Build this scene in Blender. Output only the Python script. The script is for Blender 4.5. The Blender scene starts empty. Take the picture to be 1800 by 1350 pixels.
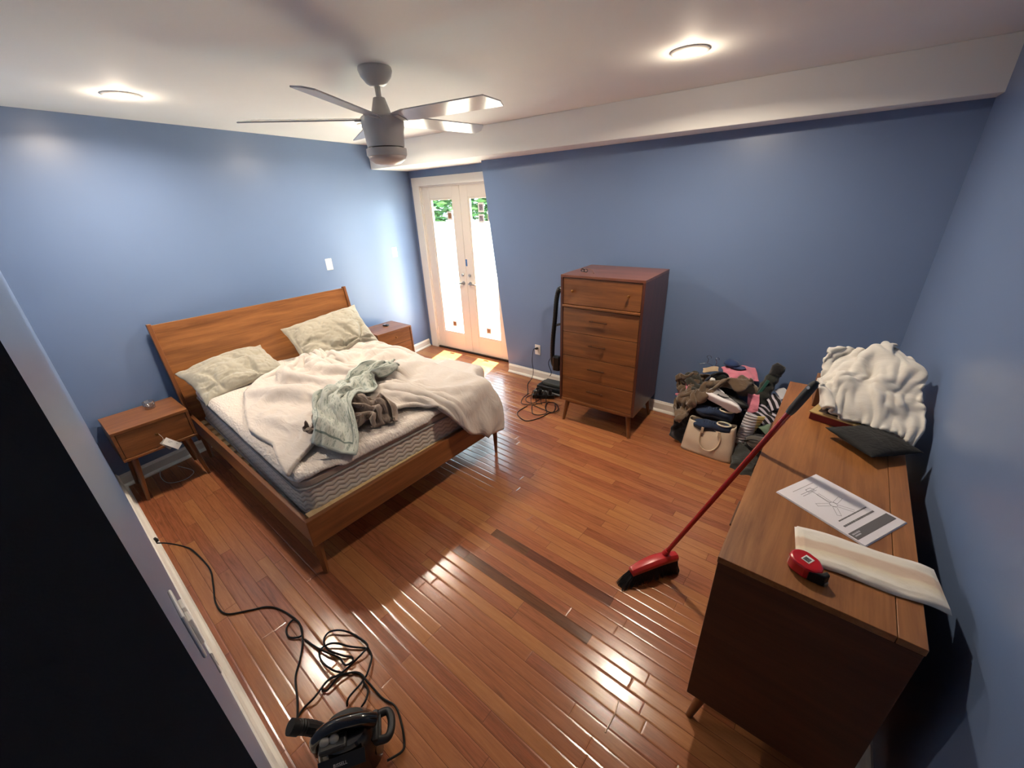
import bpy, bmesh, math, random
from mathutils import Vector, Matrix, noise
PI=math.pi
S=bpy.context.scene
COL=S.collection
# ---------------------------------------------------------------- camera
cam_d=bpy.data.cameras.new('camera'); cam=bpy.data.objects.new('camera',cam_d); COL.objects.link(cam)
def cam_axes(p,r,y):
    p,r,y=math.radians(p),math.radians(r),math.radians(y)
    fw=Vector((math.sin(y)*math.cos(p),math.cos(y)*math.cos(p),-math.sin(p)))
    rt=Vector((math.cos(y),-math.sin(y),0)); dn=fw.cross(rt)
    return math.cos(r)*rt+math.sin(r)*dn, -math.sin(r)*rt+math.cos(r)*dn, fw
_r,_d,_f=cam_axes(24.648,2.587,-35.924)
cam.matrix_world=Matrix(((_r.x,-_d.x,-_f.x,0),(_r.y,-_d.y,-_f.y,0),(_r.z,-_d.z,-_f.z,1.851),(0,0,0,1)))
cam_d.sensor_width=36; cam_d.lens=704.16/1800*36; cam_d.clip_start=.02
S.camera=cam
# ---------------------------------------------------------------- view, sky, sun, lamps
vs=S.view_settings
S.display_settings.display_device='sRGB'
vs.view_transform='Standard'; vs.look='None'; vs.gamma=1; vs.use_curve_mapping=False
vs.exposure=0.0
W=bpy.data.worlds.new('sky'); S.world=W; W.use_nodes=True
bg=W.node_tree.nodes['Background']; bg.inputs[0].default_value=(.66,.86,1,1); bg.inputs[1].default_value=14
H=2.451
def lamp(name,kind,loc,rot,**k):
    d=bpy.data.lights.new(name,kind); o=bpy.data.objects.new(name,d); COL.objects.link(o)
    o.location=loc; o.rotation_euler=rot
    for a,b in k.items(): setattr(d,a,b)
    return o
sun=lamp('sun','SUN',(0,8,8),(0,0,0),energy=95,angle=.01,color=(1,.8,.55))
sun.rotation_euler=Vector((-.10,.40,1)).to_track_quat('Z','Y').to_euler()
LIGHTS=[(-3.19,.95),(-3.10,2.47),(-.64,2.42)]
for i,(x,y) in enumerate(LIGHTS):
    lamp('downlight_glow','POINT',(x,y,H-.045),(0,0,0),energy=3.2,color=(1,.82,.62),shadow_soft_size=.03)
    lamp('downlight','AREA',(x,y,H-.022),(0,0,0),shape='DISK',size=.105,energy=28,color=(1,.84,.66),spread=math.radians(165))
# ---------------------------------------------------------------- materials
def srgb(*c):
    f=lambda v:(v/12.92 if v<=.04045 else ((v+.055)/1.055)**2.4)
    return tuple(f(v/255) for v in c)+(1,)
def N(nt,t,**k):
    n=nt.nodes.new(t)
    for a,b in k.items():
        if a=='ins':
            for i,v in b.items(): n.inputs[i].default_value=v
        else: setattr(n,a,b)
    return n
def newmat(name):
    m=bpy.data.materials.new(name); m.use_nodes=True; nt=m.node_tree; b=nt.nodes['Principled BSDF']
    return m,nt,b
def L(nt,a,b): nt.links.new(a,b)
def plain(name,c,rough=.5,metal=0,bump=0,bscale=200,var=0,spec=.5,coat=0,sheen=0,vscale=8):
    m,nt,b=newmat(name)
    b.inputs['Base Color'].default_value=c; b.inputs['Roughness'].default_value=rough; b.inputs['Metallic'].default_value=metal
    b.inputs['Specular IOR Level'].default_value=spec; b.inputs['Coat Weight'].default_value=coat; b.inputs['Coat Roughness'].default_value=.1
    b.inputs['Sheen Weight'].default_value=sheen
    tc=N(nt,'ShaderNodeTexCoord')
    if var:
        n=N(nt,'ShaderNodeTexNoise',ins={'Scale':vscale,'Detail':5}); L(nt,tc.outputs['Object'],n.inputs['Vector'])
        r=N(nt,'ShaderNodeValToRGB'); r.color_ramp.elements[0].position=.3; r.color_ramp.elements[1].position=.7
        r.color_ramp.elements[0].color=tuple(v*(1-var) for v in c[:3])+(1,); r.color_ramp.elements[1].color=tuple(min(1,v*(1+var)) for v in c[:3])+(1,)
        L(nt,n.outputs['Fac'],r.inputs[0]); L(nt,r.outputs[0],b.inputs['Base Color'])
    if bump:
        n=N(nt,'ShaderNodeTexNoise',ins={'Scale':bscale,'Detail':3}); L(nt,tc.outputs['Object'],n.inputs['Vector'])
        bp=N(nt,'ShaderNodeBump',ins={'Strength':bump,'Distance':.002}); L(nt,n.outputs['Fac'],bp.inputs['Height']); L(nt,bp.outputs[0],b.inputs['Normal'])
    return m
def wood(name,c1,c2,grain='X',rough=.35,seed=0,coat=.2):
    m,nt,b=newmat(name); tc=N(nt,'ShaderNodeTexCoord'); mp=N(nt,'ShaderNodeMapping')
    s={'X':(1.2,14,14),'Y':(14,1.2,14),'Z':(14,14,1.2)}[grain]
    mp.inputs['Scale'].default_value=s; mp.inputs['Location'].default_value=(seed*1.7,seed*3.1,seed*.7)
    L(nt,tc.outputs['Object'],mp.inputs['Vector'])
    n=N(nt,'ShaderNodeTexNoise',ins={'Scale':1.3,'Detail':7,'Roughness':.62,'Distortion':.6}); L(nt,mp.outputs[0],n.inputs['Vector'])
    mp2=N(nt,'ShaderNodeMapping'); mp2.inputs['Scale'].default_value=tuple(v*9 if v>2 else v*3 for v in s); L(nt,tc.outputs['Object'],mp2.inputs['Vector'])
    n2=N(nt,'ShaderNodeTexNoise',ins={'Scale':1.0,'Detail':4,'Roughness':.6}); L(nt,mp2.outputs[0],n2.inputs['Vector'])
    mx=N(nt,'ShaderNodeMath',operation='MULTIPLY_ADD',ins={1:.3,2:-.15}); L(nt,n2.outputs['Fac'],mx.inputs[0])
    ad=N(nt,'ShaderNodeMath',operation='ADD'); L(nt,n.outputs['Fac'],ad.inputs[0]); L(nt,mx.outputs[0],ad.inputs[1])
    r=N(nt,'ShaderNodeValToRGB'); e=r.color_ramp.elements; e[0].position=.3; e[1].position=.7; e[0].color=c1; e[1].color=c2
    L(nt,ad.outputs[0],r.inputs[0]); L(nt,r.outputs[0],b.inputs['Base Color'])
    b.inputs['Roughness'].default_value=rough; b.inputs['Coat Weight'].default_value=coat; b.inputs['Coat Roughness'].default_value=.25
    bp=N(nt,'ShaderNodeBump',ins={'Strength':.15,'Distance':.001}); L(nt,n2.outputs['Fac'],bp.inputs['Height']); L(nt,bp.outputs[0],b.inputs['Normal'])
    return m
def paint(name,c,rough,bump=.12,scale=260,var=.03):
    m,nt,b=newmat(name); tc=N(nt,'ShaderNodeTexCoord')
    n=N(nt,'ShaderNodeTexNoise',ins={'Scale':scale,'Detail':2}); L(nt,tc.outputs['Object'],n.inputs['Vector'])
    bp=N(nt,'ShaderNodeBump',ins={'Strength':bump,'Distance':.001}); L(nt,n.outputs['Fac'],bp.inputs['Height']); L(nt,bp.outputs[0],b.inputs['Normal'])
    n2=N(nt,'ShaderNodeTexNoise',ins={'Scale':1.2,'Detail':3}); L(nt,tc.outputs['Object'],n2.inputs['Vector'])
    r=N(nt,'ShaderNodeValToRGB'); e=r.color_ramp.elements; e[0].position=.3;e[1].position=.7
    e[0].color=tuple(v*(1-var) for v in c[:3])+(1,); e[1].color=tuple(v*(1+var) for v in c[:3])+(1,)
    L(nt,n2.outputs['Fac'],r.inputs[0]); L(nt,r.outputs[0],b.inputs['Base Color'])
    b.inputs['Roughness'].default_value=rough
    return m
M={}
M['blue']=paint('blue_wall_paint',srgb(108,129,165),.33)
M['ceil']=paint('ceiling_paint',srgb(240,241,238),.7)
M['trim']=plain('white_trim_paint',srgb(228,224,216),.35)
M['trimdull']=plain('white_door_paint',srgb(222,214,202),.4)
M['white']=plain('white_plastic',srgb(235,233,228),.35)
M['black']=plain('black_plastic',srgb(16,16,17),.35,bump=.05)
M['blackdoor']=plain('black_door_paint',srgb(58,58,60),.75,bump=.1,bscale=400)
M['rubber']=plain('black_rubber',srgb(14,14,15),.55)
M['chrome']=plain('brushed_nickel',srgb(180,180,178),.3,metal=1)
M['brass']=plain('aged_brass',srgb(150,105,60),.35,metal=1)
M['woodX']=wood('acorn_wood_x',srgb(98,58,30),srgb(142,90,50),'X')
M['woodY']=wood('acorn_wood_y',srgb(104,62,32),srgb(150,96,54),'Y')
M['woodZ']=wood('acorn_wood_z',srgb(96,56,28),srgb(142,88,48),'Z')
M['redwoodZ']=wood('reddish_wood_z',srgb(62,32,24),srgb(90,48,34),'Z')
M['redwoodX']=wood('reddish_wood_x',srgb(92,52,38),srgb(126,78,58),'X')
M['pine']=wood('pale_pine',srgb(196,164,116),srgb(222,194,148),'X',rough=.6,coat=0)
M['fanwhite']=plain('fan_white',srgb(206,206,202),.28)
def floor_mat():
    m,nt,b=newmat('oak_strip_floor'); tc=N(nt,'ShaderNodeTexCoord')
    def mth(op,a,b_=None,c=None):
        n=N(nt,'ShaderNodeMath',operation=op)
        for i,v in enumerate((a,b_,c)):
            if v is None: continue
            if isinstance(v,(int,float)): n.inputs[i].default_value=v
            else: L(nt,v,n.inputs[i])
        return n.outputs[0]
    mp=N(nt,'ShaderNodeMapping'); mp.inputs['Rotation'].default_value=(0,0,.075); L(nt,tc.outputs['Object'],mp.inputs['Vector'])
    sp=N(nt,'ShaderNodeSeparateXYZ'); L(nt,mp.outputs[0],sp.inputs[0]); X,Y=sp.outputs[0],sp.outputs[1]
    Wd=.0575
    yy=mth('ADD',mth('DIVIDE',Y,Wd),.44); row=mth('FLOOR',yy); fy=mth('SUBTRACT',yy,row)
    w1=N(nt,'ShaderNodeTexWhiteNoise',noise_dimensions='1D'); L(nt,row,w1.inputs['W'])
    w2=N(nt,'ShaderNodeTexWhiteNoise',noise_dimensions='1D'); L(nt,mth('ADD',row,71.3),w2.inputs['W'])
    ln=mth('MULTIPLY_ADD',w2.outputs['Value'],.8,.55)
    xx=mth('DIVIDE',mth('ADD',X,mth('MULTIPLY_ADD',w1.outputs['Value'],2.0,20)),ln); ix=mth('FLOOR',xx); fx=mth('SUBTRACT',xx,ix)
    cb=N(nt,'ShaderNodeCombineXYZ'); L(nt,row,cb.inputs[0]); L(nt,ix,cb.inputs[1])
    wn=N(nt,'ShaderNodeTexWhiteNoise',noise_dimensions='3D'); L(nt,cb.outputs[0],wn.inputs['Vector'])
    # two long dark boards of the photo's floor
    def board(r,x0,x1):
        a=mth('COMPARE',row,r,.1); c=mth('MULTIPLY',mth('GREATER_THAN',X,x0),mth('LESS_THAN',X,x1)); return mth('MULTIPLY',a,c)
    dk=mth('ADD',board(23,-1.323,-.533),board(19,-1.416,-.529))
    other=mth('MAXIMUM',mth('COMPARE',row,23,.1),mth('COMPARE',row,19,.1))
    # grain
    gv=N(nt,'ShaderNodeCombineXYZ'); L(nt,mth('MULTIPLY',X,2.2),gv.inputs[0]); L(nt,mth('MULTIPLY',Y,30),gv.inputs[1]); L(nt,mth('MULTIPLY',wn.outputs['Value'],50),gv.inputs[2])
    g=N(nt,'ShaderNodeTexNoise',ins={'Scale':1.6,'Detail':7,'Roughness':.65,'Distortion':1.4}); L(nt,gv.outputs[0],g.inputs['Vector'])
    gv2=N(nt,'ShaderNodeCombineXYZ'); L(nt,mth('MULTIPLY',X,9),gv2.inputs[0]); L(nt,mth('MULTIPLY',Y,160),gv2.inputs[1]); L(nt,wn.outputs['Value'],gv2.inputs[2])
    g2=N(nt,'ShaderNodeTexNoise',ins={'Scale':1.5,'Detail':3}); L(nt,gv2.outputs[0],g2.inputs['Vector'])
    tone=mth('ADD',mth('MULTIPLY_ADD',wn.outputs['Value'],.30,.06),mth('ADD',mth('MULTIPLY_ADD',g.outputs['Fac'],.8,-.06),mth('MULTIPLY_ADD',g2.outputs['Fac'],.25,-.12)))
    dkt=mth('MULTIPLY_ADD',g.outputs['Fac'],.38,-.04); tone=mth('ADD',mth('MULTIPLY',tone,mth('SUBTRACT',1,dk)),mth('MULTIPLY',dkt,dk))
    r=N(nt,'ShaderNodeValToRGB'); cr=r.color_ramp; cr.elements[0].position=.05; cr.elements[0].color=srgb(72,40,26)
    cr.elements[1].position=.95; cr.elements[1].color=srgb(182,120,80)
    for p,c in ((.3,(122,74,48)),(.52,(150,92,60)),(.74,(166,104,69))):
        e=cr.elements.new(p); e.color=srgb(*c)
    L(nt,tone,r.inputs[0])
    hs=N(nt,'ShaderNodeHueSaturation'); L(nt,r.outputs[0],hs.inputs['Color']); L(nt,mth('MULTIPLY_ADD',wn.outputs['Value'],.016,.494),hs.inputs['Hue'])
    # seams
    ey=mth('MINIMUM',fy,mth('SUBTRACT',1,fy)); ex=mth('MULTIPLY',mth('MINIMUM',fx,mth('SUBTRACT',1,fx)),mth('DIVIDE',ln,Wd))
    e=mth('MINIMUM',ey,ex); seam=mth('LESS_THAN',e,.013)
    mx=N(nt,'ShaderNodeMix',data_type='RGBA',ins={7:srgb(84,46,28)}); L(nt,seam,mx.inputs[0]); L(nt,hs.outputs[0],mx.inputs[6]); L(nt,mx.outputs[2],b.inputs['Base Color'])
    # height: micro bevel at edges, slight cupping and waviness
    bev=mth('MINIMUM',mth('MULTIPLY',e,9),1)
    un=N(nt,'ShaderNodeTexNoise',ins={'Scale':7,'Detail':2}); L(nt,tc.outputs['Object'],un.inputs['Vector'])
    h=mth('ADD',mth('MULTIPLY',bev,.0007),mth('ADD',mth('MULTIPLY',g.outputs['Fac'],.00018),mth('MULTIPLY',un.outputs['Fac'],.0006)))
    cup=mth('MULTIPLY',mth('MULTIPLY',mth('SUBTRACT',fy,.5),mth('SUBTRACT',wn.outputs['Value'],.5)),.0010)
    h=mth('ADD',h,cup)
    bp=N(nt,'ShaderNodeBump',ins={'Strength':1,'Distance':1}); L(nt,h,bp.inputs['Height'])
    L(nt,bp.outputs[0],b.inputs['Normal']); L(nt,bp.outputs[0],b.inputs['Coat Normal'])
    b.inputs['Roughness'].default_value=.32
    rr=mth('MULTIPLY_ADD',un.outputs['Fac'],.12,.14); L(nt,rr,b.inputs['Roughness'])
    b.inputs['Specular IOR Level'].default_value=.5
    return m
M['floor']=floor_mat()
# ---------------------------------------------------------------- mesh helpers
class MB:
    def __init__(s): s.bm=bmesh.new()
    def box(s,x0,x1,y0,y1,z0,z1,mat=None,bev=0):
        r=bmesh.ops.create_cube(s.bm,size=1); vs_=r['verts']
        for v in vs_: v.co=Vector(((x0+x1)/2+v.co.x*(x1-x0),(y0+y1)/2+v.co.y*(y1-y0),(z0+z1)/2+v.co.z*(z1-z0)))
        if bev:
            es=list({e for v in vs_ for e in v.link_edges}); rr=bmesh.ops.bevel(s.bm,geom=es,offset=bev,segments=2,affect='EDGES',profile=.6); vs_=list({v for f in rr['faces'] for v in f.verts}|{v for v in vs_ if v.is_valid})
        if mat is not None:
            for v in vs_: v.co=mat@v.co
        return s
    def prism(s,pts,z0,z1,mat=None):   # pts: outline in xy
        a=[s.bm.verts.new((p[0],p[1],z0)) for p in pts]; b=[s.bm.verts.new((p[0],p[1],z1)) for p in pts]; n=len(pts)
        s.bm.faces.new(a[::-1]); s.bm.faces.new(b)
        for i in range(n): s.bm.faces.new((a[i],a[(i+1)%n],b[(i+1)%n],b[i]))
        if mat is not None:
            for v in a+b: v.co=mat@v.co
        return s
    def tube(s,pts,r,seg=8,caps=True,closed=False):
        pts=[Vector(p) for p in pts]; n=len(pts); rs=r if isinstance(r,(list,tuple)) else [r]*n
        rings=[]; up=None
        for i,p in enumerate(pts):
            if closed: t=(pts[(i+1)%n]-pts[i-1])
            else: t=(pts[min(i+1,n-1)]-pts[max(i-1,0)])
            t=t.normalized() if t.length>1e-9 else Vector((0,0,1))
            if up is None: up=Vector((0,0,1)) if abs(t.z)<.9 else Vector((1,0,0))
            a=t.cross(up); 
            if a.length<1e-4: a=t.cross(Vector((1,0.3,0)))
            a.normalize(); b=a.cross(t).normalized(); up=b
            rings.append([s.bm.verts.new(p+(a*math.cos(2*PI*k/seg)+b*math.sin(2*PI*k/seg))*rs[i]) for k in range(seg)])
        m=n if closed else n-1
        for i in range(m):
            A,B=rings[i],rings[(i+1)%n]
            for k in range(seg): s.bm.faces.new((A[k],A[(k+1)%seg],B[(k+1)%seg],B[k]))
        if caps and not closed: s.bm.faces.new(rings[0][::-1]); s.bm.faces.new(rings[-1])
        return s
    def lathe(s,prof,seg=32,mat=None,cap=True): # prof list (r,z)
        rings=[]
        for r,z in prof: rings.append([s.bm.verts.new((max(r,1e-4)*math.cos(2*PI*k/seg),max(r,1e-4)*math.sin(2*PI*k/seg),z)) for k in range(seg)])
        for A,B in zip(rings,rings[1:]):
            for k in range(seg): s.bm.faces.new((A[k],A[(k+1)%seg],B[(k+1)%seg],B[k]))
        if cap: s.bm.faces.new(rings[0][::-1]); s.bm.faces.new(rings[-1])
        if mat is not None:
            for R_ in rings:
                for v in R_: v.co=mat@v.co
        return s
    def ico(s,c,r,sub=3,sc=(1,1,1),fn=None,mat=None):
        rr=bmesh.ops.create_icosphere(s.bm,subdivisions=sub,radius=1)
        for v in rr['verts']:
            d=v.co.copy(); k=1 if fn is None else fn(d)
            v.co=Vector((d.x*sc[0]*r*k,d.y*sc[1]*r*k,d.z*sc[2]*r*k))
            if mat is not None: v.co=mat@v.co
            v.co+=Vector(c)
        return s
    def build(s,name,mat,parent=None,smooth=False,bev=0,sub=0,auto=None):
        bmesh.ops.recalc_face_normals(s.bm,faces=s.bm.faces)
        me=bpy.data.meshes.new(name); s.bm.to_mesh(me); s.bm.free()
        o=bpy.data.objects.new(name,me); COL.objects.link(o)
        if mat: me.materials.append(mat)
        if smooth or auto:
            for p in me.polygons: p.use_smooth=True
        if auto: me.set_sharp_from_angle(angle=math.radians(auto))
        if bev:
            m=o.modifiers.new('bevel','BEVEL'); m.width=bev; m.segments=2; m.limit_method='ANGLE'
        if sub:
            m=o.modifiers.new('sub','SUBSURF'); m.levels=sub; m.render_levels=sub
        if parent: o.parent=parent
        return o
def tag(o,label=None,cat=None,group=None,kind=None):
    if label: o['label']=label
    if cat: o['category']=cat
    if group: o['group']=group
    if kind: o['kind']=kind
    return o
def thing(name,label,cat,loc=(0,0,0),rz=0,group=None):
    o=bpy.data.objects.new(name,None); COL.objects.link(o); o.location=loc; o.rotation_euler=(0,0,rz); o.empty_display_size=.05
    return tag(o,label,cat,group)
def struct_(o,label=None): return tag(o,label=label,kind='structure')
def boxp(name,dims,mat,parent,bev=.002,**k):
    return MB().box(*dims).build(name,mat,parent,bev=bev,**k)
def spline(pts,n=8,closed=False):
    P=[Vector(p) for p in pts]; out=[]; m=len(P)
    for i in range(m if closed else m-1):
        g=lambda j:P[j%m] if closed else P[max(0,min(m-1,j))]
        a,b,c,d=g(i-1),g(i),g(i+1),g(i+2)
        for k in range(n):
            t=k/n; out.append(.5*((2*b)+(c-a)*t+(2*a-5*b+4*c-d)*t*t+(3*b-a-3*c+d)*t**3))
    if not closed: out.append(P[-1])
    return out
def copy_tree(o,parent=None):
    c=o.copy(); COL.objects.link(c); c.parent=parent
    for ch in list(o.children): copy_tree(ch,c)
    return c
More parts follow.
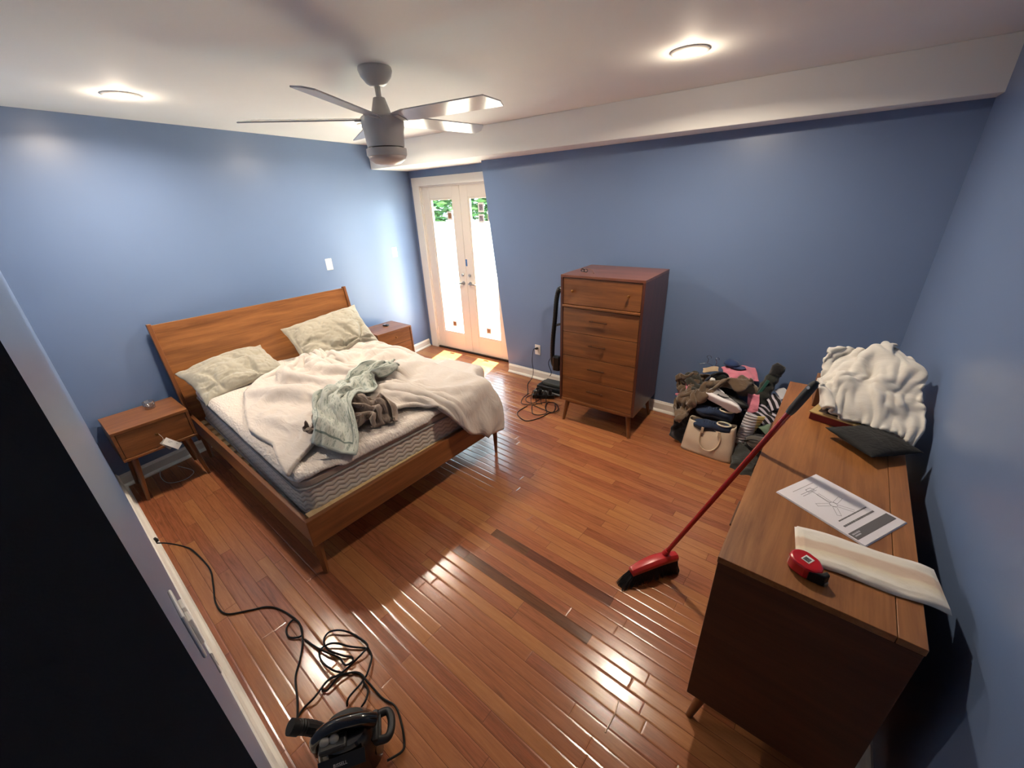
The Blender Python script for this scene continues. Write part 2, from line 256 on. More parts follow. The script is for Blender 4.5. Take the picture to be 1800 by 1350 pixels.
# ---------------------------------------------------------------- draped cloth shapes: vertex grids as plain integer steps
CLOTH={}
CLOTH['coat']=(42,0.002,[-0.678, 2.9691, 0.1842],
[65,-2,-5,-7,2,1,-6,-6,-5,-2,-6,-1,0,-2,-1,0,-2,-1,1,3,1,2,3,-2,2,-2,-4,-2,2,-8,0,-3,-1,4,-8,5,-5,-4,3,6,6,6,6,1,-1,-1,-4,6,1,-1,-2,-4,8,-5,4,-5,-2,5,-3,2,1,-3,1,4,0,-1,0,0,-1,1,-8,9,-5,5,-1,-10,10,-2,2,-2,-10,-4,1,1,1,4,2,2,-5,-9,10,-1,3,0,-7,5,-4,5,3,-7,6,-2,2,-4,-1,1,1,1,-9,6,3,-5,8,-4,3,-4,-2,5,-11,-8,3,4,1,-1,-1,2,4,2,-2,-1,4,3,-10,5,-6,4,5,2,-2,-1,-1,5,-2,-3,1,2,-6,-3,4,5,0,-7,-3,9,-6,7,-1,-3,3,-5,3,-1,-4,2,3,3,-4,-4,6,-9,11,1,-2,-1,1,-6,6,0,-3,-7,10,0,-9,10,6,-5,-3,3,-1,-6,-1,1,3,-2,6,-8,3,2,2,1,-2,-2,2,1,-1,2,0,0,-1,4,8,0,-8,4,3,-4,-3,3,-3,7,-3,6,-11,-7,18,-19,4,8,-9,8,6,-5,-2,3,-1,4,-6,7,-1,-2,3,0,-1,0,-2,0,6,-6,7,-5,8,-6,0,6,2,-4,-2,-3,-1,4,0,-3,8,-10,-5,14,-17,11,-13,5,10,0,4,0,-5,1,7,-2,0,2,-1,-5,1,4,0,0,2,1,0,3,-5,6,-2,2,-5,4,3,-2,1,3,1,-4,5,-8,1,-1,0,-9,7,-6,9,2,-1,-3,4,6,-6,-1,3,5,0,-5,4,-2,-3,5,2,2,3,1,-2,-3,4,-6,4,-13,1,-4,5,0,-5,1,7,0,-3,6,-11,5,2,-2,9,-5,1,-1,1,-5,-6,8,1,-5,1,0,7,-2,1,-1,-1,-1,5,2,-4,-1,-2,1,-4,10,-7,2,6,-5,-1,5,-1,-1,1,-2,6,-9,2,5,-1,2,-7,8,-6,4,0,3,-5,-2,4,-4,-1,2,3,1,0,0,-3,-7,-1,11,-2,-2,6,-1,-2,-10,5,8,8,-4,-8,8,5,-1,-5,2,-7,4,5,-6,6,0,-1,1,2,-4,4,-6,0,-5,1,4,0,3,-1,3,-2,1,0,1,2,-6,2,1,-7,8,-1,-1,-12,2,2,6,-5,-7,-1,-1,0,8,4,-1,-6,10,-1,2,-3,0,2,0,-8,4,6,0,-3,-1,-3,-2,1,4,-1,1,0,-1,0,0,0,-4,4,-6,11,-1,2,-10,8,-8,4,-6,-1,0,3,-2,3,4,4,-3,5,-1,2,-5,-2,3,1,1,-3,3,-2,-9,2,3,1,0,1,3,-1,-1,0,-9,-1,9,-7,1,-4,6,7,5,5,-1,-8,2,3,5,5,-3,0,1,-1,3,-4,5,-1,0,-4,-4,6,0,-4,-10,5,10,-12,-3,0,0,7,1,6,2,-10,3,3,-5,8,-3,-4,-2,0,5,2,-2,1,-1,2,5,1,1,-3,5,1,-3,6,-4,0,0,-2,0,-4,-4,-3,6,-1,-2,6,-10,-3,-1,-3,5,3,5,5,-3,-5,10,-4,3,-3,0,-6,2,-1,-1,4,4,-1,2,-12,9,9,-3,3,0,-7,5,-2,0,0,-5,4,1,-1,4,-5,-3,5,-1,-2,-7,-4,-4,-2,2,5,1,13,-10,9,-1,0,-6,2,-4,-3,2,-3,0,11,-10,14,2,-1,-5,4,1,-4,-8,6,0,2,-2,-6,7,-1,-2,1,-2,-4,8,0,-1,3,-3,-5,-7,-5,11,5,0,-6,8,1,-2,1,1,-7,2,-1,12,-4,7,3,-1,-8,9,-8,-4,7,-2,-9,10,2,-2,-2,1,2,-10,7,2,1,-2,1,3,-5,2,4,0,0,-4,-2,3,-6,-5,10,2,-1,0,-4,0,4,-2,7,6,0,-5,4,-6,-1,2,-8,8,-1,-5,7,-1,3,-6,-4,7,-7,10,-1,1,-4,4,1,-3,-1,3,1,-1,-10,5,1,-2,-5,10,2,-4,-1,1,7,4,0,2,-5,-9,4,-3,6,-7,4,-8,16,-10,2,2,3,-2,0,-5,9,-8,9,-3,1,-6,5,2,-2,0,0,-1,1,-6,5,0,-1,-1,1,3,2,7,4,0,-5,2,-2,0,-7,6,-7,5,-3,1,-8,13,-8,10,-10,5,2,2,-8,10,-8,8,-2,-1,0,3,-1,-3,1,-1,-2,3,-2,3,-1,0,-1,1,11,-1,4,-6,5,-8,2,-1,-3,0,-3,5,-2,8,-5,-5,5,-1,0,-1,0,5,0,-9,10,-12,1,6,0,1,5,-1,-8,-3,9,0,0,-5,6,-1,0,-1,11,3,-4,4,-5,-16,0,8,9,-12,8,-10,12,-6,6,-4,-7,4,8,-7,3,-3,8,-4,-4,7,1,-2,-2,-1,1,-5,10,0,-11,6,-2,8,-8,6,-2,-1,10,2,-2,0,-15,15,-8,7,-12,10,-5,6,-5,4,-1,3,-1,-9,7,1,2,2,-5,4,0,-3,0,3,-2,-6,-3,7,1,4,1,-7,7,-1,-3,-3,5,-2,6,3,0,-10,10,-7,10,-13,9,-6,4,2,-2,3,-5,3,2,-4,-6,8,2,-4,3,0,-6,7,-2,-2,3,1,-2,0,-2,5,1,-2,-1,-6,10,-5,-2,3,8,-4,4,1,-7,11,-13,10,-8,5,1,-2,2,-5,5,-8,5,4,-5,-4,6,3,-5,3,-4,1,4,-1,-3,3,1,0,-1,0,2,1,-3,4,-5,0,-1,1,4,1,-1,-4,14,-16,13,-12,11,-1,-5,-2,5,-1,2,0,-9,2,8,2,-7,5,-2,0,1,-6,3,2,0,1,0,0,0,-3,3,1,0,-2,1,-2,-1,0,10,-9,0,12,-14,13,-13,10,-12,9,2,0,-7,7,-9,10,1,0,3,-10,5,-2,4,-6,6,-1,-2,1,1,-1,2,-2,1,1,-1,1,-2,-1,-1,2,0,-6,8,1,-8,0,10,-10,7,-9,7,-2,4,1,2,-4,8,-6,1,4,-9,9,-5,3,-3,1,-5,6,-4,-1,2,-1,1,4,0,-2,1,0,0,-1,-2,-4,0,5,4,7,-4,-5,2,4,-1,1,-2,-4,6,3,0,-2,5,-7,6,-4,-3,3,1,-5,6,-5,4,-4,3,-1,1,0,1,2,-3,5,-1,-1,0,-2,0,0,-7,1,9,-9,8,-3,1,-3,4,3,-1,3,-5,4,-2,3,-8,4,3,-7,1,-1,4,-1,1,1,-2,1,-1,-1,0,5,1,-2,1,1,-3,0,1,0,0,1,-1,-3,4,2,-6,9,-8,9,0,2,2,-5,2,-5,3,-4,3,0,-8,5,3,-1,1,0,-1,0,0,1,0,-1,0,-3,6,-3,5,-8,-2,2,5,0,-3,3,1,1,6,2,-3,0,8,1,-5,5,-3,-2,-4,3,-2,2,-3,4,-1,0,-5,1,2,3,-6,6,0,-5,4,-1,-5,6,-6,8,-4,1,1,-4,3,0,1,-1,3,-3,3,-3,13,0,2,-11,9,-6,3,-2,-3,-6,5,5,2,-4,4,-3,-3,-1,0,5,0,1,-2,0,0,1,-1,-2,4,-2,-3,2,0,-2,-7,7,3,-3,3,-1,4,9,-1,-5,0,6,-6,3,-7,4,-4,8,-5,-2,5,2,-4,6,3,-8,0,-3,4,-5,6,0,-3,1,0,-2,-6,3,7,-3,-2,0,-5,2,4,1,-3,4,8,4,1,0,-10,4,0,-6,8,-5,3,-2,5,-2,-4,5,-2,-2,9,2,-4,-5,2,1,-3,0,-3,2,2,-6,3,-9,3,4,-4,4,9,-7,0,4,0,-2,10,-1,2,2,-1,-5,-2,2,-7,-2,10,3,-1,-1,-2,0,2,-4,-1,7,0,-1,-3,4,-3,2,-4,1,1,-1,-3,-4,-1,-2,11,-5,2,8,-5,0,4,-4,8,1,0,1,-1,-4,2,-6,4,3,-11,0,5,4,2,-4,4,1,-7,1,4,4,-2,-3,5,-6,3,-3,1,4,-2,1,-5,5,-6,8,0,1,3,-7,0,4,7,0,1,-1,-1,1,-7,6,-3,-2,-1,-2,1,5,4,1,0,-1,-1,-7,1,5,4,-2,-5,5,0,-3,-3,2,4,7,-5,-4,4,3,1,-2,-2,3,-7,5,7,0,-2,1,-2,1,0,-3,1,2,0,-4,-2,0,5,5,-3,3,0,-3,-3,-3,5,4,0,0,-4,1,3,-6,1,2,6,-3,-1,0,3,-6,5,-1,1,-10,7,0,-1,-2,1,-4,5,-2,-5,6,0,-1,-1,2,-3,5,3,0,0,1,-7,-1,-3,4,5,-6,5,-1,1,2,-6,1,3,1,1,-5,0,5,-2,-2,-1,1,6,-1,1,-7,5,1,-7,8,1,-5,4,0,-1,-2,7,-3,5,-1,4,-3,-4,-1,0,0,-7,9,-1,-2,-1,3,0,-4,0,4,-6,0,-1,-4,5,4,-4,1,6,-3,1,5,-7,0,5,-6,5,-1,3,-2,4,-1,-4,6,1,0,-1,-1,4,-7,-6,4,1,-7,9,3,-6,3,1,-4,-2,2,1,-4,-3,8,-11,9,0,-1,8,-3,-1,0,0,-2,5,2,-1,0,2,4,-7,3,-1,-2,1,3,-3,2,-1,0,3,-10,1,8,-1,1,-2,-2,5,-3,-2,-1,3,-3,-5,-1,9,-14,12,-3,7,1,-5,-6,9,2,-8,6,3,3,-2,3,0,-5,3,-3,-6,4,3,-1,-1,3,-4,5,0,-4,1,4,1,2,-11,12,-9,0,2,2,-5,-4,3,6,-12,10,-9,1,1,7,-2,8,4,-6,6,2,-4,2,1,1,-6,0,-1,-2,3,0,1,1,-2,1,2,-1,-4,4,7,-7,5,-10,9,-10,7,0,1,-7,-4,6,3,-9],
[26,-9,-15,-2,8,9,6,10,15,11,8,5,5,6,5,6,8,5,6,3,7,6,5,4,7,3,-9,0,-6,-1,7,6,1,1,1,-2,6,-2,-4,0,0,-1,0,-9,8,1,0,-2,5,2,-1,1,2,1,-5,0,0,-5,-2,2,0,3,-1,-2,-1,4,-4,-1,0,6,6,-3,-3,-1,7,3,-2,2,-8,2,4,-4,0,-2,0,2,-1,2,-3,3,2,-5,2,1,0,2,2,-1,-6,7,-8,1,-2,-2,1,-5,2,0,-3,1,9,-9,11,4,-9,3,0,6,2,-5,2,4,-1,-2,-2,0,1,3,4,1,-1,-3,-6,9,-1,-1,-6,0,4,-9,11,-2,0,-3,-2,3,-7,8,-6,0,-2,-3,-2,10,-5,7,2,-2,1,-9,5,6,6,-3,-3,-4,6,1,1,7,0,0,1,-1,3,-4,-8,0,3,-6,2,7,-10,-3,8,-5,4,0,-1,0,0,-1,8,2,-5,-8,2,-1,7,1,0,4,-3,-2,-10,4,-4,13,-12,6,-4,10,9,0,0,-1,-4,-3,0,-6,-5,6,-6,-6,5,4,-7,8,-1,-4,8,-6,6,-6,-1,5,6,-4,-5,0,3,1,0,-5,-7,1,10,-13,12,-12,11,-12,2,2,3,5,3,-1,0,-12,-3,2,5,-16,0,6,3,-5,9,-5,4,-4,-1,1,3,-3,2,-2,7,-2,-5,1,0,1,-2,-1,-3,-2,4,5,-12,3,-5,9,4,-1,1,-2,1,3,0,3,-5,-8,1,2,-8,5,-1,5,-3,0,-1,6,-5,7,-5,5,-3,3,-1,2,-4,-4,1,-4,2,4,-1,-4,0,-2,6,12,-2,4,0,3,-2,1,-4,0,2,-5,-4,7,-12,6,10,-2,1,-7,1,3,-1,0,6,-5,0,2,-2,1,3,1,-1,-4,-1,-1,-3,2,3,5,-5,13,2,-6,2,-3,1,-1,-1,3,-2,0,0,5,-5,-9,7,10,1,-12,-1,5,1,-7,1,3,-4,0,2,2,1,-3,0,5,0,1,-5,2,0,-3,9,5,-8,-3,8,-2,3,-9,5,-8,1,-1,4,-2,-3,2,6,-7,7,-6,2,0,-2,-1,-2,6,-1,-6,0,2,1,0,3,-2,-1,6,2,-1,0,-1,-7,3,4,-1,7,-8,-3,9,-1,2,9,-7,-8,-2,-2,-2,0,2,8,5,-6,3,-1,0,-5,3,0,2,-6,5,5,1,-8,-1,1,2,-1,-1,9,-3,3,0,-1,0,1,2,-1,5,-7,-8,5,10,-4,10,-8,-7,-2,1,1,0,1,8,0,0,0,7,-5,-2,2,-6,8,2,-2,0,4,-6,-1,-5,-4,-1,1,9,1,1,0,1,-1,3,2,2,1,0,-8,-3,-4,1,6,-5,3,2,-3,3,-3,3,3,-11,-1,7,3,-7,0,6,-3,1,-1,-6,3,8,-4,4,2,-2,0,-1,-1,1,6,-4,2,1,-5,2,4,1,0,-2,-1,-8,2,10,0,-3,2,1,5,-6,0,7,-10,-2,8,-3,-5,0,2,-5,-4,3,3,1,6,2,1,1,-2,0,-1,-1,3,3,-7,-4,7,-2,2,-1,5,-4,-5,10,-6,3,2,-4,2,0,-1,6,-9,5,7,-6,-2,0,-1,1,-6,4,6,-7,-2,-1,2,1,3,3,1,0,-1,-1,-1,-4,4,2,-5,2,0,5,-1,3,3,0,3,1,-7,9,-12,0,1,-6,9,-3,-4,-4,4,12,-1,-3,5,-7,-2,10,-2,-7,0,1,-2,-1,2,2,2,0,1,4,-6,0,4,-5,1,2,-4,-2,7,-8,8,-4,7,-19,11,-3,-5,6,-7,-1,8,0,-4,-2,7,1,3,-4,4,-6,2,6,-4,-1,-1,1,-2,0,2,0,0,3,2,-1,-2,3,-4,1,1,-1,6,0,2,2,-20,6,-1,4,5,-1,4,-12,-4,12,-2,2,-4,1,1,7,-10,9,-3,-2,4,-3,1,-5,2,0,-1,2,0,-5,6,0,1,0,2,-2,-4,7,5,4,-2,-6,3,-7,8,-5,-3,0,6,6,-10,-4,7,0,-3,2,-3,6,2,-9,4,5,-4,3,-3,4,-5,1,-3,0,2,4,-5,0,2,1,1,-10,11,-7,4,3,-7,-7,-5,17,-2,-3,4,1,-14,2,11,-2,0,-3,7,-6,3,-1,-2,4,1,-4,5,-3,4,-1,2,-9,5,-4,-2,0,5,1,-8,4,-4,10,-12,9,3,-12,3,-6,11,6,-2,4,-5,4,4,-1,1,-5,-6,4,-3,1,-1,1,5,1,-4,4,-7,1,-1,2,1,-1,-3,5,-1,0,-4,-1,7,-10,8,-1,0,-4,-4,1,-8,7,11,-6,-3,1,5,-10,12,4,-8,7,-7,1,1,1,-3,-1,3,1,0,-2,4,-2,-3,-5,3,6,-2,-5,3,-6,3,-3,-2,8,-7,2,8,-8,0,-1,-3,7,-1,1,0,-3,-3,10,-11,9,3,-14,10,-3,0,5,-3,-1,0,-1,2,3,-9,4,5,-3,-4,4,1,3,-14,4,0,3,2,-3,-6,0,5,7,-5,5,1,5,-4,0,-3,3,5,-10,10,-6,-6,3,-4,3,2,2,5,-4,0,1,0,-2,6,-4,0,2,-3,-2,2,-5,10,-7,-1,2,-9,-3,9,0,-8,6,2,-5,7,-3,4,-7,5,3,-7,7,-1,-10,3,11,-5,-1,-2,-1,5,0,-2,0,1,-3,3,-4,-3,6,2,-7,2,-2,2,2,0,0,5,-10,-4,-1,8,-3,-1,8,-2,3,-3,4,-2,-4,3,0,-6,7,-3,-5,7,-2,3,0,-7,4,2,-5,-2,1,-2,7,-6,-6,5,3,-2,6,-8,7,-5,-1,4,2,-1,-9,1,0,-3,6,7,-8,4,-1,-1,2,-2,-3,0,2,7,-1,1,-1,-2,1,-3,-1,-1,3,-3,-2,-2,0,6,-5,-3,6,1,-7,8,-8,6,-4,2,5,-10,2,-4,5,6,-2,6,-1,-5,2,-1,-4,4,-3,1,-1,-1,8,-2,0,1,-7,7,-7,-6,1,-1,4,2,-3,3,0,-2,-1,-6,11,-8,9,-8,5,-2,4,0,4,-2,-3,1,3,-2,8,-7,0,0,1,-6,6,-2,2,2,-6,6,-4,0,4,-13,4,-1,-1,7,-6,1,3,-2,7,-7,-2,7,-6,8,-3,-3,-2,0,6,-1,-1,7,-2,4,-4,0,3,2,3,-3,0,0,-6,5,-2,5,-2,-3,6,-4,-12,0,2,4,2,-2,-4,1,0,4,2,5,-7,-1,6,-6,3,5,-3,-4,1,5,-6,-1,4,2,3,0,-8,11,-2,2,-9,4,3,-7,4,-1,6,-2,0,2,0,-5,-10,2,1,2,1,0,-1,-1,3,-4,11,-5,-9,6,-9,1,2,6,0,9,-2,-3,-2,5,1,1,1,-11,4,-10,14,-8,2,5,-5,0,2,1,-2,2,0,9,-5,-7,-2,-3,9,-2,4,-6,-1,11,-15,-3,6,0,1,4,3,-5,1,3,2,-6,1,-1,-2,0,5,3,-18,14,-9,9,0,2,3,0,-4,1,0,-4,10,1,5,-3,-10,1,0,3,-3,-1,-1,3,3,-6,-7,1,7,0,-6,5,-3,3,6,-3,-5,4,3,-14,-5,0,8,-2,8,-1,3,-2,-1,1,3,-3,1,2,-4,3,8,0,1,-6,-2,-3,0,1,-1,0,2,4,-1,-6,1,-2,2,-3,1,-3,7,4,-6,7,-13,11,-14,-3,8,3,-2,6,3,2,0,-5,-2,3,-2,-2,3,-4,2,6,5,-5,-4,0,0,2,-2,-2,7,-3,4,-2,0,0,0,-4,-2,0,-4,7,2,3,5,-17,8,0,3,-4,6,-2,0,-3,1,2,0,-2,1,3,-5,4,-4,6,3,5,-8,-1,-1,-1,0,-2,4,4,0,-2,-3,2,5,-2,-5,2,-3,-3,8,5,-10,8,-6,3,-2,8,-1,7,-1,1,-3,-3,-1,-4,1,-1,1,0,-1,-3,1,5,5,-9,-3,3,2,0,-5,10,2,2,-6,0,-1,3,-2,-3,7,-8,-5,4,0,-8,7,4,-2,-3,9,0,1,-2,0,0,-4,-5,-3,2,4,-7,5,2,-5,-1,6,5,-5,-2,0,0,1,-7,3,7,-3,1,-4,2,-1,3,-1,5,-6,4,0,3,-3,-1,5,2,-2,3,-2,-1,1,0,-1,-1,-8,-1,2,-1,-4,4,5,-4,-1,5,-1,-2,2,-3,2,0,-6,0,5,-4,-1,-1,10,-5,-1,0,5,4,1,-1,5,1,-5,5,0,-7,2,1,1,-5,-3,8,-2,-7,0,8,-11,-1,4,5,0,-1,5,-7,0,2,-5,5,-1,-6,3,4,5,-8,0,4,-2,-4,-2,5,1,3,3,1,-1,-4,-1,-2,-4,4,0,3,0,-10,10,-8,-1,1,7,-16,1,0,1,-1,4,8,-9,2,4,-5,6,-1,3,-4,0,1,0,-5,4,4,-4,5,4,1,-1,-1,5,-3,-8,0,-3,0,-8,9,-3,12,-9,4,-4,0,6,-4,-5,3,-4,3,-1,-2,6,-1,-6,5,-5,7,-3,0,-2,8,-8,5,-5,4,-1,-4,11,4,0,0,-4,-4,-2,-4,-2,-2,9,-15,18,-1,4,-1,-7,0,3,2,-10,0,4,-1,1,-3,3,-5,6,0,-4,0,2,2,-5,3,-2,-1,0,3,7,1,-1,8,2,-2,-4,0,-1,0,-8,1,1,7,-13,3,9,5,-2,-4,0,3,-5,-1,0,-1,1,1,-1,0,1,-6,10,-6,-1,1,2,-6,9,-7,5,-8,8,4,-2,2,3,0,-3,-2,-3,-3,9,-8,1,6,-4,-7,-1,9,6,-2,-7,2,1,-2,-1,0,-3,7,-9,5,-2,4,-1,5,-1,-4,2,-2,-5,7,-5,6,-9],
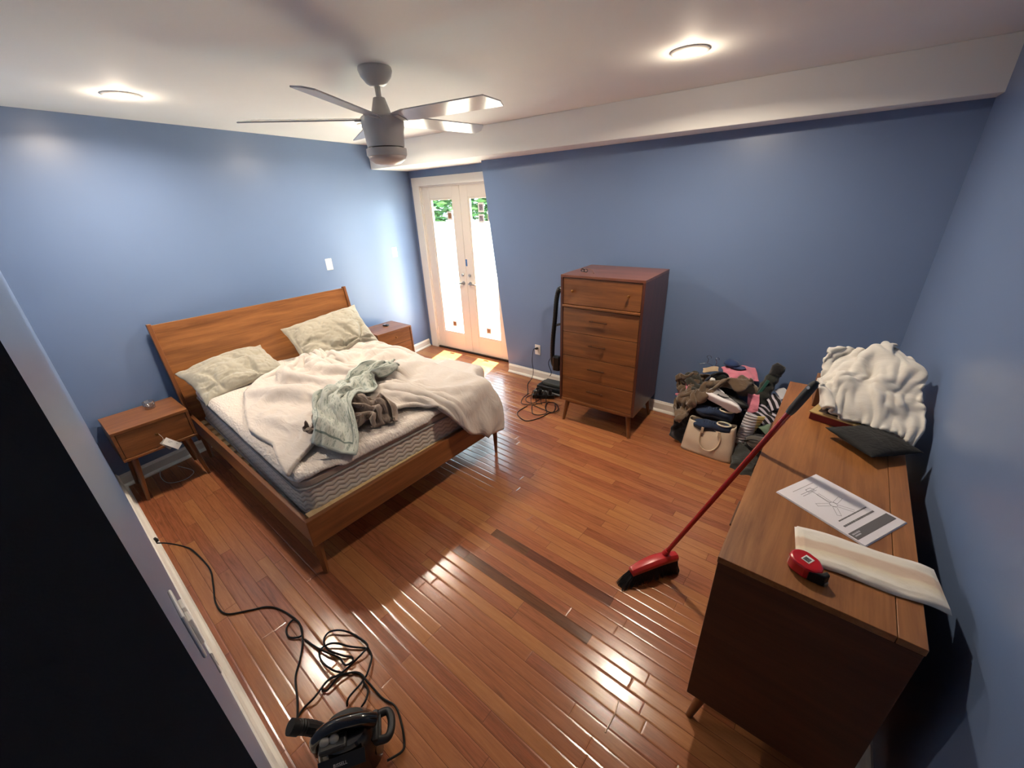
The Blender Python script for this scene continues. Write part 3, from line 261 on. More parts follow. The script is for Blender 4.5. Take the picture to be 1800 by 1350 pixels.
[0,18,1,7,-2,-1,6,7,2,8,-4,5,6,5,7,4,0,-4,-1,4,0,-6,-9,10,-1,6,2,10,9,6,-3,0,6,7,-1,10,3,5,5,6,4,4,10,-10,8,0,0,-3,-5,3,4,-18,7,-6,2,-2,-1,5,-1,1,0,-2,1,9,0,-7,8,1,-1,-2,-2,2,8,-5,-8,-1,9,1,5,1,-6,0,0,1,9,-3,-2,0,4,0,-3,3,-16,3,-7,5,0,5,4,-6,10,2,-4,2,2,-7,6,-1,-4,-1,7,-2,-5,0,1,6,1,-5,-1,-5,1,2,5,-2,1,0,6,-2,-1,-6,7,-3,11,-18,14,-2,-5,-3,-2,4,-3,5,0,7,-1,-4,3,2,-1,-3,0,0,-1,-1,4,-4,0,1,-5,8,-1,0,-5,0,2,-4,2,4,5,1,1,2,-18,17,-6,6,-16,7,9,3,-5,1,6,-7,-4,0,7,-3,-1,4,0,-1,-1,-1,-1,3,0,-8,1,0,2,-4,3,1,0,-1,-7,7,-2,-3,6,-6,-2,4,-1,-1,-9,1,15,-2,5,-4,9,-5,-4,5,1,-1,-3,0,-3,3,0,-1,0,-3,1,-1,2,1,-9,1,4,0,-5,0,3,-7,7,-3,0,2,8,-2,-9,-6,9,-7,10,6,-1,3,-3,3,-5,5,-4,2,-5,0,4,1,-4,0,4,-1,-4,2,-1,-1,0,5,-2,-5,3,0,-6,0,-7,8,-5,3,5,2,6,2,0,2,1,-3,-4,-4,5,5,3,0,-2,-5,4,-4,1,0,1,-1,0,-2,3,1,-1,-3,1,2,-1,1,2,-3,-2,0,-3,-3,4,-3,7,2,-6,-2,7,0,2,-1,0,1,-1,0,-4,3,-5,7,5,-3,-9,4,-5,-8,5,9,0,-1,1,2,1,0,-4,0,-1,2,2,1,-4,-2,6,1,-1,-6,0,-2,5,0,5,2,1,-2,1,1,0,0,0,-4,8,-7,-3,1,4,-2,4,-5,-1,-6,9,0,-1,3,1,0,-2,-1,-2,1,4,2,-1,-1,-2,-8,4,5,-6,3,-4,-3,3,3,2,1,-2,0,4,-1,1,0,-5,2,-2,-2,1,-11,5,11,-12,9,0,1,1,-1,1,-4,0,-2,1,0,0,-2,-2,-8,0,10,-3,2,3,-5,4,0,6,-1,2,0,0,-4,0,3,1,1,1,-9,1,1,1,3,-10,-2,15,0,-11,-3,4,4,4,2,-1,-6,2,0,-1,0,0,-1,-1,-7,4,0,0,3,-3,-4,4,4,0,-1,-1,2,1,-1,-1,-3,0,4,-7,1,-1,7,2,-5,-4,-3,13,-4,-8,-11,0,5,4,5,-1,0,0,3,-2,7,1,-6,-9,0,2,-1,-3,6,5,2,1,1,1,-1,-11,-2,3,0,-4,6,9,-10,2,2,4,4,-7,1,-17,0,-1,8,-8,2,1,0,-1,1,4,5,3,-8,9,4,-8,-6,0,1,1,-1,9,-3,2,1,-1,-4,-1,-5,-4,8,-4,1,0,7,-5,-1,4,-3,5,-15,1,-2,1,0,3,-4,2,2,1,-5,-2,0,7,10,-14,8,7,-7,-4,0,3,-5,10,0,1,-6,0,-3,7,-1,-7,-8,13,-12,1,4,3,0,1,6,-15,0,12,-3,3,1,-1,-2,-11,-3,0,4,1,-4,-4,2,11,-8,6,7,-8,-2,1,6,12,-2,-3,-1,-2,1,-9,4,-1,8,-13,10,0,-4,2,-1,1,3,2,-4,1,3,-6,6,2,-3,0,1,-10,-7,-1,2,4,1,-3,0,-1,4,9,-8,0,1,10,1,-8,2,-5,0,4,-9,15,-14,12,-1,-2,2,1,-5,-5,-4,12,-1,-7,10,0,-13,10,2,-2,-5,8,-1,-7,0,-4,-5,1,5,-5,2,2,4,1,1,7,-1,-1,-5,4,-4,-3,12,-9,9,-5,2,0,3,2,-1,-4,0,-4,1,5,-5,5,-3,-9,8,4,-5,-6,7,3,-4,2,-9,-4,0,1,0,2,5,-1,1,7,-4,-1,-1,-4,2,9,4,-5,-1,2,1,3,1,-5,3,-2,-3,-6,4,-1,6,-7,8,-6,-9,10,4,-4,-9,6,0,-2,4,-9,-4,7,-1,0,2,2,-1,7,-5,-2,3,-1,3,-2,1,6,-6,4,5,2,0,-2,-5,0,-8,8,-1,-1,-3,6,-7,6,-4,-6,6,1,-2,-7,10,-6,-3,10,-4,2,-4,1,0,-3,0,-2,6,-1,-1,2,3,-1,-6,7,2,-1,1,-3,1,4,-1,-3,0,-1,3,-3,-7,5,4,-6,8,3,-3,1,1,-5,-11,12,0,-7,2,-3,8,-11,0,2,0,-5,6,2,-1,0,6,-1,2,-12,11,-2,-2,3,-3,3,3,-3,0,-10,11,-1,3,-12,8,2,-10,2,7,3,0,-1,1,-8,-3,12,-4,1,-9,10,-10,2,-4,7,-11,7,-1,6,-7,9,-13,13,-5,6,-7,0,-5,-4,6,0,4,1,-11,4,-2,12,-6,-8,8,-5,0,7,5,0,-5,-5,1,-1,11,-12,8,0,0,-10,3,6,-2,0,1,-5,10,-13,16,-10,6,-12,6,-4,4,1,-9,2,8,0,-1,-3,7,-11,6,3,-7,-2,0,1,4,3,-2,1,0,-8,-4,15,-1,-2,7,-9,-8,4,4,-6,2,8,-11,12,-8,8,-7,-4,-3,2,1,0,7,-4,-9,11,-1,-4,-3,7,-11,12,2,-6,-9,0,3,3,0,3,1,0,1,-1,-4,4,0,6,-6,7,-3,4,2,-3,7,-6,7,-12,-5,9,-2,-2,-1,1,0,6,-1,-12,6,6,-8,4,-1,1,3,0,-6,-6,0,3,3,-4,8,-4,-1,-3,3,-1,1,3,0,4,7,-2,0,4,-6,6,-9,5,-2,-2,-4,0,2,-11,5,-5,11,0,8,-5,2,-14,16,-13,8,0,1,-6,-7,2,-3,12,-8,9,-7,-1,3,-6,2,5,8,6,3,1,3,-7,7,-10,8,-2,-2,-6,3,1,-12,12,-15,19,-13,15,-14,-5,10,0,-7,17,-12,6,0,-2,3,-12,11,-10,10,-9,7,-8,1,-1,-2,0,3,10,-6,6,-4,4,-7,1,-6,9,4,-3,-7,1,10,-14,14,-16,11,-16,11,1,-10,8,6,-12,13,-5,-2,3,-9,11,-10,13,-8,2,-5,0,-3,4,1,-7,0,5,6,-7,4,-4,2,-2,-7,-1,9,4,-4,-4,2,9,-7,-2,-7,0,-3,3,10,-5,0,-2,0,5,2,-2,0,-8,12,-14,11,-1,-1,-4,-4,4,1,-2,-7,8,-2,0,-4,5,-4,1,1,-10,-3,9,7,-9,-3,3,0,3,-3,5,-7,2,-1,4,0,-3,1,0,5,-1,2,-1,-12,13,-12,1,1,6,0,-2,-3,10,-3,1,-1,7,-3,-8,4,-1,5,-3,-5,-4,7,8,-3,-12,7,4,1,-2,7,-1,-9,6,-7,1,-5,8,2,0,-2,-7,3,-4,1,7,5,-1,-2,-3,1,0,6,8,1,-7,1,-2,-4,5,-7,2,0,-2,-4,2,3,6,-9,8,4,4,-6,4,1,-10,0,5,-7,1,3,2,-4,4,-5,-4,10,-7,9,4,-2,-5,-1,-2,5,9,-8,-7,-5,7,-2,-3,10,7,-4,5,-9,-9,-1,5,4,-9,9,1,1,-4,0,-3,-2,7,0,-3,3,5,-1,-3,5,-4,-6,13,-2,3,0,-4,-5,2,-2,0,-5,-2,7,-9,12,4,3,-10,7,-1,0,-3,-10,-2,3,-3,-2,8,4,-3,-1,4,-6,-1,4,-3,1,5,1,3,-2,3,-2,-9,2,5,8,-1,-7,-3,2,-1,-5,7,-7,2,-3,10,-8,16,2,-11,-1,2,0,-9,1,7,-12,-1,5,7,3,-2,0,-8,6,-6,-1,1,14,-2,1,2,-1,-5,-6,2,3,7,-1,-11,-4,-1,3,-9,8,1,4,-9,12,-12,5,0,0,5,-1,-4,-10,5,1,-7,-1,3,5,4,-1,-2,-8,2,-1,0,2,14,-1,-5,-2,9,-9,0,-1,6,3,1,-8,-2,0,6,-5,0,4,9,-14,10,-13,9,-1,-2,2,0,-4,-2,6,-5,-7,1,1,7,6,0,-5,-4,-6,-2,-1,3,11,6,0,-4,-2,-2,1,-10,6,-3,5,-1,1,0,4,4,-10,1,10,-13,6,4,0,-5,-3,5,-1,-9,4,1,-3,-3,1,0,6,3,0,5,0,-10,-7,-1,3,3,1,-6,20,-5,-14,8,-3,2,-6,-1,2,4,-2,-3,12,-14,-3,16,-4,-3,1,2,0,-10,3,-4,-4,5,2,-6,-1,0,0,7,4,-6,-3,12,-5,-11,0,3,2,9,-11,0,7,-6,-2,2,1,-1,4,1,0,0,-2,8,-7,-3,8,-5,1,-6,-3,7,-6,4,-5,6,-2,-4,4,0,-2,-6,5,3,-2,-4,11,-4,-8,0,7,-6,-1,0,0,0,1,0,-2,0,-1,3,-1,11,-7,-5,10,-6,-12,3,-1,8,0,-7,7,-4,-2,1,2,4,-13,-1,2,0,-2,8,0,-4,5,4,-7,-4,2,1,-2,-1,0,-2,0,-1,1,-2,3,-1,0,-5,-3,10,-2,-5,0,4,3,-6,4,0,-5,5,-1,-7,8,-1,-3,2,-9,0,4,2,4,-6,-5,6,-2,0,-1,3,-2,-4,0,2,-3,1,0,5,1,-2,1,-4,-3,-7,2,5,-3,-5,7,-1,-5,8,4,-6,6,-4,-2,0,2,-8,8,-3,-5,-2,3,1,0,-10,14,-7,2,2,0,-4,-4,2,3,-2,1,2,0,3,2,0,-1,-8,-10,4,4,-7,1,4,6,-5,5,7,-3,-1,-8,0,2,-2,0,3,-4,-6,3,4,-10,3,-3,9,-5,4,2,0,-4,-3,2,2,2])
CLOTH['duvet']=(52,0.0015,[-3.3872, 0.6755, 0.2156],
[12,-6,7,-11,1,13,-5,0,9,7,6,17,0,-19,6,-14,2,11,-8,7,-13,2,0,11,4,-16,3,-5,0,9,-6,-4,7,-10,-2,8,-1,-5,-1,-7,0,10,-5,-6,-1,-2,7,-8,12,-13,0,-3,24,-10,-3,8,-9,-2,0,1,2,0,-17,2,6,4,-11,30,-18,4,0,1,6,-2,0,-2,1,4,-13,20,-13,0,10,-6,-3,12,-5,2,-4,6,-7,8,-6,-10,16,1,-8,8,-16,17,-18,21,-12,1,1,14,-25,6,20,-1,2,-4,1,-20,7,4,-19,14,23,-27,23,-13,17,-14,9,-1,3,-6,2,7,-3,0,7,-19,11,4,4,-5,4,-5,2,-4,5,-6,7,5,-23,16,3,2,-8,2,3,-15,14,-5,-1,7,3,-3,5,-11,4,11,-4,-1,-3,-10,5,-1,-4,19,0,-2,-14,21,-4,-8,2,5,5,-5,-1,-1,5,1,3,-3,-12,16,2,-12,10,0,-2,1,0,-7,14,-17,15,-15,12,-1,-8,7,-2,-6,2,2,4,4,-6,7,-2,3,-13,11,-3,0,2,9,-13,3,-2,-7,17,-10,9,-2,-3,-2,-12,19,-3,-12,16,9,-11,7,-6,5,-8,14,-15,9,3,0,-10,3,4,4,-8,3,8,-14,6,4,-16,16,4,2,1,5,-2,-3,2,1,-4,-8,14,-10,18,-15,13,-1,-15,17,-1,-8,3,3,1,-3,-2,2,5,0,-3,0,2,-11,22,-21,14,-3,4,-6,4,-2,6,-1,-6,2,-6,13,-13,11,-6,-1,6,-5,6,-2,5,3,-5,-4,9,-4,-2,6,-1,4,-17,10,-2,7,-2,-1,-2,1,3,4,-1,-8,14,-15,17,1,-9,1,-18,27,-16,16,-9,9,-4,0,-1,-2,7,1,-6,-1,10,-17,12,-13,14,-13,16,-4,7,-2,4,0,-5,6,0,-9,14,1,-6,4,-7,7,0,-1,0,0,-3,7,-11,13,-9,6,5,-6,2,-8,9,1,1,-10,15,-16,16,-12,13,-1,-14,16,-13,4,2,3,-5,-1,9,-5,-2,2,-3,4,8,-7,9,-1,-3,6,-2,-10,-6,7,10,-2,2,2,-4,0,7,-3,2,-1,1,-9,14,-2,-5,9,-17,22,-8,-15,18,0,-7,2,5,-1,-2,-9,12,-10,15,-13,10,-6,3,8,-13,7,3,1,-4,-1,13,-6,4,-4,0,0,3,5,-5,3,-1,-11,20,-13,1,-5,14,-1,-9,12,-8,4,-8,7,-9,11,-4,0,-8,17,0,-6,0,5,-1,-2,-15,21,1,-1,-9,5,-5,9,-5,2,-2,7,-4,1,6,-8,8,4,0,-12,16,-9,1,-6,9,2,-2,-4,-9,14,0,-6,6,-13,12,0,5,-4,3,2,-13,3,13,-1,2,0,-3,2,-3,7,-15,12,-3,-10,15,-1,-10,13,-5,-3,10,-7,2,-2,-3,1,4,4,9,5,-3,3,-5,6,-9,13,-6,1,-3,6,-2,1,-8,5,-9,14,-7,1,3,1,-6,3,-1,-3,7,-3,7,-3,7,-1,0,-3,-3,-5,13,0,-13,6,5,-1,0,1,-1,-3,2,1,1,-3,-9,17,12,1,0,2,-3,-4,1,6,1,-3,-2,3,-1,-2,8,-14,7,4,5,-7,-3,4,2,-2,4,-11,8,-10,2,11,1,-10,13,-15,16,-16,17,-1,-4,-2,2,1,6,-1,-11,7,-2,-3,-3,13,-6,0,15,1,-1,3,-1,-1,0,0,1,-2,0,0,2,-4,-6,15,-10,4,0,1,-3,2,3,-8,12,-2,3,-1,-3,-12,7,8,-25,26,-17,19,-18,4,9,0,7,-11,8,1,-12,11,-2,-2,5,-5,2,-5,16,1,-2,1,0,0,-1,0,2,0,0,0,0,2,0,-8,8,-5,2,-7,10,-12,1,15,-7,5,-1,-5,6,-3,-8,11,-5,-6,15,-10,9,2,0,-13,6,5,3,-11,4,-2,8,0,1,-7,5,-7,18,0,0,-1,-1,1,0,-2,3,-1,0,-1,1,0,2,-2,-3,4,0,3,-7,0,4,-9,15,-7,-8,12,-7,8,-7,-1,15,-5,-3,2,2,0,-10,11,-13,12,-20,16,1,-16,14,0,0,5,-1,-5,18,-2,0,1,0,0,-1,-1,3,0,-2,1,-1,-4,5,1,-2,3,-12,-4,5,13,-8,5,-13,19,-10,2,1,6,-12,5,3,2,0,-1,3,-4,6,-1,2,-18,15,-13,12,-3,-5,13,-9,5,-6,8,19,-3,0,0,1,-1,1,0,-6,6,1,-2,3,-2,-6,7,-2,0,0,5,-2,-8,10,-4,10,-16,9,-8,6,-6,14,-11,6,-2,1,5,-7,-4,-5,4,11,-1,2,0,-8,10,-10,5,5,-8,6,-5,19,1,-3,0,0,0,-1,-1,1,-7,8,0,2,0,0,-4,3,-7,6,2,1,-1,0,1,-2,3,3,1,-2,-6,5,3,0,-4,0,5,-5,1,6,0,-3,-1,-8,11,-1,0,-5,0,5,0,0,-2,20,1,0,-5,0,1,-1,-3,2,0,0,3,0,2,0,0,-2,0,2,-12,3,8,-3,0,7,1,-3,3,-6,8,-7,2,-2,6,-3,2,1,-1,6,-4,-4,5,0,-6,6,0,-4,-2,4,1,-1,-1,20,-1,0,-1,-3,1,1,1,-1,-4,1,0,3,-3,4,1,0,-1,-6,8,-1,2,-1,2,-11,9,4,-6,5,-2,3,1,-1,-1,3,-5,5,1,-9,13,-6,3,-2,2,-4,1,1,-8,5,3,-2,1,20,-1,0,1,-3,-4,4,0,1,1,-11,-2,8,4,-3,5,0,-3,2,0,-5,4,3,-9,6,1,0,6,1,-1,0,-1,-1,-3,6,-2,-1,5,0,-13,14,-6,5,-1,1,-5,4,-3,0,1,-1,0,19,0,-1,0,2,-4,-3,4,0,2,0,-6,1,4,-1,1,-4,6,-1,1,-3,-2,3,4,-4,-1,-3,9,-4,7,-3,1,1,-2,-2,3,0,3,-3,3,0,2,-7,-1,5,0,0,-1,-1,1,0,0,19,0,1,-1,0,1,-5,-1,3,0,4,-3,-7,5,4,-9,9,-7,7,-1,4,-13,-3,10,6,-3,0,-11,7,-1,8,-3,7,-1,-9,8,2,-4,2,2,-7,9,-4,2,0,2,-1,-3,-3,3,-1,0,20,1,-1,1,-1,0,0,-5,1,3,-1,3,-4,-7,7,3,-1,2,-1,2,-2,8,-8,-2,1,-1,5,1,3,-7,-1,8,-6,1,2,-1,5,0,-2,-12,10,-14,17,1,0,2,-1,-1,-5,1,0,2,20,0,0,0,0,0,0,-2,-5,3,2,2,1,0,-13,9,-4,4,2,-2,3,-1,4,-6,3,2,0,4,-7,6,-5,2,3,2,1,-4,0,3,-19,19,-3,5,-6,5,-1,1,0,0,-3,-1,1,0,20,0,-2,-1,-1,3,0,1,-4,0,2,-1,1,3,-2,-2,6,-3,1,0,0,-2,2,-2,-4,8,-7,0,0,3,4,-7,8,4,-2,1,-1,-15,20,-9,-3,8,1,-2,2,-1,0,0,0,-4,2,2,20,-2,2,-1,-2,3,0,0,-1,-8,6,2,-1,-3,7,-6,3,1,1,2,-3,1,-1,-5,5,-3,9,-4,2,1,-5,6,-10,1,8,1,-12,15,3,1,-7,2,0,0,-11,1,4,4,0,-1,1,0,20,0,0,1,2,-10,6,0,2,-5,-5,9,-1,2,-4,2,0,0,2,-15,7,6,-2,3,2,-2,1,5,0,-7,6,-5,8,-6,4,-6,7,-1,5,-3,0,-1,-3,4,1,-2,0,-2,0,0,0,0,19,1,-1,2,1,0,-12,8,2,1,-10,-5,13,-7,8,1,-3,2,-12,14,-2,0,1,-1,-6,3,-1,6,-3,9,-3,-2,1,2,-8,9,-1,1,-2,5,2,-10,7,-6,5,-1,0,-3,0,1,0,1,20,0,0,-1,0,2,0,-10,6,3,0,-7,-6,11,-5,3,2,2,3,-3,-1,-1,-4,8,-2,1,2,-11,5,5,4,4,-11,5,3,-1,1,-1,-7,6,-1,4,-3,-1,4,0,-3,2,0,-1,0,0,21,-2,1,0,-1,-1,4,-3,-6,5,3,-2,-1,-1,3,-5,2,-1,6,0,0,-3,7,-7,4,-7,4,4,-1,-7,5,-5,7,3,-2,2,-2,-5,5,-6,8,3,-1,-2,0,1,-1,1,-1,0,0,0,20,1,-3,-3,1,2,2,1,-3,-2,4,1,-6,-5,8,1,-1,2,-1,3,0,1,-2,1,-6,5,-11,12,0,-1,-4,12,-2,-1,-6,1,3,0,1,2,-1,2,-6,6,-1,0,1,-1,0,0,0,-1,21,-1,0,0,-1,-2,0,4,-4,0,2,0,4,-2,-6,3,-3,3,1,0,3,0,2,-1,0,2,1,-10,9,0,-2,0,-3,6,-1,-6,0,8,1,-1,-4,-2,7,-1,0,1,-1,0,0,-1,0,0,20,0,1,0,-2,0,-1,-1,3,-3,0,5,-12,4,8,-1,0,-8,5,1,2,2,1,0,-1,-2,0,0,-7,5,4,-7,6,-7,12,-1,1,0,-2,-2,4,0,-1,2,-1,0,1,-1,0,0,-1,1,21,-1,0,0,1,0,-3,0,0,-1,0,1,2,-1,-2,0,3,-2,1,0,1,0,-7,7,3,-8,8,4,-8,3,2,7,-9,3,1,1,0,-2,1,2,-1,-1,2,0,-1,0,0,0,0,0,0,-1,21,0,0,0,-2,1,1,-3,1,-1,1,-14,14,1,0,-1,1,2,-2,-1,-6,-1,10,-2,-11,9,3,1,3,-12,1,7,1,-1,5,-3,3,2,-1,1,-4,3,0,-1,1,0,0,0,0,-1,0,0,22,0,-2,0,0,1,-1,-1,0,0,-3,0,0,4,-2,2,1,3,-1,-1,-2,2,-4,-6,10,-3,0,4,2,-1,-2,0,7,-5,-3,4,0,-1,4,-3,4,-2,-1,0,1,0,0,0,-1,0,-1,1,21,0,0,0,0,0,-1,0,-1,1,-9,8,-1,-2,3,2,-5,0,4,1,1,-9,7,-3,7,-1,-7,5,1,5,-4,-10,9,6,-6,4,-1,2,-1,1,0,0,-1,2,-2,1,-1,-2,-3,2,3,0,22,-1,0,0,1,-2,2,-2,-1,0,1,-3,4,-3,1,-1,6,-4,-2,-9,10,0,-9,14,-6,2,-2,4,-4,6,1,0,-1,-4,6,0,1,-1,-1,3,0,-3,3,-1,0,0,-4,-2,5,0,-2,-1,22,-1,0,-1,1,-1,-1,2,-1,-2,2,0,-1,3,-10,7,3,3,-9,7,-9,4,-1,4,-4,9,-1,-8,3,4,0,3,-1,3,-4,0,1,-1,3,-8,4,3,0,0,1,-2,-1,-5,1,-4,-1,-7,22,0,-1,-1,0,0,-1,2,-1,-3,1,2,-4,3,-2,0,-4,8,-3,-1,5,0,1,-5,1,5,-3,-3,11,-6,3,0,-6,1,7,-2,-2,4,-8,4,2,1,1,0,-2,-1,-4,-3,-7,5,-10,1,21,0,0,0,0,-2,2,-2,-4,5,-3,1,-6,7,-1,-4,7,-9,6,-1,5,0,0,-9,5,3,6,-9,4,0,-2,3,4,1,-3,0,1,-8,3,5,-1,3,-1,1,0,-10,-1,2,-5,-14,4,6,22,0,-1,0,-1,1,-1,-4,3,-3,4,-8,9,-6,2,4,-8,1,4,2,-5,7,-1,6,-3,-8,2,5,-3,6,0,-3,0,1,-2,4,-6,3,4,0,0,0,0,-3,-2,2,0,1,-1,-2,-4,-5,22,-1,0,-1,1,-2,0,0,-2,2,-3,1,-5,6,7,-7,0,3,-4,-4,8,-14,13,2,0,-4,2,4,-6,1,-2,8,-2,2,2,-8,7,1,0,0,-1,2,2,-1,-5,-1,-1,-1,0,1,-4,-2,21,-1,0,0,-1,0,-3,4,-3,0,-2,4,-2,2,-3,-4,-2,4,7,0,-8,7,-5,-2,11,-4,-1,3,2,-7,7,-7,6,1,-3,6,-4,-1,1,1,3,0,0,0,-6,-6,-4,-2,5,6,-1,-2,20,1,-1,0,-3,2,1,-3,3,-10,5,3,-1,-3,6,1,-11,8,-3,-1,6,1,-1,2,-8,8,-1,3,-3,2,-3,-1,6,-2,3,-1,0,1,-1,1,-1,-3,-4,2,1,-2,-3,-2,-8,-6,19,-12,21,-1,0,-1,0,-1,1,0,0,1,-3,0,3,-7,5,-8,7,-9,4,6,-5,8,0,-6,3,-2,6,-5,7,-5,3,3,-1,5,-7,-6,0,1,2,3,-5,-11,-3,8,12,-3,2,0,0,0,-19,11,21,-1,0,-1,0,0,0,0,1,0,-5,5,0,-1,-8,12,-6,3,-7,4,-2,4,2,2,-1,-3,-1,4,-2,9,-2,-5,4,-6,5,-3,5,-1,-3,-11,-12,1,5,6,3,7,-3,-3,7,-1,0,-4,21,-1,0,0,0,-3,2,0,1,1,-6,3,1,-3,0,-7,14,-12,7,-1,-2,4,-11,11,-1,5,-5,-1,7,-1,2,1,0,1,-10,8,-8,-5,-7,-6,1,2,10,-2,0,3,5,1,-10,14,0,-1,20,1,-1,-1,-2,3,-7,0,6,0,0,-11,7,0,0,1,1,4,-4,-1,4,-11,10,-1,2,-3,5,-5,-1,5,0,3,-9,6,8,-23,0,-3,-5,-1,8,4,-8,3,2,1,5,2,4,-24,20,11,21,-1,-1,0,1,-4,3,0,-8,0,8,-1,-10,11,-6,7,-7,6,2,-2,-1,1,-4,1,5,0,-2,3,-3,1,3,4,2,-32,1,22,-12,-6,-7,4,9,2,-7,-6,3,1,8,2,-5,10,-30,-4,21,-1,0,-1,-2,2,0,1,-1,0,-1,-1,3,-11,5,4,2,0,-5,4,0,-2,3,-8,6,3,0,-3,1,-2,4,-16,6,20,-27,-20,3,4,18,-7,6,2,3,-19,5,0,4,9,0,-6,8,-17,20,1,-1,0,0,0,0,-2,1,1,-1,-4,3,-1,0,-8,9,-7,8,1,0,-2,2,0,-9,6,5,4,-11,0,-17,21,-24,15,10,-11,-3,7,-15,12,-15,14,-1,-5,-4,3,-9,13,4,1,-4,3,21,-1,0,0,0,-1,-4,-3,-2,0,1,5,-2,5,-6,7,-10,9,-3,-5,8,1,-4,6,0,-7,1,7,8,-14,-5,-13,22,-37,26,10,-8,-11,4,-5,-2,2,6,1,-20,3,10,-1,12,-4,-1,-1,20,0,0,0,-1,0,0,1,0,-2,-1,1,0,-12,13,-7,7,-14,9,6,-5,2,2,-8,8,3,-5,-2,4,3,7,-10,-37,30,-30,29,7,-3,-6,-3,-7,-17,11,-3,2,6,2,0,7,1,-1,-1],
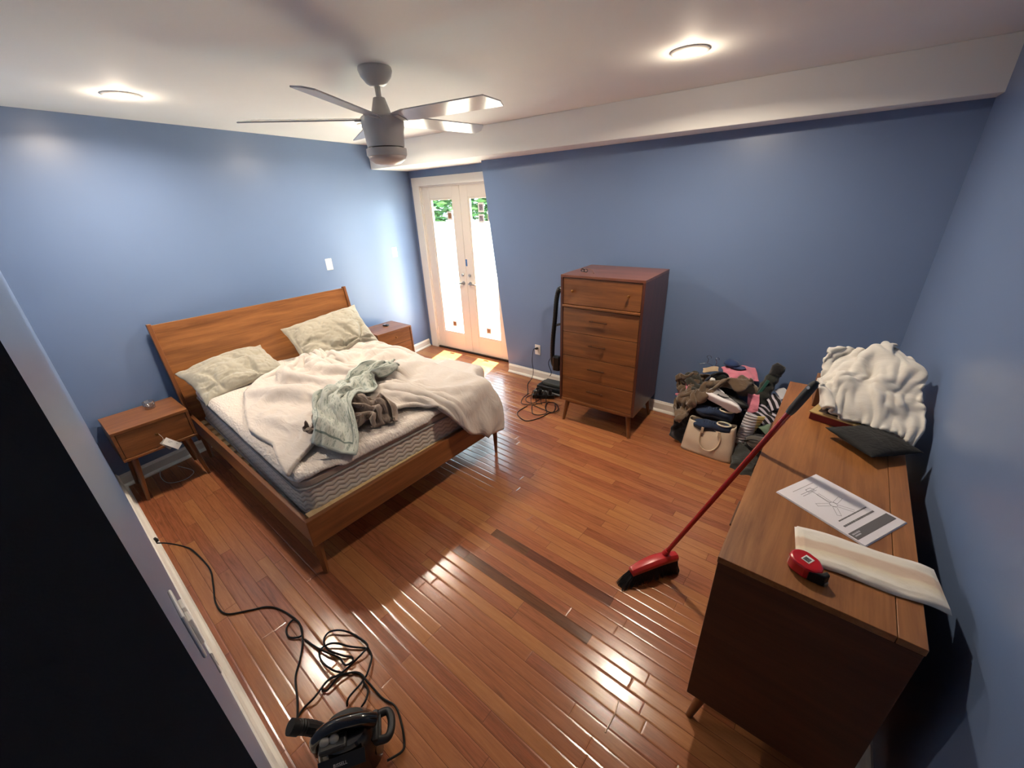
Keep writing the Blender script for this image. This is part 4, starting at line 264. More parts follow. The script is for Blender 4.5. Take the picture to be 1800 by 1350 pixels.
[508,12,16,-3,13,7,7,10,4,12,13,0,9,1,-2,3,12,7,10,6,6,2,15,-3,14,-1,3,15,11,4,10,1,12,2,14,7,8,5,9,4,15,-3,13,6,9,14,5,10,10,8,-5,10,-10,-11,2,13,-16,7,-1,-1,10,-10,3,0,-6,3,8,6,2,-9,2,6,6,-8,-2,16,-20,14,9,-10,-13,9,4,-7,3,9,-11,8,-7,11,-10,9,-7,16,-16,8,-3,-5,3,-2,0,0,16,-17,-18,7,-13,-1,12,-3,2,-1,2,-3,-5,6,1,5,4,-5,0,17,-11,-10,3,16,-9,-1,8,2,-11,12,-4,-5,-4,15,-8,4,-5,1,11,-14,15,-14,10,-7,12,-4,2,1,-6,5,-7,6,0,12,-22,2,-2,2,2,-1,3,4,-3,5,-9,4,-1,1,-2,5,1,-1,-4,8,1,-5,5,1,3,1,-4,-5,22,-15,-1,4,4,-1,5,0,-11,16,-17,17,-11,4,3,-5,4,-3,13,-6,7,-6,5,-4,-24,3,1,1,3,3,-3,3,-7,5,1,0,4,1,7,-12,1,-6,15,-5,3,-4,8,-13,10,2,-3,3,-7,9,5,3,-11,-3,14,-16,15,-13,15,-5,2,-5,5,0,8,9,-14,12,-14,14,-10,3,-21,0,2,1,0,0,4,-2,1,-5,5,7,5,4,-17,19,-8,-3,1,6,-9,3,1,14,-20,1,5,1,-10,14,1,-13,16,3,1,6,-21,12,-2,-1,6,6,-7,6,-1,-12,14,-12,15,-10,8,2,-21,0,1,4,-2,-1,2,1,-1,5,9,-4,-6,0,12,-11,2,7,-14,6,-5,9,0,-11,26,-28,17,3,15,-22,-1,14,1,0,-22,13,-3,3,8,2,1,-6,6,4,-8,12,2,2,-10,2,-1,0,-21,0,3,-1,0,1,3,-3,8,7,-3,-1,-8,2,-5,10,-5,8,11,-18,13,3,-15,19,-13,3,-1,-3,7,16,-21,5,-4,-16,21,-20,23,-1,-9,4,-6,6,-1,2,7,-2,5,-15,18,-12,3,-2,-20,-1,4,0,-3,3,1,-5,3,1,3,1,-1,2,12,-12,6,-7,9,2,-8,-8,15,0,-9,20,-1,0,-11,-16,21,-5,-10,27,-26,8,8,-9,11,-5,11,5,-5,2,-1,3,-22,20,-5,4,-3,5,-16,-4,2,-1,1,1,0,4,-3,2,1,-4,18,-9,-8,7,5,1,-12,17,-16,11,1,3,7,-8,-3,-11,0,21,-10,-5,18,0,1,3,-13,4,4,-1,-10,-1,9,-1,3,-7,19,-16,4,4,1,2,-20,1,2,-1,6,1,-6,-2,3,3,-2,0,-2,3,9,0,-9,-4,5,-1,6,-1,4,-4,-7,3,2,8,4,10,-16,8,-5,-5,27,-1,-1,4,-11,8,1,-16,5,4,-5,6,-19,20,-7,-7,3,5,-21,3,2,-1,2,2,6,14,-17,0,3,14,-19,5,-2,3,-1,11,-19,4,19,-13,-7,1,-2,9,2,-4,8,-12,14,-4,-3,1,-7,4,9,-3,9,-1,7,-2,-2,-15,3,-4,22,-18,7,8,1,-15,-18,3,-1,4,2,0,2,-2,-1,2,0,-3,3,-3,5,-10,7,-2,14,-12,1,14,3,-22,13,1,-6,6,1,-13,3,5,7,-6,1,4,-4,11,-5,-6,-1,13,-6,2,0,5,-15,25,-2,-13,3,3,-15,1,0,5,-1,0,-1,2,4,-4,1,-1,0,11,-14,11,6,-14,19,-10,0,-4,3,21,-14,2,-6,6,-11,19,-6,-4,-9,-3,5,-1,6,1,-2,11,-6,6,-17,14,-4,-4,14,-10,-2,11,-10,9,-14,2,1,-2,1,1,0,0,4,1,-2,0,1,0,-1,6,-6,17,-21,25,-17,2,0,-5,17,-12,5,-5,3,-13,19,0,-15,12,-5,-1,4,-1,7,-21,5,8,3,7,5,0,-8,1,4,5,-18,9,-13,1,0,0,0,1,1,0,4,5,-7,1,-2,1,3,0,5,-8,13,-7,15,-4,-18,5,2,-7,13,-5,-5,8,-11,-5,13,-4,7,0,-4,2,-11,19,4,-19,31,-8,1,6,-17,2,-3,7,-1,-11,-12,0,0,0,1,0,0,0,7,2,-8,0,1,-3,14,-10,-4,8,-10,2,2,6,15,-23,1,17,-11,2,3,-10,10,-9,11,0,0,2,-8,-2,14,3,-1,14,-13,8,-3,1,8,-15,4,-16,23,-18,-9,-3,0,-1,1,1,1,0,12,-11,-1,0,14,-18,3,9,6,-13,20,-17,0,-4,1,18,-6,-4,-1,-3,-5,9,-1,12,-12,2,-2,4,9,-1,2,0,-6,3,-3,2,5,-13,16,-6,2,7,-23,19,-9,3,-5,1,-4,3,1,0,0,-7,9,-2,7,-4,-4,4,0,16,-24,14,-2,6,-8,5,-6,2,2,4,0,8,-9,6,-7,1,1,-2,-5,-1,0,6,9,-7,7,-8,7,-3,2,-1,-3,4,-1,6,-8,3,-4,-1,1,-4,3,-1,-2,17,-10,-2,3,-2,-4,4,2,-7,12,8,0,-14,8,-15,12,1,-6,7,11,-17,13,-16,19,-15,5,1,5,-1,-14,-1,4,8,0,7,-3,-5,-6,13,-6,3,2,-2,-8,1,4,-7,4,-3,-1,1,-4,4,8,-4,-6,19,-16,2,-2,2,3,-5,-5,7,1,3,8,-12,20,-4,-21,17,-16,14,-1,-9,-1,9,4,-1,8,-14,5,0,-1,-6,-7,21,-11,13,-13,3,6,0,-9,0,7,-3,-5,5,-5,1,-2,-5,21,2,-13,2,12,-21,6,2,0,2,9,-7,-5,14,-15,19,-20,5,10,-7,5,-2,-13,23,-21,3,6,3,1,12,-17,6,-2,-1,-7,-5,5,2,3,1,7,0,-10,0,2,4,-5,-1,4,-4,1,-5,-2,16,1,-11,8,-2,3,-2,4,-5,3,5,-3,-5,11,-16,18,-14,13,-15,11,-12,13,-2,4,-8,3,1,-2,-3,3,-1,-1,-2,14,0,-12,-5,8,-1,6,2,-10,1,0,8,-2,-7,2,2,-4,2,-3,2,20,-12,-5,14,-15,10,-10,6,-3,16,2,-17,0,-4,-2,12,-17,20,-20,18,1,-9,16,-16,0,3,0,2,11,-11,0,2,-9,8,-2,-4,7,0,4,2,-7,-1,0,1,7,-4,-5,5,0,-2,-3,-5,9,18,-15,3,-3,0,-5,2,0,-3,14,-2,-16,17,-10,3,2,-2,9,-14,4,11,-16,8,-10,4,10,-8,-16,13,10,-1,3,-5,3,-4,6,-3,4,1,-8,0,-1,1,5,1,-5,-1,7,-7,3,-8,-5,5,24,-22,14,-16,6,3,-1,-1,-5,24,-11,-10,5,0,13,-16,13,-9,-5,4,-4,7,-4,-3,-5,9,9,-12,-6,10,6,-5,5,-2,-1,2,2,0,-7,0,-3,-2,0,12,-4,-4,4,2,-4,5,-10,8,3,3,-7,3,-5,1,1,-3,1,4,17,-19,6,-14,-2,18,-17,22,-14,-3,1,0,-2,-6,8,-2,-1,6,-3,1,5,-1,5,-2,1,2,0,0,-8,-1,3,2,0,-10,11,-1,-5,12,-9,-1,7,-12,1,23,-20,8,-7,-2,5,2,-4,-7,11,13,-15,11,-16,1,16,-17,17,-25,6,4,5,-3,-5,4,7,-4,-1,-3,-12,2,4,14,1,0,1,2,-8,1,1,1,0,9,-8,1,-4,2,10,-10,-2,-1,-4,1,10,-8,9,0,0,-5,3,3,-12,18,-8,5,-1,-5,-7,15,-10,16,-13,-2,4,3,-8,1,3,-1,3,-7,7,0,-2,3,-1,1,0,1,-8,0,1,2,0,1,12,-9,-3,-4,9,6,-13,7,-13,0,18,-14,15,-12,0,0,-1,-1,15,-25,23,-13,23,-20,6,-10,6,9,11,-20,2,0,4,-4,-2,11,-10,-1,1,-6,9,0,1,-1,1,0,-8,1,0,1,1,-1,1,13,-8,-4,-3,8,9,-20,12,-13,3,9,-2,5,-6,7,3,-9,-7,11,-7,3,-11,18,-12,11,6,-20,12,-5,1,1,-1,-1,-4,1,14,-1,-6,-3,4,-2,1,1,0,0,-7,0,0,0,1,-1,-3,5,10,-7,-4,0,-4,12,-9,11,-13,16,-11,-3,1,1,1,13,-17,14,-11,13,-18,10,-9,1,0,7,3,-2,-2,0,1,0,1,-4,2,-2,2,3,-1,2,0,0,0,1,-7,0,-1,-2,2,2,-3,-2,8,2,-4,-3,16,5,-11,-6,-2,-1,0,9,-7,-1,0,-4,19,-19,17,-15,13,-16,19,-13,-1,9,-17,15,-3,1,2,-1,-2,-1,-5,8,0,1,1,0,0,0,1,-1,-7,0,0,-3,0,1,3,-5,5,4,-3,-1,-5,12,11,-22,10,-9,1,-2,5,0,-1,3,3,-2,2,-9,13,-11,1,-6,-2,3,1,10,0,0,0,0,-3,-2,4,0,0,0,0,1,0,1,-1,1,-7,1,0,-3,-2,2,4,-1,-5,11,-2,2,-12,-3,9,2,-2,-12,9,0,5,-1,-2,2,-2,16,-15,12,-23,21,-15,20,-23,-3,15,1,-2,-1,-1,1,3,1,-2,0,-3,4,0,0,0,0,1,0,-7,0,1,-2,-1,0,0,3,-2,3,1,1,13,-19,-7,20,-12,14,-13,-1,3,2,-1,-3,4,-11,9,2,-11,-2,17,-3,15,-21,4,2,1,-4,0,3,3,-3,-1,0,0,3,0,0,0,0,0,0,-2,0,0,0,1,-2,-1,2,-1,-2,4,3,-8,-5,7,10,-9,8,-14,9,0,2,-3,0,-8,14,-16,5,8,9,-3,-20,2,24,-17,0,1,2,-2,2,-2,2,0,-4,8,-3,-2,1,0,0,0,0,-1,-1,1,3,-2,-5,2,1,0,-3,8,1,-18,13,-3,-4,11,-3,4,-3,-2,-5,7,-11,9,-9,8,-6,11,0,-4,3,8,-18,6,0,0,0,2,-4,3,2,-3,3,-3,1,1,-1,0,0,0,-1,-2,1,0,3,-3,0,-2,1,0,-2,6,3,-12,9,-11,1,14,-17,12,-2,2,3,-6,12,-11,-4,11,-15,12,-4,-10,18,-15,3,9,-8,2,1,-1,0,0,2,1,-1,-7,5,2,-1,-1,0,0,0,-1,0,1,-2,0,3,-4,1,1,-2,-2,2,6,-11,1,3,5,-9,8,1,-5,1,7,-10,-2,16,-8,2,7,-12,6,-7,-2,15,-14,3,1,2,-2,1,0,-1,1,-1,-1,2,-2,-1,0,-1,-1,-2,-1,0,0,5,-6,1,2,-3,1,-1,-3,-1,9,-7,14,-13,-3,8,6,-7,4,-8,-2,7,8,-8,-4,11,-15,0,12,-15,8,3,-13,8,2,0,4,-7,1,1,2,-1,-2,4,-1,-8,0,-2,0,-2,0,0,0,1,-2,-1,-1,2,0,-1,-2,-4,19,-16,-2,9,-13,8,0,1,0,3,3,-6,7,-14,1,-1,9,6,-7,-2,9,-19,10,-2,3,3,-7,5,-1,1,0,1,-3,1,-4,-3,-3,2,-5,0,0,0,0,-1,1,-2,2,0,-3,1,-3,1,-15,31,-3,-23,5,16,-8,3,-8,6,3,8,-21,7,12,2,-20,7,-14,17,-6,-4,8,-5,2,-1,3,1,1,-1,0,0,0,-9,-1,3,-4,-5,2,2,0,1,-1,0,0,1,0,-3,3,0,-4,-10,20,-17,0,9,10,-12,5,-3,3,-1,-2,3,-11,11,-3,11,-16,1,0,9,-18,11,6,-8,-3,3,5,1,-1,0,2,0,12,0,-1,0,-3,-13,-8,-2,1,-1,0,-1,1,2,0,0,-4,1,5,3,-17,19,-9,10,-20,9,6,-4,-3,0,2,5,-11,3,0,0,3,-10,17,-17,10,10,-18,10,-3,2,0,0,0,1,1,0,-8,0,-2,0,-1,4,-6,-2,-3,0,-1,0,5,-3,1,3,-6,0,0,4,-8,-2,4,-8,24,0,-13,0,10,3,-12,-17,22,-5,4,-15,15,-10,-3,8,7,-12,19,-12,3,-1,1,0,-2,1,0,-1,-6,-9,-3,-1,3,7,-1,-2,-8,0,0,0,7,-2,-1,-3,8,-8,1,2,-5,-1,7,12,-12,-5,10,8,-13,1,-8,2,20,-21,-2,3,20,-15,2,-2,-2,12,-9,2,-1,-1,-1,-1,0,-1,-2,0,-1,0,-5,-3,-4,-2,12,-13,-8,0,0,1,0,4,-3,1,2,-1,-7,2,7,8,-11,-5,4,7,-3,-7,10,-2,-4,7,-12,23,-19,5,-1,8,-8,1,3,-7,-9,13,0,-1,0,-1,-1,0,0,-3,17,6,-5,-12,-1,0,-18,14,-7,0,0,1,0,0,0,2,-2,1,6,-2,-3,-3,9,6,-14,-1,-2,7,-3,-3,11,1,-7,-3,14,-20,0,16,-5,10,-16,-3,21,-10,-3,-2,0,0,0,-2,0,-2,0,11,15,3,-17,-3,-2,-10,-7,0,1,0,0,-4,5,-2,0,5,-9,0,9,0,0,-13,14,-2,-1,-2,4,-4,14,-17,17,-13,7,9,-19,12,2,-9,3,10,-19,6,1,-1,-2,0,-1,0,-3,1,0,1,7,17,7,-21,-3,-2,-6,0,1,-1,-3,6,-4,0,3,2,3,-12,19,-7,-6,13,-13,2,3,-3,-2,7,-12,16,-13,14,-16,13,4,-18,13,-14,19,-15,16,-11,-2,0,-1,-1,0,-1,2,-4,1,0,3,2,21,6,-2,-15,-6,0,-1,0,2,-1,3,-2,-3,0,7,4,-12,2,10,-9,14,-15,-1,7,-1,-1,10,-21,4,-1,17,-16,16,-5,-10,12,-10,2,-2,6,-2,-3,-3,1,-2,-2,-2,3,0,-1,2,2,-4,25,9,-5,-6,0,0,-1,1,1,-1,1,0,0,0,-6,5,1,1,-2,-2,0,5,-2,3,-3,-3,23,-18,-4,1,4,-9,15,-15,11,-9,12,-13,0,-2,1,3,-2,-2,-1,-1,2,-1,0,0,4,1,-6,17,23,-5,-1,0,1,-1,0,1,0,1,1,0,10,-9,4,-10,11,-12,15,-12,1,-1,2,-3,-1,25,-12,-13,16,-24,0,26,-19,17,-17,16,-15,-1,0,-2,2,5,-9,0,-1,0,2,-1,0,3,1,-5,6,-5,0,0,-1,1,0,-2,-2,-1,0,1,1,13,-11,12,-15,14,-17,11,2,-6,0,2,-7,0,19,-8,-17,12,-6,1,16,-18,15,-21,19,-10,-2,2,0,0,-3,-2,0,-3,1,0,0,5,-3,-2,-2,-3,-2,-1,0,0,0,0,1,0,0,-1,-1,0,11,-12,14,-14,15,-13,-3,5,-1,0,9,-9,-11,12,-10,23,6,-14,-14,17,-19,18,-14,10,-3,-4,-1,0,16,-23,-1,2,0,0,1,0,1,-3,-1],
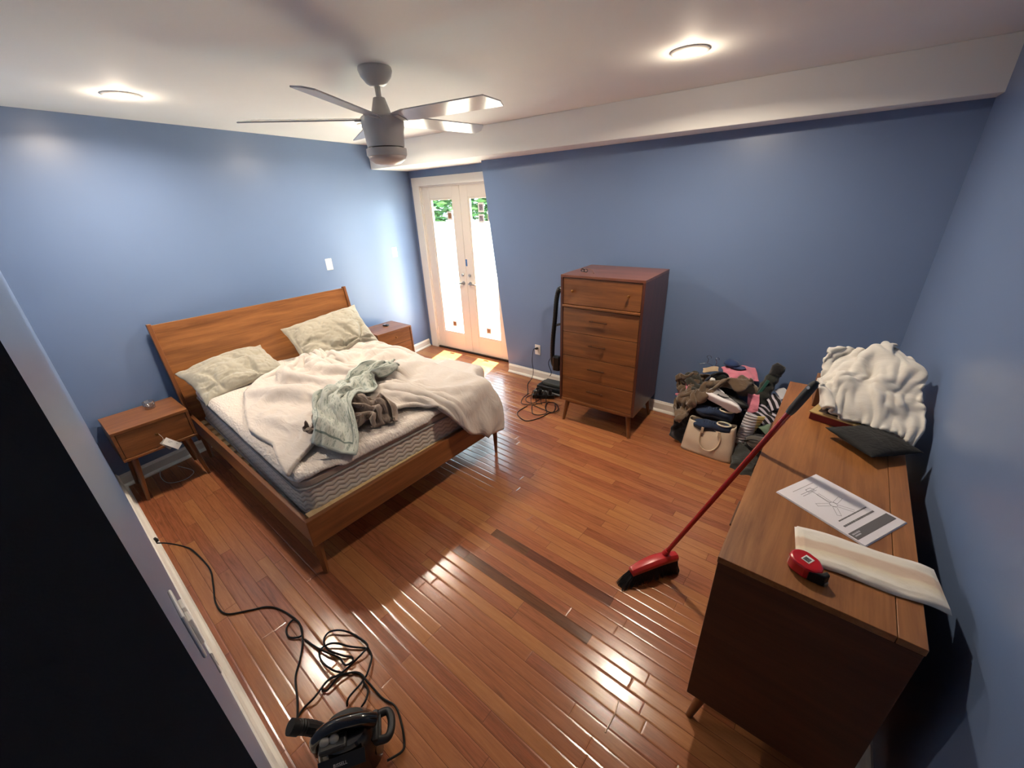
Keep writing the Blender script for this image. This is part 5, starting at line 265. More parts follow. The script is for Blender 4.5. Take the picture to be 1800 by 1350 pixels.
[284,2,-1,14,12,5,-14,-15,12,-7,3,-2,15,-1,15,6,-12,-6,13,-14,9,16,-9,17,-9,10,-20,7,-6,19,-4,-18,7,-14,1,-7,13,-15,10,-14,5,16,4,-16,10,-3,14,-9,11,-6,-20,1,3,-5,7,-1,3,-8,-2,0,-12,21,7,-10,-1,7,-1,-5,20,-14,-2,5,-20,9,-1,-18,29,-6,17,-25,-9,-10,17,-5,-7,30,-23,24,-35,32,-31,28,-21,-9,15,16,-28,21,-29,27,-28,22,10,-18,-1,18,-8,1,-6,-6,2,0,5,-1,2,9,-2,7,-21,15,-4,14,-25,-10,7,-14,28,-18,0,3,-10,22,-5,-19,4,2,17,-12,-2,-5,29,-38,36,-34,17,10,-34,20,-2,1,-1,2,-7,-16,30,-1,-1,-4,7,2,-7,-5,1,8,4,-3,3,-6,6,-2,9,-7,-6,-2,-7,24,-7,8,-29,24,-21,-1,-8,5,20,-17,-5,13,-12,9,-1,-11,14,19,-36,19,18,-34,32,-41,38,-35,16,1,8,20,-35,29,-1,-2,5,-3,-3,4,-2,3,5,3,-2,-4,-2,-4,-15,11,-1,-7,27,-24,17,1,8,-26,-7,3,2,-3,12,1,-12,17,13,-25,33,-19,-28,22,3,15,-36,38,-20,4,-20,15,19,-31,37,-26,29,-33,2,-4,4,-4,-4,0,2,7,1,-1,1,13,-22,-16,27,-18,-15,31,-14,30,-19,1,1,7,-13,-12,5,-7,7,31,-6,11,-29,24,-14,0,-10,-18,35,-31,17,0,-18,34,8,-21,-18,29,-14,21,-15,0,0,1,1,-3,-7,-3,8,7,-2,4,-20,12,-13,1,-4,11,-2,-6,27,1,-7,-8,0,-10,20,-18,8,1,-7,18,16,-16,11,-20,-15,17,-1,1,-18,34,-16,1,13,-31,15,19,-19,-8,15,-28,19,5,1,1,2,-7,-3,2,5,5,-2,-7,17,-24,1,3,7,-10,1,-5,-4,13,26,-21,-17,32,-8,3,-6,11,-11,0,12,-2,-8,-18,17,-18,9,3,22,-35,37,-43,2,32,-36,4,23,9,-32,34,-37,40,2,5,-5,-4,-3,10,-3,1,4,3,-4,3,-2,-3,-26,12,3,12,-13,0,11,-11,12,2,-14,8,21,-22,19,0,-6,-7,-15,21,-11,3,9,12,-38,38,-21,13,-16,-17,31,-14,19,-6,-9,0,1,-2,0,3,-3,-4,2,-2,3,1,2,-6,3,-8,10,-15,25,-30,15,-4,21,-19,3,10,12,-9,5,-8,9,-9,5,-19,5,-10,27,-4,-1,0,17,-38,8,4,-19,-1,38,-19,-16,31,-23,10,9,-3,-2,-3,-1,0,-5,-5,11,14,-12,0,1,-4,1,-3,-6,10,-14,33,-15,7,-7,-12,2,15,-1,-7,-1,8,-1,10,-10,-13,-3,15,-23,21,7,-3,1,4,-10,-9,12,-12,-8,31,-18,-11,23,-19,26,-40,38,-19,-1,-2,-1,0,16,-8,14,-22,8,-7,-10,23,-8,6,9,-30,32,-29,12,6,-18,16,-21,9,2,18,-26,27,-18,-6,4,3,-2,-4,-5,34,-24,-2,25,-27,16,-1,-14,14,7,4,-25,20,-30,6,-6,18,-1,-1,-2,2,-12,-2,0,11,3,10,5,-6,0,-3,0,-10,0,3,-2,21,2,-32,29,-28,2,-6,30,-36,-3,30,-12,-10,20,-26,27,-28,16,16,-24,32,-4,2,-12,-1,21,-26,20,-26,16,-6,-14,2,1,-2,1,8,-8,6,-2,-8,2,12,-1,-5,-1,13,-31,12,-14,27,-21,0,-5,25,-13,14,-7,-12,0,17,-14,-12,-2,12,-18,26,-25,22,-22,2,39,-23,16,5,-12,-7,-17,34,-10,-17,17,1,-14,-1,2,-4,-6,9,-1,-5,-1,3,0,0,6,1,-1,-1,-4,18,-16,-14,18,-18,20,-27,1,18,8,-13,-2,-9,28,-21,-9,6,-2,-8,27,-23,13,5,-4,27,-38,21,2,-24,5,1,10,1,-7,9,-4,-17,3,-7,4,1,0,-2,1,-1,-3,-3,8,2,1,-4,2,-13,27,-21,-8,12,-11,26,-23,-13,19,1,-18,28,-24,27,-19,5,4,11,-27,30,-11,2,11,-11,14,-29,22,-17,5,-13,-4,29,-29,15,-1,-16,3,5,-1,-8,1,0,0,0,-2,-2,5,6,-1,-16,20,-14,6,10,7,0,-3,-14,12,-17,-16,19,16,-30,30,-28,38,-37,23,-24,28,-32,28,5,-15,-2,4,7,-19,26,-18,-12,5,8,11,-26,10,-5,-4,9,1,-7,2,-1,0,-1,-15,15,2,7,5,-14,-12,26,-30,23,-17,10,3,-16,14,10,-9,21,-37,35,-37,33,-8,5,-26,29,-31,24,-25,-4,-3,-1,17,13,2,-1,8,-15,-10,-5,12,5,-9,3,-4,-2,15,2,-8,2,2,3,-17,5,1,4,7,2,-10,-14,13,-19,21,-10,3,14,-21,20,-2,-2,-2,-1,4,-23,8,18,-3,-20,30,-20,22,-1,-8,-9,-11,21,11,-26,4,-1,-16,3,8,4,0,4,0,-6,4,16,-1,-16,-4,-3,5,-9,3,5,14,3,-2,1,-1,-11,-7,-11,2,23,11,-26,17,-4,-1,-8,22,-13,-23,19,13,-15,-11,26,-24,-4,18,11,3,-16,8,9,-18,-3,-9,1,4,2,-1,-1,0,-6,-1,8,15,-5,-11,1,5,-25,0,7,14,14,-2,-5,-16,18,-29,9,6,-2,14,1,10,-35,21,-24,20,17,-17,-12,21,-3,-5,-19,20,-13,-12,13,-8,11,5,-2,-7,11,-7,-10,3,7,0,-1,0,1,-11,3,14,10,-8,-9,-2,0,-23,4,8,21,9,-17,3,-14,21,-23,-4,6,10,17,-27,22,-22,5,-3,20,0,-22,13,12,-18,14,-20,12,-11,-13,28,-20,10,5,0,-8,3,-9,0,7,0,2,0,0,-6,-1,4,17,5,-13,-9,7,-11,-13,5,12,14,2,4,-10,-19,25,-30,1,3,14,10,-22,29,-14,-16,5,22,-13,-10,24,-1,-25,21,-13,15,-24,-4,22,-25,0,24,-1,-4,-10,-3,4,2,2,0,0,0,-9,2,8,17,0,-14,-9,5,-12,-4,2,18,11,-15,15,-15,-12,23,-34,2,5,19,0,-13,33,-27,-13,18,20,-28,8,17,-6,-23,25,-27,12,-19,10,-4,16,-10,9,-2,-7,-5,3,3,3,0,0,1,-4,-4,4,11,13,-6,-14,6,-10,-17,2,4,21,1,-2,-4,6,-20,13,-20,4,13,17,-9,1,-1,-21,-2,22,15,-38,27,7,-4,-23,20,15,-25,-29,21,11,3,-4,0,-4,-10,1,5,5,0,0,0,2,-7,0,6,12,6,-12,-15,19,-17,-1,-11,14,19,-18,4,-11,20,1,-14,-8,-4,23,3,-9,7,-11,-13,1,6,5,1,17,5,-5,10,-21,8,-13,17,-16,3,-3,0,-2,-7,-3,4,10,0,0,8,0,1,-16,3,7,14,-2,-14,-13,28,-33,3,0,17,4,-2,1,1,-17,18,-21,4,1,23,-29,0,33,-21,-15,8,7,4,-1,-4,28,-27,-15,-1,18,0,-9,6,0,2,-1,0,-9,11,2,0,6,-11,-6,-7,17,-4,3,11,12,-11,-10,-13,30,-10,-21,7,15,1,-4,-16,20,-19,25,-27,1,8,9,-6,2,16,-21,-15,26,-6,-5,26,-26,0,8,11,-12,-3,9,-22,0,2,12,3,2,-1,-3,5,-8,3,-7,-2,-13,10,8,7,15,4,-16,-10,-2,-10,4,0,19,6,10,-3,-29,24,-30,24,-24,3,18,-2,-25,16,22,-17,-5,-1,23,-12,5,-2,13,-4,-7,-24,9,8,-2,-1,9,2,0,-3,-4,-5,7,-7,5,0,-7,-12,10,6,7,18,-2,-12,-27,30,-11,-12,10,21,-25,17,-1,-20,4,-10,25,-27,11,17,-4,-19,21,2,-18,1,8,-9,12,11,-7,-1,12,-14,-20,15,-4,9,6,-1,-2,0,-3,0,-3,3,0,0,0,-11,-9,9,8,12,13,-4,-15,-21,28,-14,-4,10,5,-23,34,1,-8,-20,-3,22,-29,28,9,-9,-13,25,-20,-6,-2,7,-11,-9,6,-5,6,25,-1,-13,0,10,-12,-1,2,0,1,0,-2,2,0,1,7,-10,-15,-1,10,6,19,-5,1,-14,-13,26,-24,12,-7,2,-12,14,15,-6,-21,4,8,5,18,-3,0,-7,2,-23,-3,1,-6,5,-7,12,2,0,-5,8,2,-7,8,1,0,0,0,0,0,7,5,0,-9,-5,-7,-7,6,9,-9,31,-4,-4,-20,1,4,-1,9,-8,-3,-8,17,11,-16,-18,16,0,14,10,-26,12,5,-19,-9,2,0,4,19,3,-8,-21,18,-4,1,1,1,0,0,0,0,0,1,-5,7,-6,-7,19,-10,-13,2,10,12,-12,20,-3,-11,-18,12,0,-3,5,0,1,-14,24,-1,-10,15,-20,4,15,-6,-25,12,0,-14,-1,11,10,3,-18,-3,17,3,-4,0,1,0,0,0,0,0,0,-1,0,2,-5,3,-8,22,-17,-9,6,5,-16,2,27,0,-16,13,-13,-1,10,-4,-1,0,0,12,-12,-5,17,-24,14,14,-15,-16,13,0,9,1,4,-26,8,7,7,-5,-4,1,1,0,0,0,0,0,0,0,-2,3,0,-1,6,-10,4,-11,2,3,14,-18,17,5,-10,-11,12,-4,3,5,13,-10,-9,-17,23,-8,-2,8,-16,11,3,-9,7,0,-4,14,-23,7,2,13,-12,4,-3,3,-2,0,0,0,0,1,0,0,0,1,10,-1,-16,-3,8,-6,-2,-11,26,-4,-11,19,-2,-14,3,15,5,2,-24,18,-29,35,-20,-7,8,-21,-2,13,2,22,-17,13,-6,-7,-2,4,15,-17,10,-15,14,-3,-2,-1,0,0,2,0,0,0,0,-3,8,-8,10,0,0,-8,-10,1,10,10,-23,18,5,-16,-1,9,-14,11,14,-33,15,17,3,-13,-5,15,-29,-2,21,-19,37,-10,-2,-19,11,13,-12,6,-16,14,-5,0,1,1,2,3,3,-9,0,0,0,-2,6,1,-10,-1,0,5,-16,9,-1,22,-8,-3,7,-11,-6,2,11,-24,12,22,-17,1,18,-12,-2,1,-3,-20,22,-3,-16,11,-4,7,13,-21,-1,1,19,-6,-9,4,8,6,5,-5,-12,1,0,0,0,3,2,5,-8,-2,1,4,-7,-7,2,15,-1,-18,12,-5,-7,-11,11,2,-12,23,3,-14,22,2,-26,15,5,-16,2,18,-19,2,-1,13,-21,9,7,11,-16,2,0,3,12,2,-15,-7,-3,-4,0,0,0,-6,6,5,5,-10,-1,-4,2,-6,2,6,19,-17,-2,0,-15,22,-25,33,2,-27,32,-26,7,11,-23,2,20,-12,-7,14,-5,-9,14,-19,13,18,-5,-21,12,-4,0,7,1,-25,1,-3,-1,-2,0,0,0,-3,1,-1,-2,5,2,7,-2,-6,-9,-1,-2,23,-23,14,13,-31,16,-4,-7,27,-5,-6,-2,-22,13,-7,21,1,-23,17,1,-1,-15,12,17,-31,3,5,2,4,-1,10,-26,0,-5,2,-2,0,0,0,0,-2,-1,-6,6,8,7,-14,-6,5,12,-19,24,-28,10,20,-28,27,-17,-5,6,-13,20,6,-12,8,-7,-7,8,6,-14,5,8,-15,9,17,-35,10,-3,7,-3,6,-1,-17,0,0,-2,0,-1,0,0,0,2,-4,-1,2,3,9,-5,5,-9,14,-25,24,-10,1,8,-29,30,-27,29,-25,12,0,-5,20,-33,18,7,-15,0,16,-11,-8,21,-8,12,-32,12,2,0,-1,0,-11,19,-3,-3,0,-4,-10,-3,-2,0,0,-2,0,0,10,-1,0,-19,6,17,-20,22,-26,14,10,-24,13,-18,38,-28,31,-16,-16,4,-12,27,6,-4,-5,-30,22,9,-22,18,15,-24,9,0,1,3,-5,0,-5,-12,0,0,-1,0,1,-2,-1,0,1,3,-5,-5,11,6,-13,-6,-4,-2,11,5,-3,-4,-10,32,0,-15,-2,21,-30,27,-18,-7,18,-23,17,-2,-13,13,-24,36,-15,-15,23,6,1,1,-3,-10,-2,-10,0,-5,-3,0,0,0,1,1,-1,0,-1,-3,9,-17,4,10,-10,7,17,-4,-13,0,13,-18,15,-29,19,19,-33,13,0,3,3,-18,5,10,-6,6,4,-21,34,-27,27,-26,-2,4,1,-2,-3,-1,-5,-5,-1,3,2,0,0,1,2,-1,5,-1,1,0,-5,5,-8,6,1,2,2,-13,9,3,-22,16,-11,5,-12,3,29,-29,14,3,15,-18,-11,18,-17,24,-1,-12,1,23,-19,-7,-15,-1,1,1,5,-5,-6,-3,3,14,4,-3,-4,0,0,-1,-5,-1,1,1,1,-6,1,0,8,-2,-2,13,-11,-4,11,-32,25,-6,3,15,-26,25,-14,-7,19,-3,-21,-5,21,-7,9,0,-18,9,-11,22,-21,10,-6,-5,-11,-1,-1,0,3,1,6,8,3,-7,-1,0,-3,-1,1,2,-5,4,6,-10,6,1,-6,-9,13,-2,-12,26,-30,17,18,-29,21,-27,24,-28,11,22,-7,-22,-1,11,15,2,-24,-2,19,-25,19,-17,-4,-3,0,-2,2,4,-2,0,1,3,10,5,-8,0,-1,-2,3,-5,5,8,-11,-13,2,20,-11,3,18,-31,29,-31,31,-10,-14,25,-30,21,-27,26,-21,19,9,-10,-21,0,11,16,-6,-26,14,9,-25,0,-1,-1,0,1,1,-2,0,1,0,2,1,13,15,-6,-4,-2,1,7,0,-8,-9,8,4,-16,0,11,-4,23,-16,18,-23,23,-23,4,14,-22,21,-26,20,-9,-1,18,-15,-16,0,14,20,-12,-36,4,8,-5,0,1,-1,2,0,-3,-3,0,3,1,1,1,5,22,4,-2,1,-4,-1,-2,5,7,-4,5,3,-5,3,-6,-19,0,28,-4,-1,-20,9,14,-18,9,-13,-2,26,4,0,-14,-17,5,-18,12,8,-12,4,-1,-2,-2,-2,3,1,1,-5,-1,1,2,1,0,1,0,18,-3,1,2,1,4,-1,-10,-1,5,-1,7,-16,4,24,-20,-16,19,19,-11,-12,-1,14,-13,-6,-5,-2,11,15,-10,0,-28,14,-11,6,5,-7,0,1,-3,1,-2,3,0,-1,-1,0,1,1,0,0,1,-1,-5,3,2,0,-2,7,7,3,1,-1,-1,-2,-26,10,21,-16,-21,20,15,4,-12,-4,10,-16,-5,-10,1,17,-1,-20,0,-7,12,-11,5,4,-5,-3,0,0,-1,2,1,-1,6,-1,-2,-1,1,1,1,1,-7,3,5,1,0,0,-1,-3,0,0,-1,0,7,-24,12,26,-13,-26,6,7,21,-2,-2,14,-5,-15,-19,5,19,2,-10,-12,-9,2,-4,-1,3,-2,-1,-1,0,4,-2,1,-2,0,1,2,0,-1,1,1])
CLOTH['fleece']=(46,0.0015,[0.1689, 1.9807, 0.8855],
[30,4,-8,4,1,9,9,3,-8,-4,10,11,11,-7,13,10,10,8,10,3,8,-5,10,2,10,-5,9,3,11,-2,9,5,8,4,4,9,-1,5,4,2,1,7,-6,3,9,-4,-11,4,9,-2,2,-2,-2,0,6,4,-4,-3,-5,9,-6,-1,-1,0,-2,3,-2,8,-5,3,-4,6,-4,2,-4,6,-3,1,-3,1,0,-3,5,-1,0,1,2,-3,6,-1,-4,7,0,-2,1,0,1,0,0,0,2,0,-1,-1,0,1,-2,-1,-1,0,0,1,0,2,0,1,-1,2,-2,0,-1,1,0,-1,0,0,1,-1,1,0,0,2,0,0,2,0,-2,1,2,-4,0,0,1,1,-1,0,0,2,1,-1,-2,1,0,-2,-1,-1,1,0,1,1,0,0,1,0,0,1,-1,0,-1,0,0,0,0,0,0,1,1,-1,2,0,1,0,1,0,-2,1,0,1,1,-1,-1,0,1,2,-1,-1,1,-1,0,-1,-2,1,-2,1,0,0,2,1,-1,1,1,-1,1,0,-2,0,0,0,0,0,0,0,0,1,0,0,1,2,0,1,-2,0,1,1,0,-1,-1,0,2,1,0,-1,-1,1,0,-1,0,-1,0,-2,0,2,0,0,1,0,1,0,0,-1,1,-1,0,1,0,-1,0,-1,1,1,-1,1,1,0,2,1,-4,2,2,2,0,-3,-1,0,2,1,-1,-1,1,0,0,0,-1,-1,0,0,-1,0,1,1,0,0,-1,0,0,1,0,0,0,0,0,1,-1,1,0,-1,1,0,0,1,1,2,-5,3,2,0,0,-1,-1,1,1,0,-1,0,-1,1,1,-1,0,0,-1,0,0,0,1,-1,0,0,1,0,-1,-1,1,1,0,0,0,0,1,0,-1,0,0,0,1,1,0,-1,-3,1,1,1,-1,0,0,1,0,-1,0,0,0,0,-1,1,0,0,0,0,0,0,-1,1,1,-1,-1,0,0,1,0,0,0,-1,0,0,0,1,0,0,0,0,1,0,0,-1,-2,0,-1,0,1,2,1,-1,-1,0,1,-1,0,-1,1,0,1,-1,0,0,1,-1,0,0,-1,1,0,1,0,-1,0,0,0,0,0,-1,0,0,1,-1,-1,1,1,2,0,0,3,-3,-1,-1,0,1,2,0,-1,-1,0,1,-1,0,-1,2,0,0,0,0,-1,0,0,0,-1,-1,1,0,1,1,0,0,0,-1,0,0,-1,0,0,0,0,0,0,1,0,-2,10,-7,-3,-1,-1,1,0,0,-1,0,0,1,0,0,0,0,1,0,-1,0,1,0,0,-1,-1,0,0,1,0,0,0,0,0,1,-1,0,0,0,-1,0,0,-1,1,0,1,2,-7,5,1,0,1,-1,0,0,-1,-1,0,1,1,0,0,0,1,0,0,0,0,0,0,-1,-1,-1,1,0,1,1,0,-1,0,0,1,0,0,-1,0,-1,0,1,-1,1,1,2,-1,0,1,0,-1,-1,0,0,1,-1,-1,0,1,1,0,0,0,1,0,-1,1,0,0,0,-1,0,-1,0,0,1,0,1,0,-1,0,0,1,0,-2,1,0,0,0,0,0,2,0,0,-1,0,0,-1,-1,2,0,0,-1,-1,0,1,1,0,-1,1,0,2,-1,1,0,-1,0,-1,0,0,0,0,0,1,0,0,0,1,0,-1,0,-1,2,0,-1,-1,-1,-1,0,-1,1,0,-1,0,0,0,1,-1,-1,-1,1,0,0,0,1,-1,2,0,1,0,0,0,-1,0,0,0,0,-1,1,0,0,0,0,0,0,0,-1,2,0,0,0,-2,0,-2,-2,1,1,1,0,0,0,0,0,0,-2,-1,-1,0,1,1,0,1,0,0,1,0,0,0,0,0,-1,0,1,0,-1,0,0,0,0,1,0,-1,1,-1,0,0,-1,0,-1,2,-1,2,-1,1,1,-1,0,0,1,-1,-1,-1,-1,1,0,0,1,0,0,1,-2,1,1,1,1,0,-1,-1,-1,1,0,-1,0,1,0,-1,0,1,-1,1,-1,0,0,-1,0,0,1,0,1,-1,0,0,-1,-1,1,2,0,-2,-1,0,0,1,-1,2,1,-2,0,-1,0,2,2,1,-1,-1,-1,-1,1,0,0,0,-1,0,0,1,1,-1,0,0,-1,0,-1,-2,4,-2,0,0,0,0,-1,-1,0,1,0,-1,0,0,0,0,0,0,1,1,-2,0,-1,0,2,0,0,-1,0,0,0,1,1,0,-1,-1,0,0,1,0,0,0,0,-1,0,-2,-6,4,1,1,1,2,0,-3,-1,0,1,0,1,0,1,-1,0,-1,1,0,1,-2,0,-1,-1,0,0,0,1,1,0,1,0,0,1,0,-1,-1,0,0,0,0,1,0,0,-1,-3,1,1,-1,1,2,1,0,-2,0,0,0,0,1,0,1,0,0,-1,1,0,0,-1,0,-1,0,-1,1,0,0,1,-2,1,0,1,0,0,0,0,1,-1,-1,-1,1,0,2,-1,0,-1,0,0,1,1,0,0,1,0,1,-1,0,0,1,0,0,0,1,0,0,0,-1,0,-1,0,-1,1,0,-1,1,-1,0,0,0,0,1,1,-1,0,-1,0,-1,0,0,1,0,-1,-1,-2,0,2,0,1,0,2,0,1,-1,1,-1,0,0,1,0,0,0,0,0,-1,0,0,0,-1,0,0,0,-1,0,0,1,0,0,0,1,0,0,-1,-1,-1,-2,10,-7,-1,-2,0,-1,0,1,0,0,1,2,1,0,-2,0,0,0,0,1,0,0,-1,-1,0,1,0,0,0,-1,0,0,0,0,0,0,0,0,1,1,0,0,-1,0,-1,-1,-8,7,2,2,-1,-1,-1,1,-1,1,1,1,0,-1,0,-1,0,1,0,-1,1,0,-1,0,-1,0,1,1,-1,0,-1,-1,1,0,0,1,1,0,1,0,2,1,0,-2,-1,0,-3,3,1,1,0,0,-2,0,1,0,1,1,-1,0,-1,-1,0,0,0,0,0,0,1,0,0,-1,0,1,1,-1,-1,0,0,0,0,0,1,2,0,1,1,0,1,0,-1,2,5,-3,-1,0,2,-1,-1,-2,1,0,1,1,1,-1,0,-1,-1,-1,0,-1,-1,1,2,0,0,0,1,0,-1,0,0,0,0,1,0,-1,1,1,1,0,0,1,1,-1,-3,-6,11,-7,-3,-1,0,0,0,1,-1,1,0,0,0,1,-1,0,-2,0,-1,-1,0,0,0,2,1,-1,0,1,0,-1,0,1,0,0,0,0,0,0,1,0,1,1,-1,-1,-3,-5,-7,7,1,0,-1,0,1,0,0,-1,0,0,0,0,0,-1,0,-1,-1,0,-1,0,0,0,1,2,1,-1,1,0,1,-1,1,-1,0,-1,0,0,0,1,0,-1,0,-2,0,4,1,-1,2,-1,-2,0,1,1,-1,-1,-1,1,0,-1,1,1,0,-2,-1,0,0,-1,-1,1,1,2,1,0,0,1,0,0,-1,0,0,0,-1,0,-1,0,-1,0,-2,0,-1,-4,-1,1,0,0,0,-1,0,1,0,0,-1,-1,-1,1,0,1,1,-1,-2,-1,0,0,0,-1,2,2,1,1,-1,0,1,0,0,0,-1,0,0,-2,-2,-1,-1,0,0,0,0,-1,0,-1,0,1,0,-1,0,0,1,0,0,-1,-1,-1,0,2,1,0,-2,-2,1,0,0,1,0,1,0,0,0,1,-1,1,-1,0,0,1,-1,-1,-2,-2,-1,-1,1,2,0,1,4,-5,-2,1,1,1,-1,-1,0,0,1,1,1,-1,0,-1,1,1,-2,-1,-1,2,0,0,0,-1,1,0,0,0,0,-1,0,0,0,-1,1,-1,-1,-1,-1,0,1,1,2,-2,-3,2,-1,0,1,0,0,1,0,0,0,1,0,1,0,0,-1,-1,0,-1,0,0,1,0,0,0,-1,-1,1,0,0,-1,-1,0,0,0,-1,0,0,-1,-1,-1,1,3,3,2,-1,-1,1,-1,0,0,1,0,1,1,0,-1,2,0,0,0,0,-1,0,-2,1,-1,0,-1,0,1,0,0,0,1,0,-1,-2,-1,0,0,1,0,0,-1,0,-1,0,1,5,12,-1,0,-1,1,1,0,-1,2,1,0,0,1,-1,1,0,0,0,0,-1,0,-2,-1,-1,-1,1,0,0,1,0,-1,1,0,-1,-2,0,1,0,0,0,1,-1,-1,-1,1,1,2,-1,0,0,1,1,1,0,-1,0,1,1,0,0,0,0,0,0,-1,1,1,-1,-1,-3,-1,-1,0,1,0,-1,1,0,0,1,-1,-1,0,0,0,0,0,1,1,-2,-1,1,-1,12,-9,-3,0,1,2,1,-1,-1,0,1,-1,0,0,1,0,-1,-1,0,2,1,-1,-1,-2,-3,0,1,0,0,-1,0,3,0,0,-2,-1,-1,1,0,0,1,1,1,-1,-3,-4,1,1,0,-1,0,2,1,0,-1,0,-1,1,-2,0,0,0,0,1,1,1,1,0,-1,-2,-2,-1,-1,0,0,0,0,0,3,0,-1,-3,-2,0,1,0,1,1,2,-1,-1,2,1,2,0,-1,-1,0,2,1,1,-1,1,-1,-1,-2,-1,1,1,1,0,1,0,0,0,-1,-1,-2,-1,0,0,-1,0,0,1,2,0,-2,-2,-2,0,1,-1,1,0,1,-1,-7,-12,11,5,1,-1,-2,1,1,0,0,0,0,0,-1,-1,-1,1,2,1,-1,0,1,-1,0,0,-2,-2,-1,0,0,-2,0,0,2,2,0,-2,-3,-1,-1,1,-1,0,1,1,4,2,1,2,1,-1,-1,-2,1,0,0,-1,1,0,0,0,-1,-1,1,1,0,1,0,0,0,0,0,-2,-3,0,-1,0,-2,0,1,2,3,0,-2,-3,-1,-2,0,0,-1,2,2,3,1,1,1,0,-1,-2,-1,0,0,0,0,1,0,0,-1,-1,-1,1,1,0,0,2,1,1,-1,-1,-2,-2,0,-2,-1,-1,1,1,3,2,0,-2,-2,-2,-1,-1,1,-1,1,11,-6,-2,0,1,0,-2,-1,0,1,0,0,1,-2,1,0,-1,-1,-2,1,0,1,2,2,-2,2,2,-1,-5,1,-1,-1,0,0,-2,1,5,3,1,-4,-2,-3,-3,0,1,-6,0,4,-5,4,0,-1,-1,-2,0,1,2,2,1,-6,4,-2,2,-3,-7,6,-3,0,5,2,-9,6,10,-2,-9,6,-3,-2,1,3,-11,4,7,6,0,-3,-6,-2,-7,3,5,3],
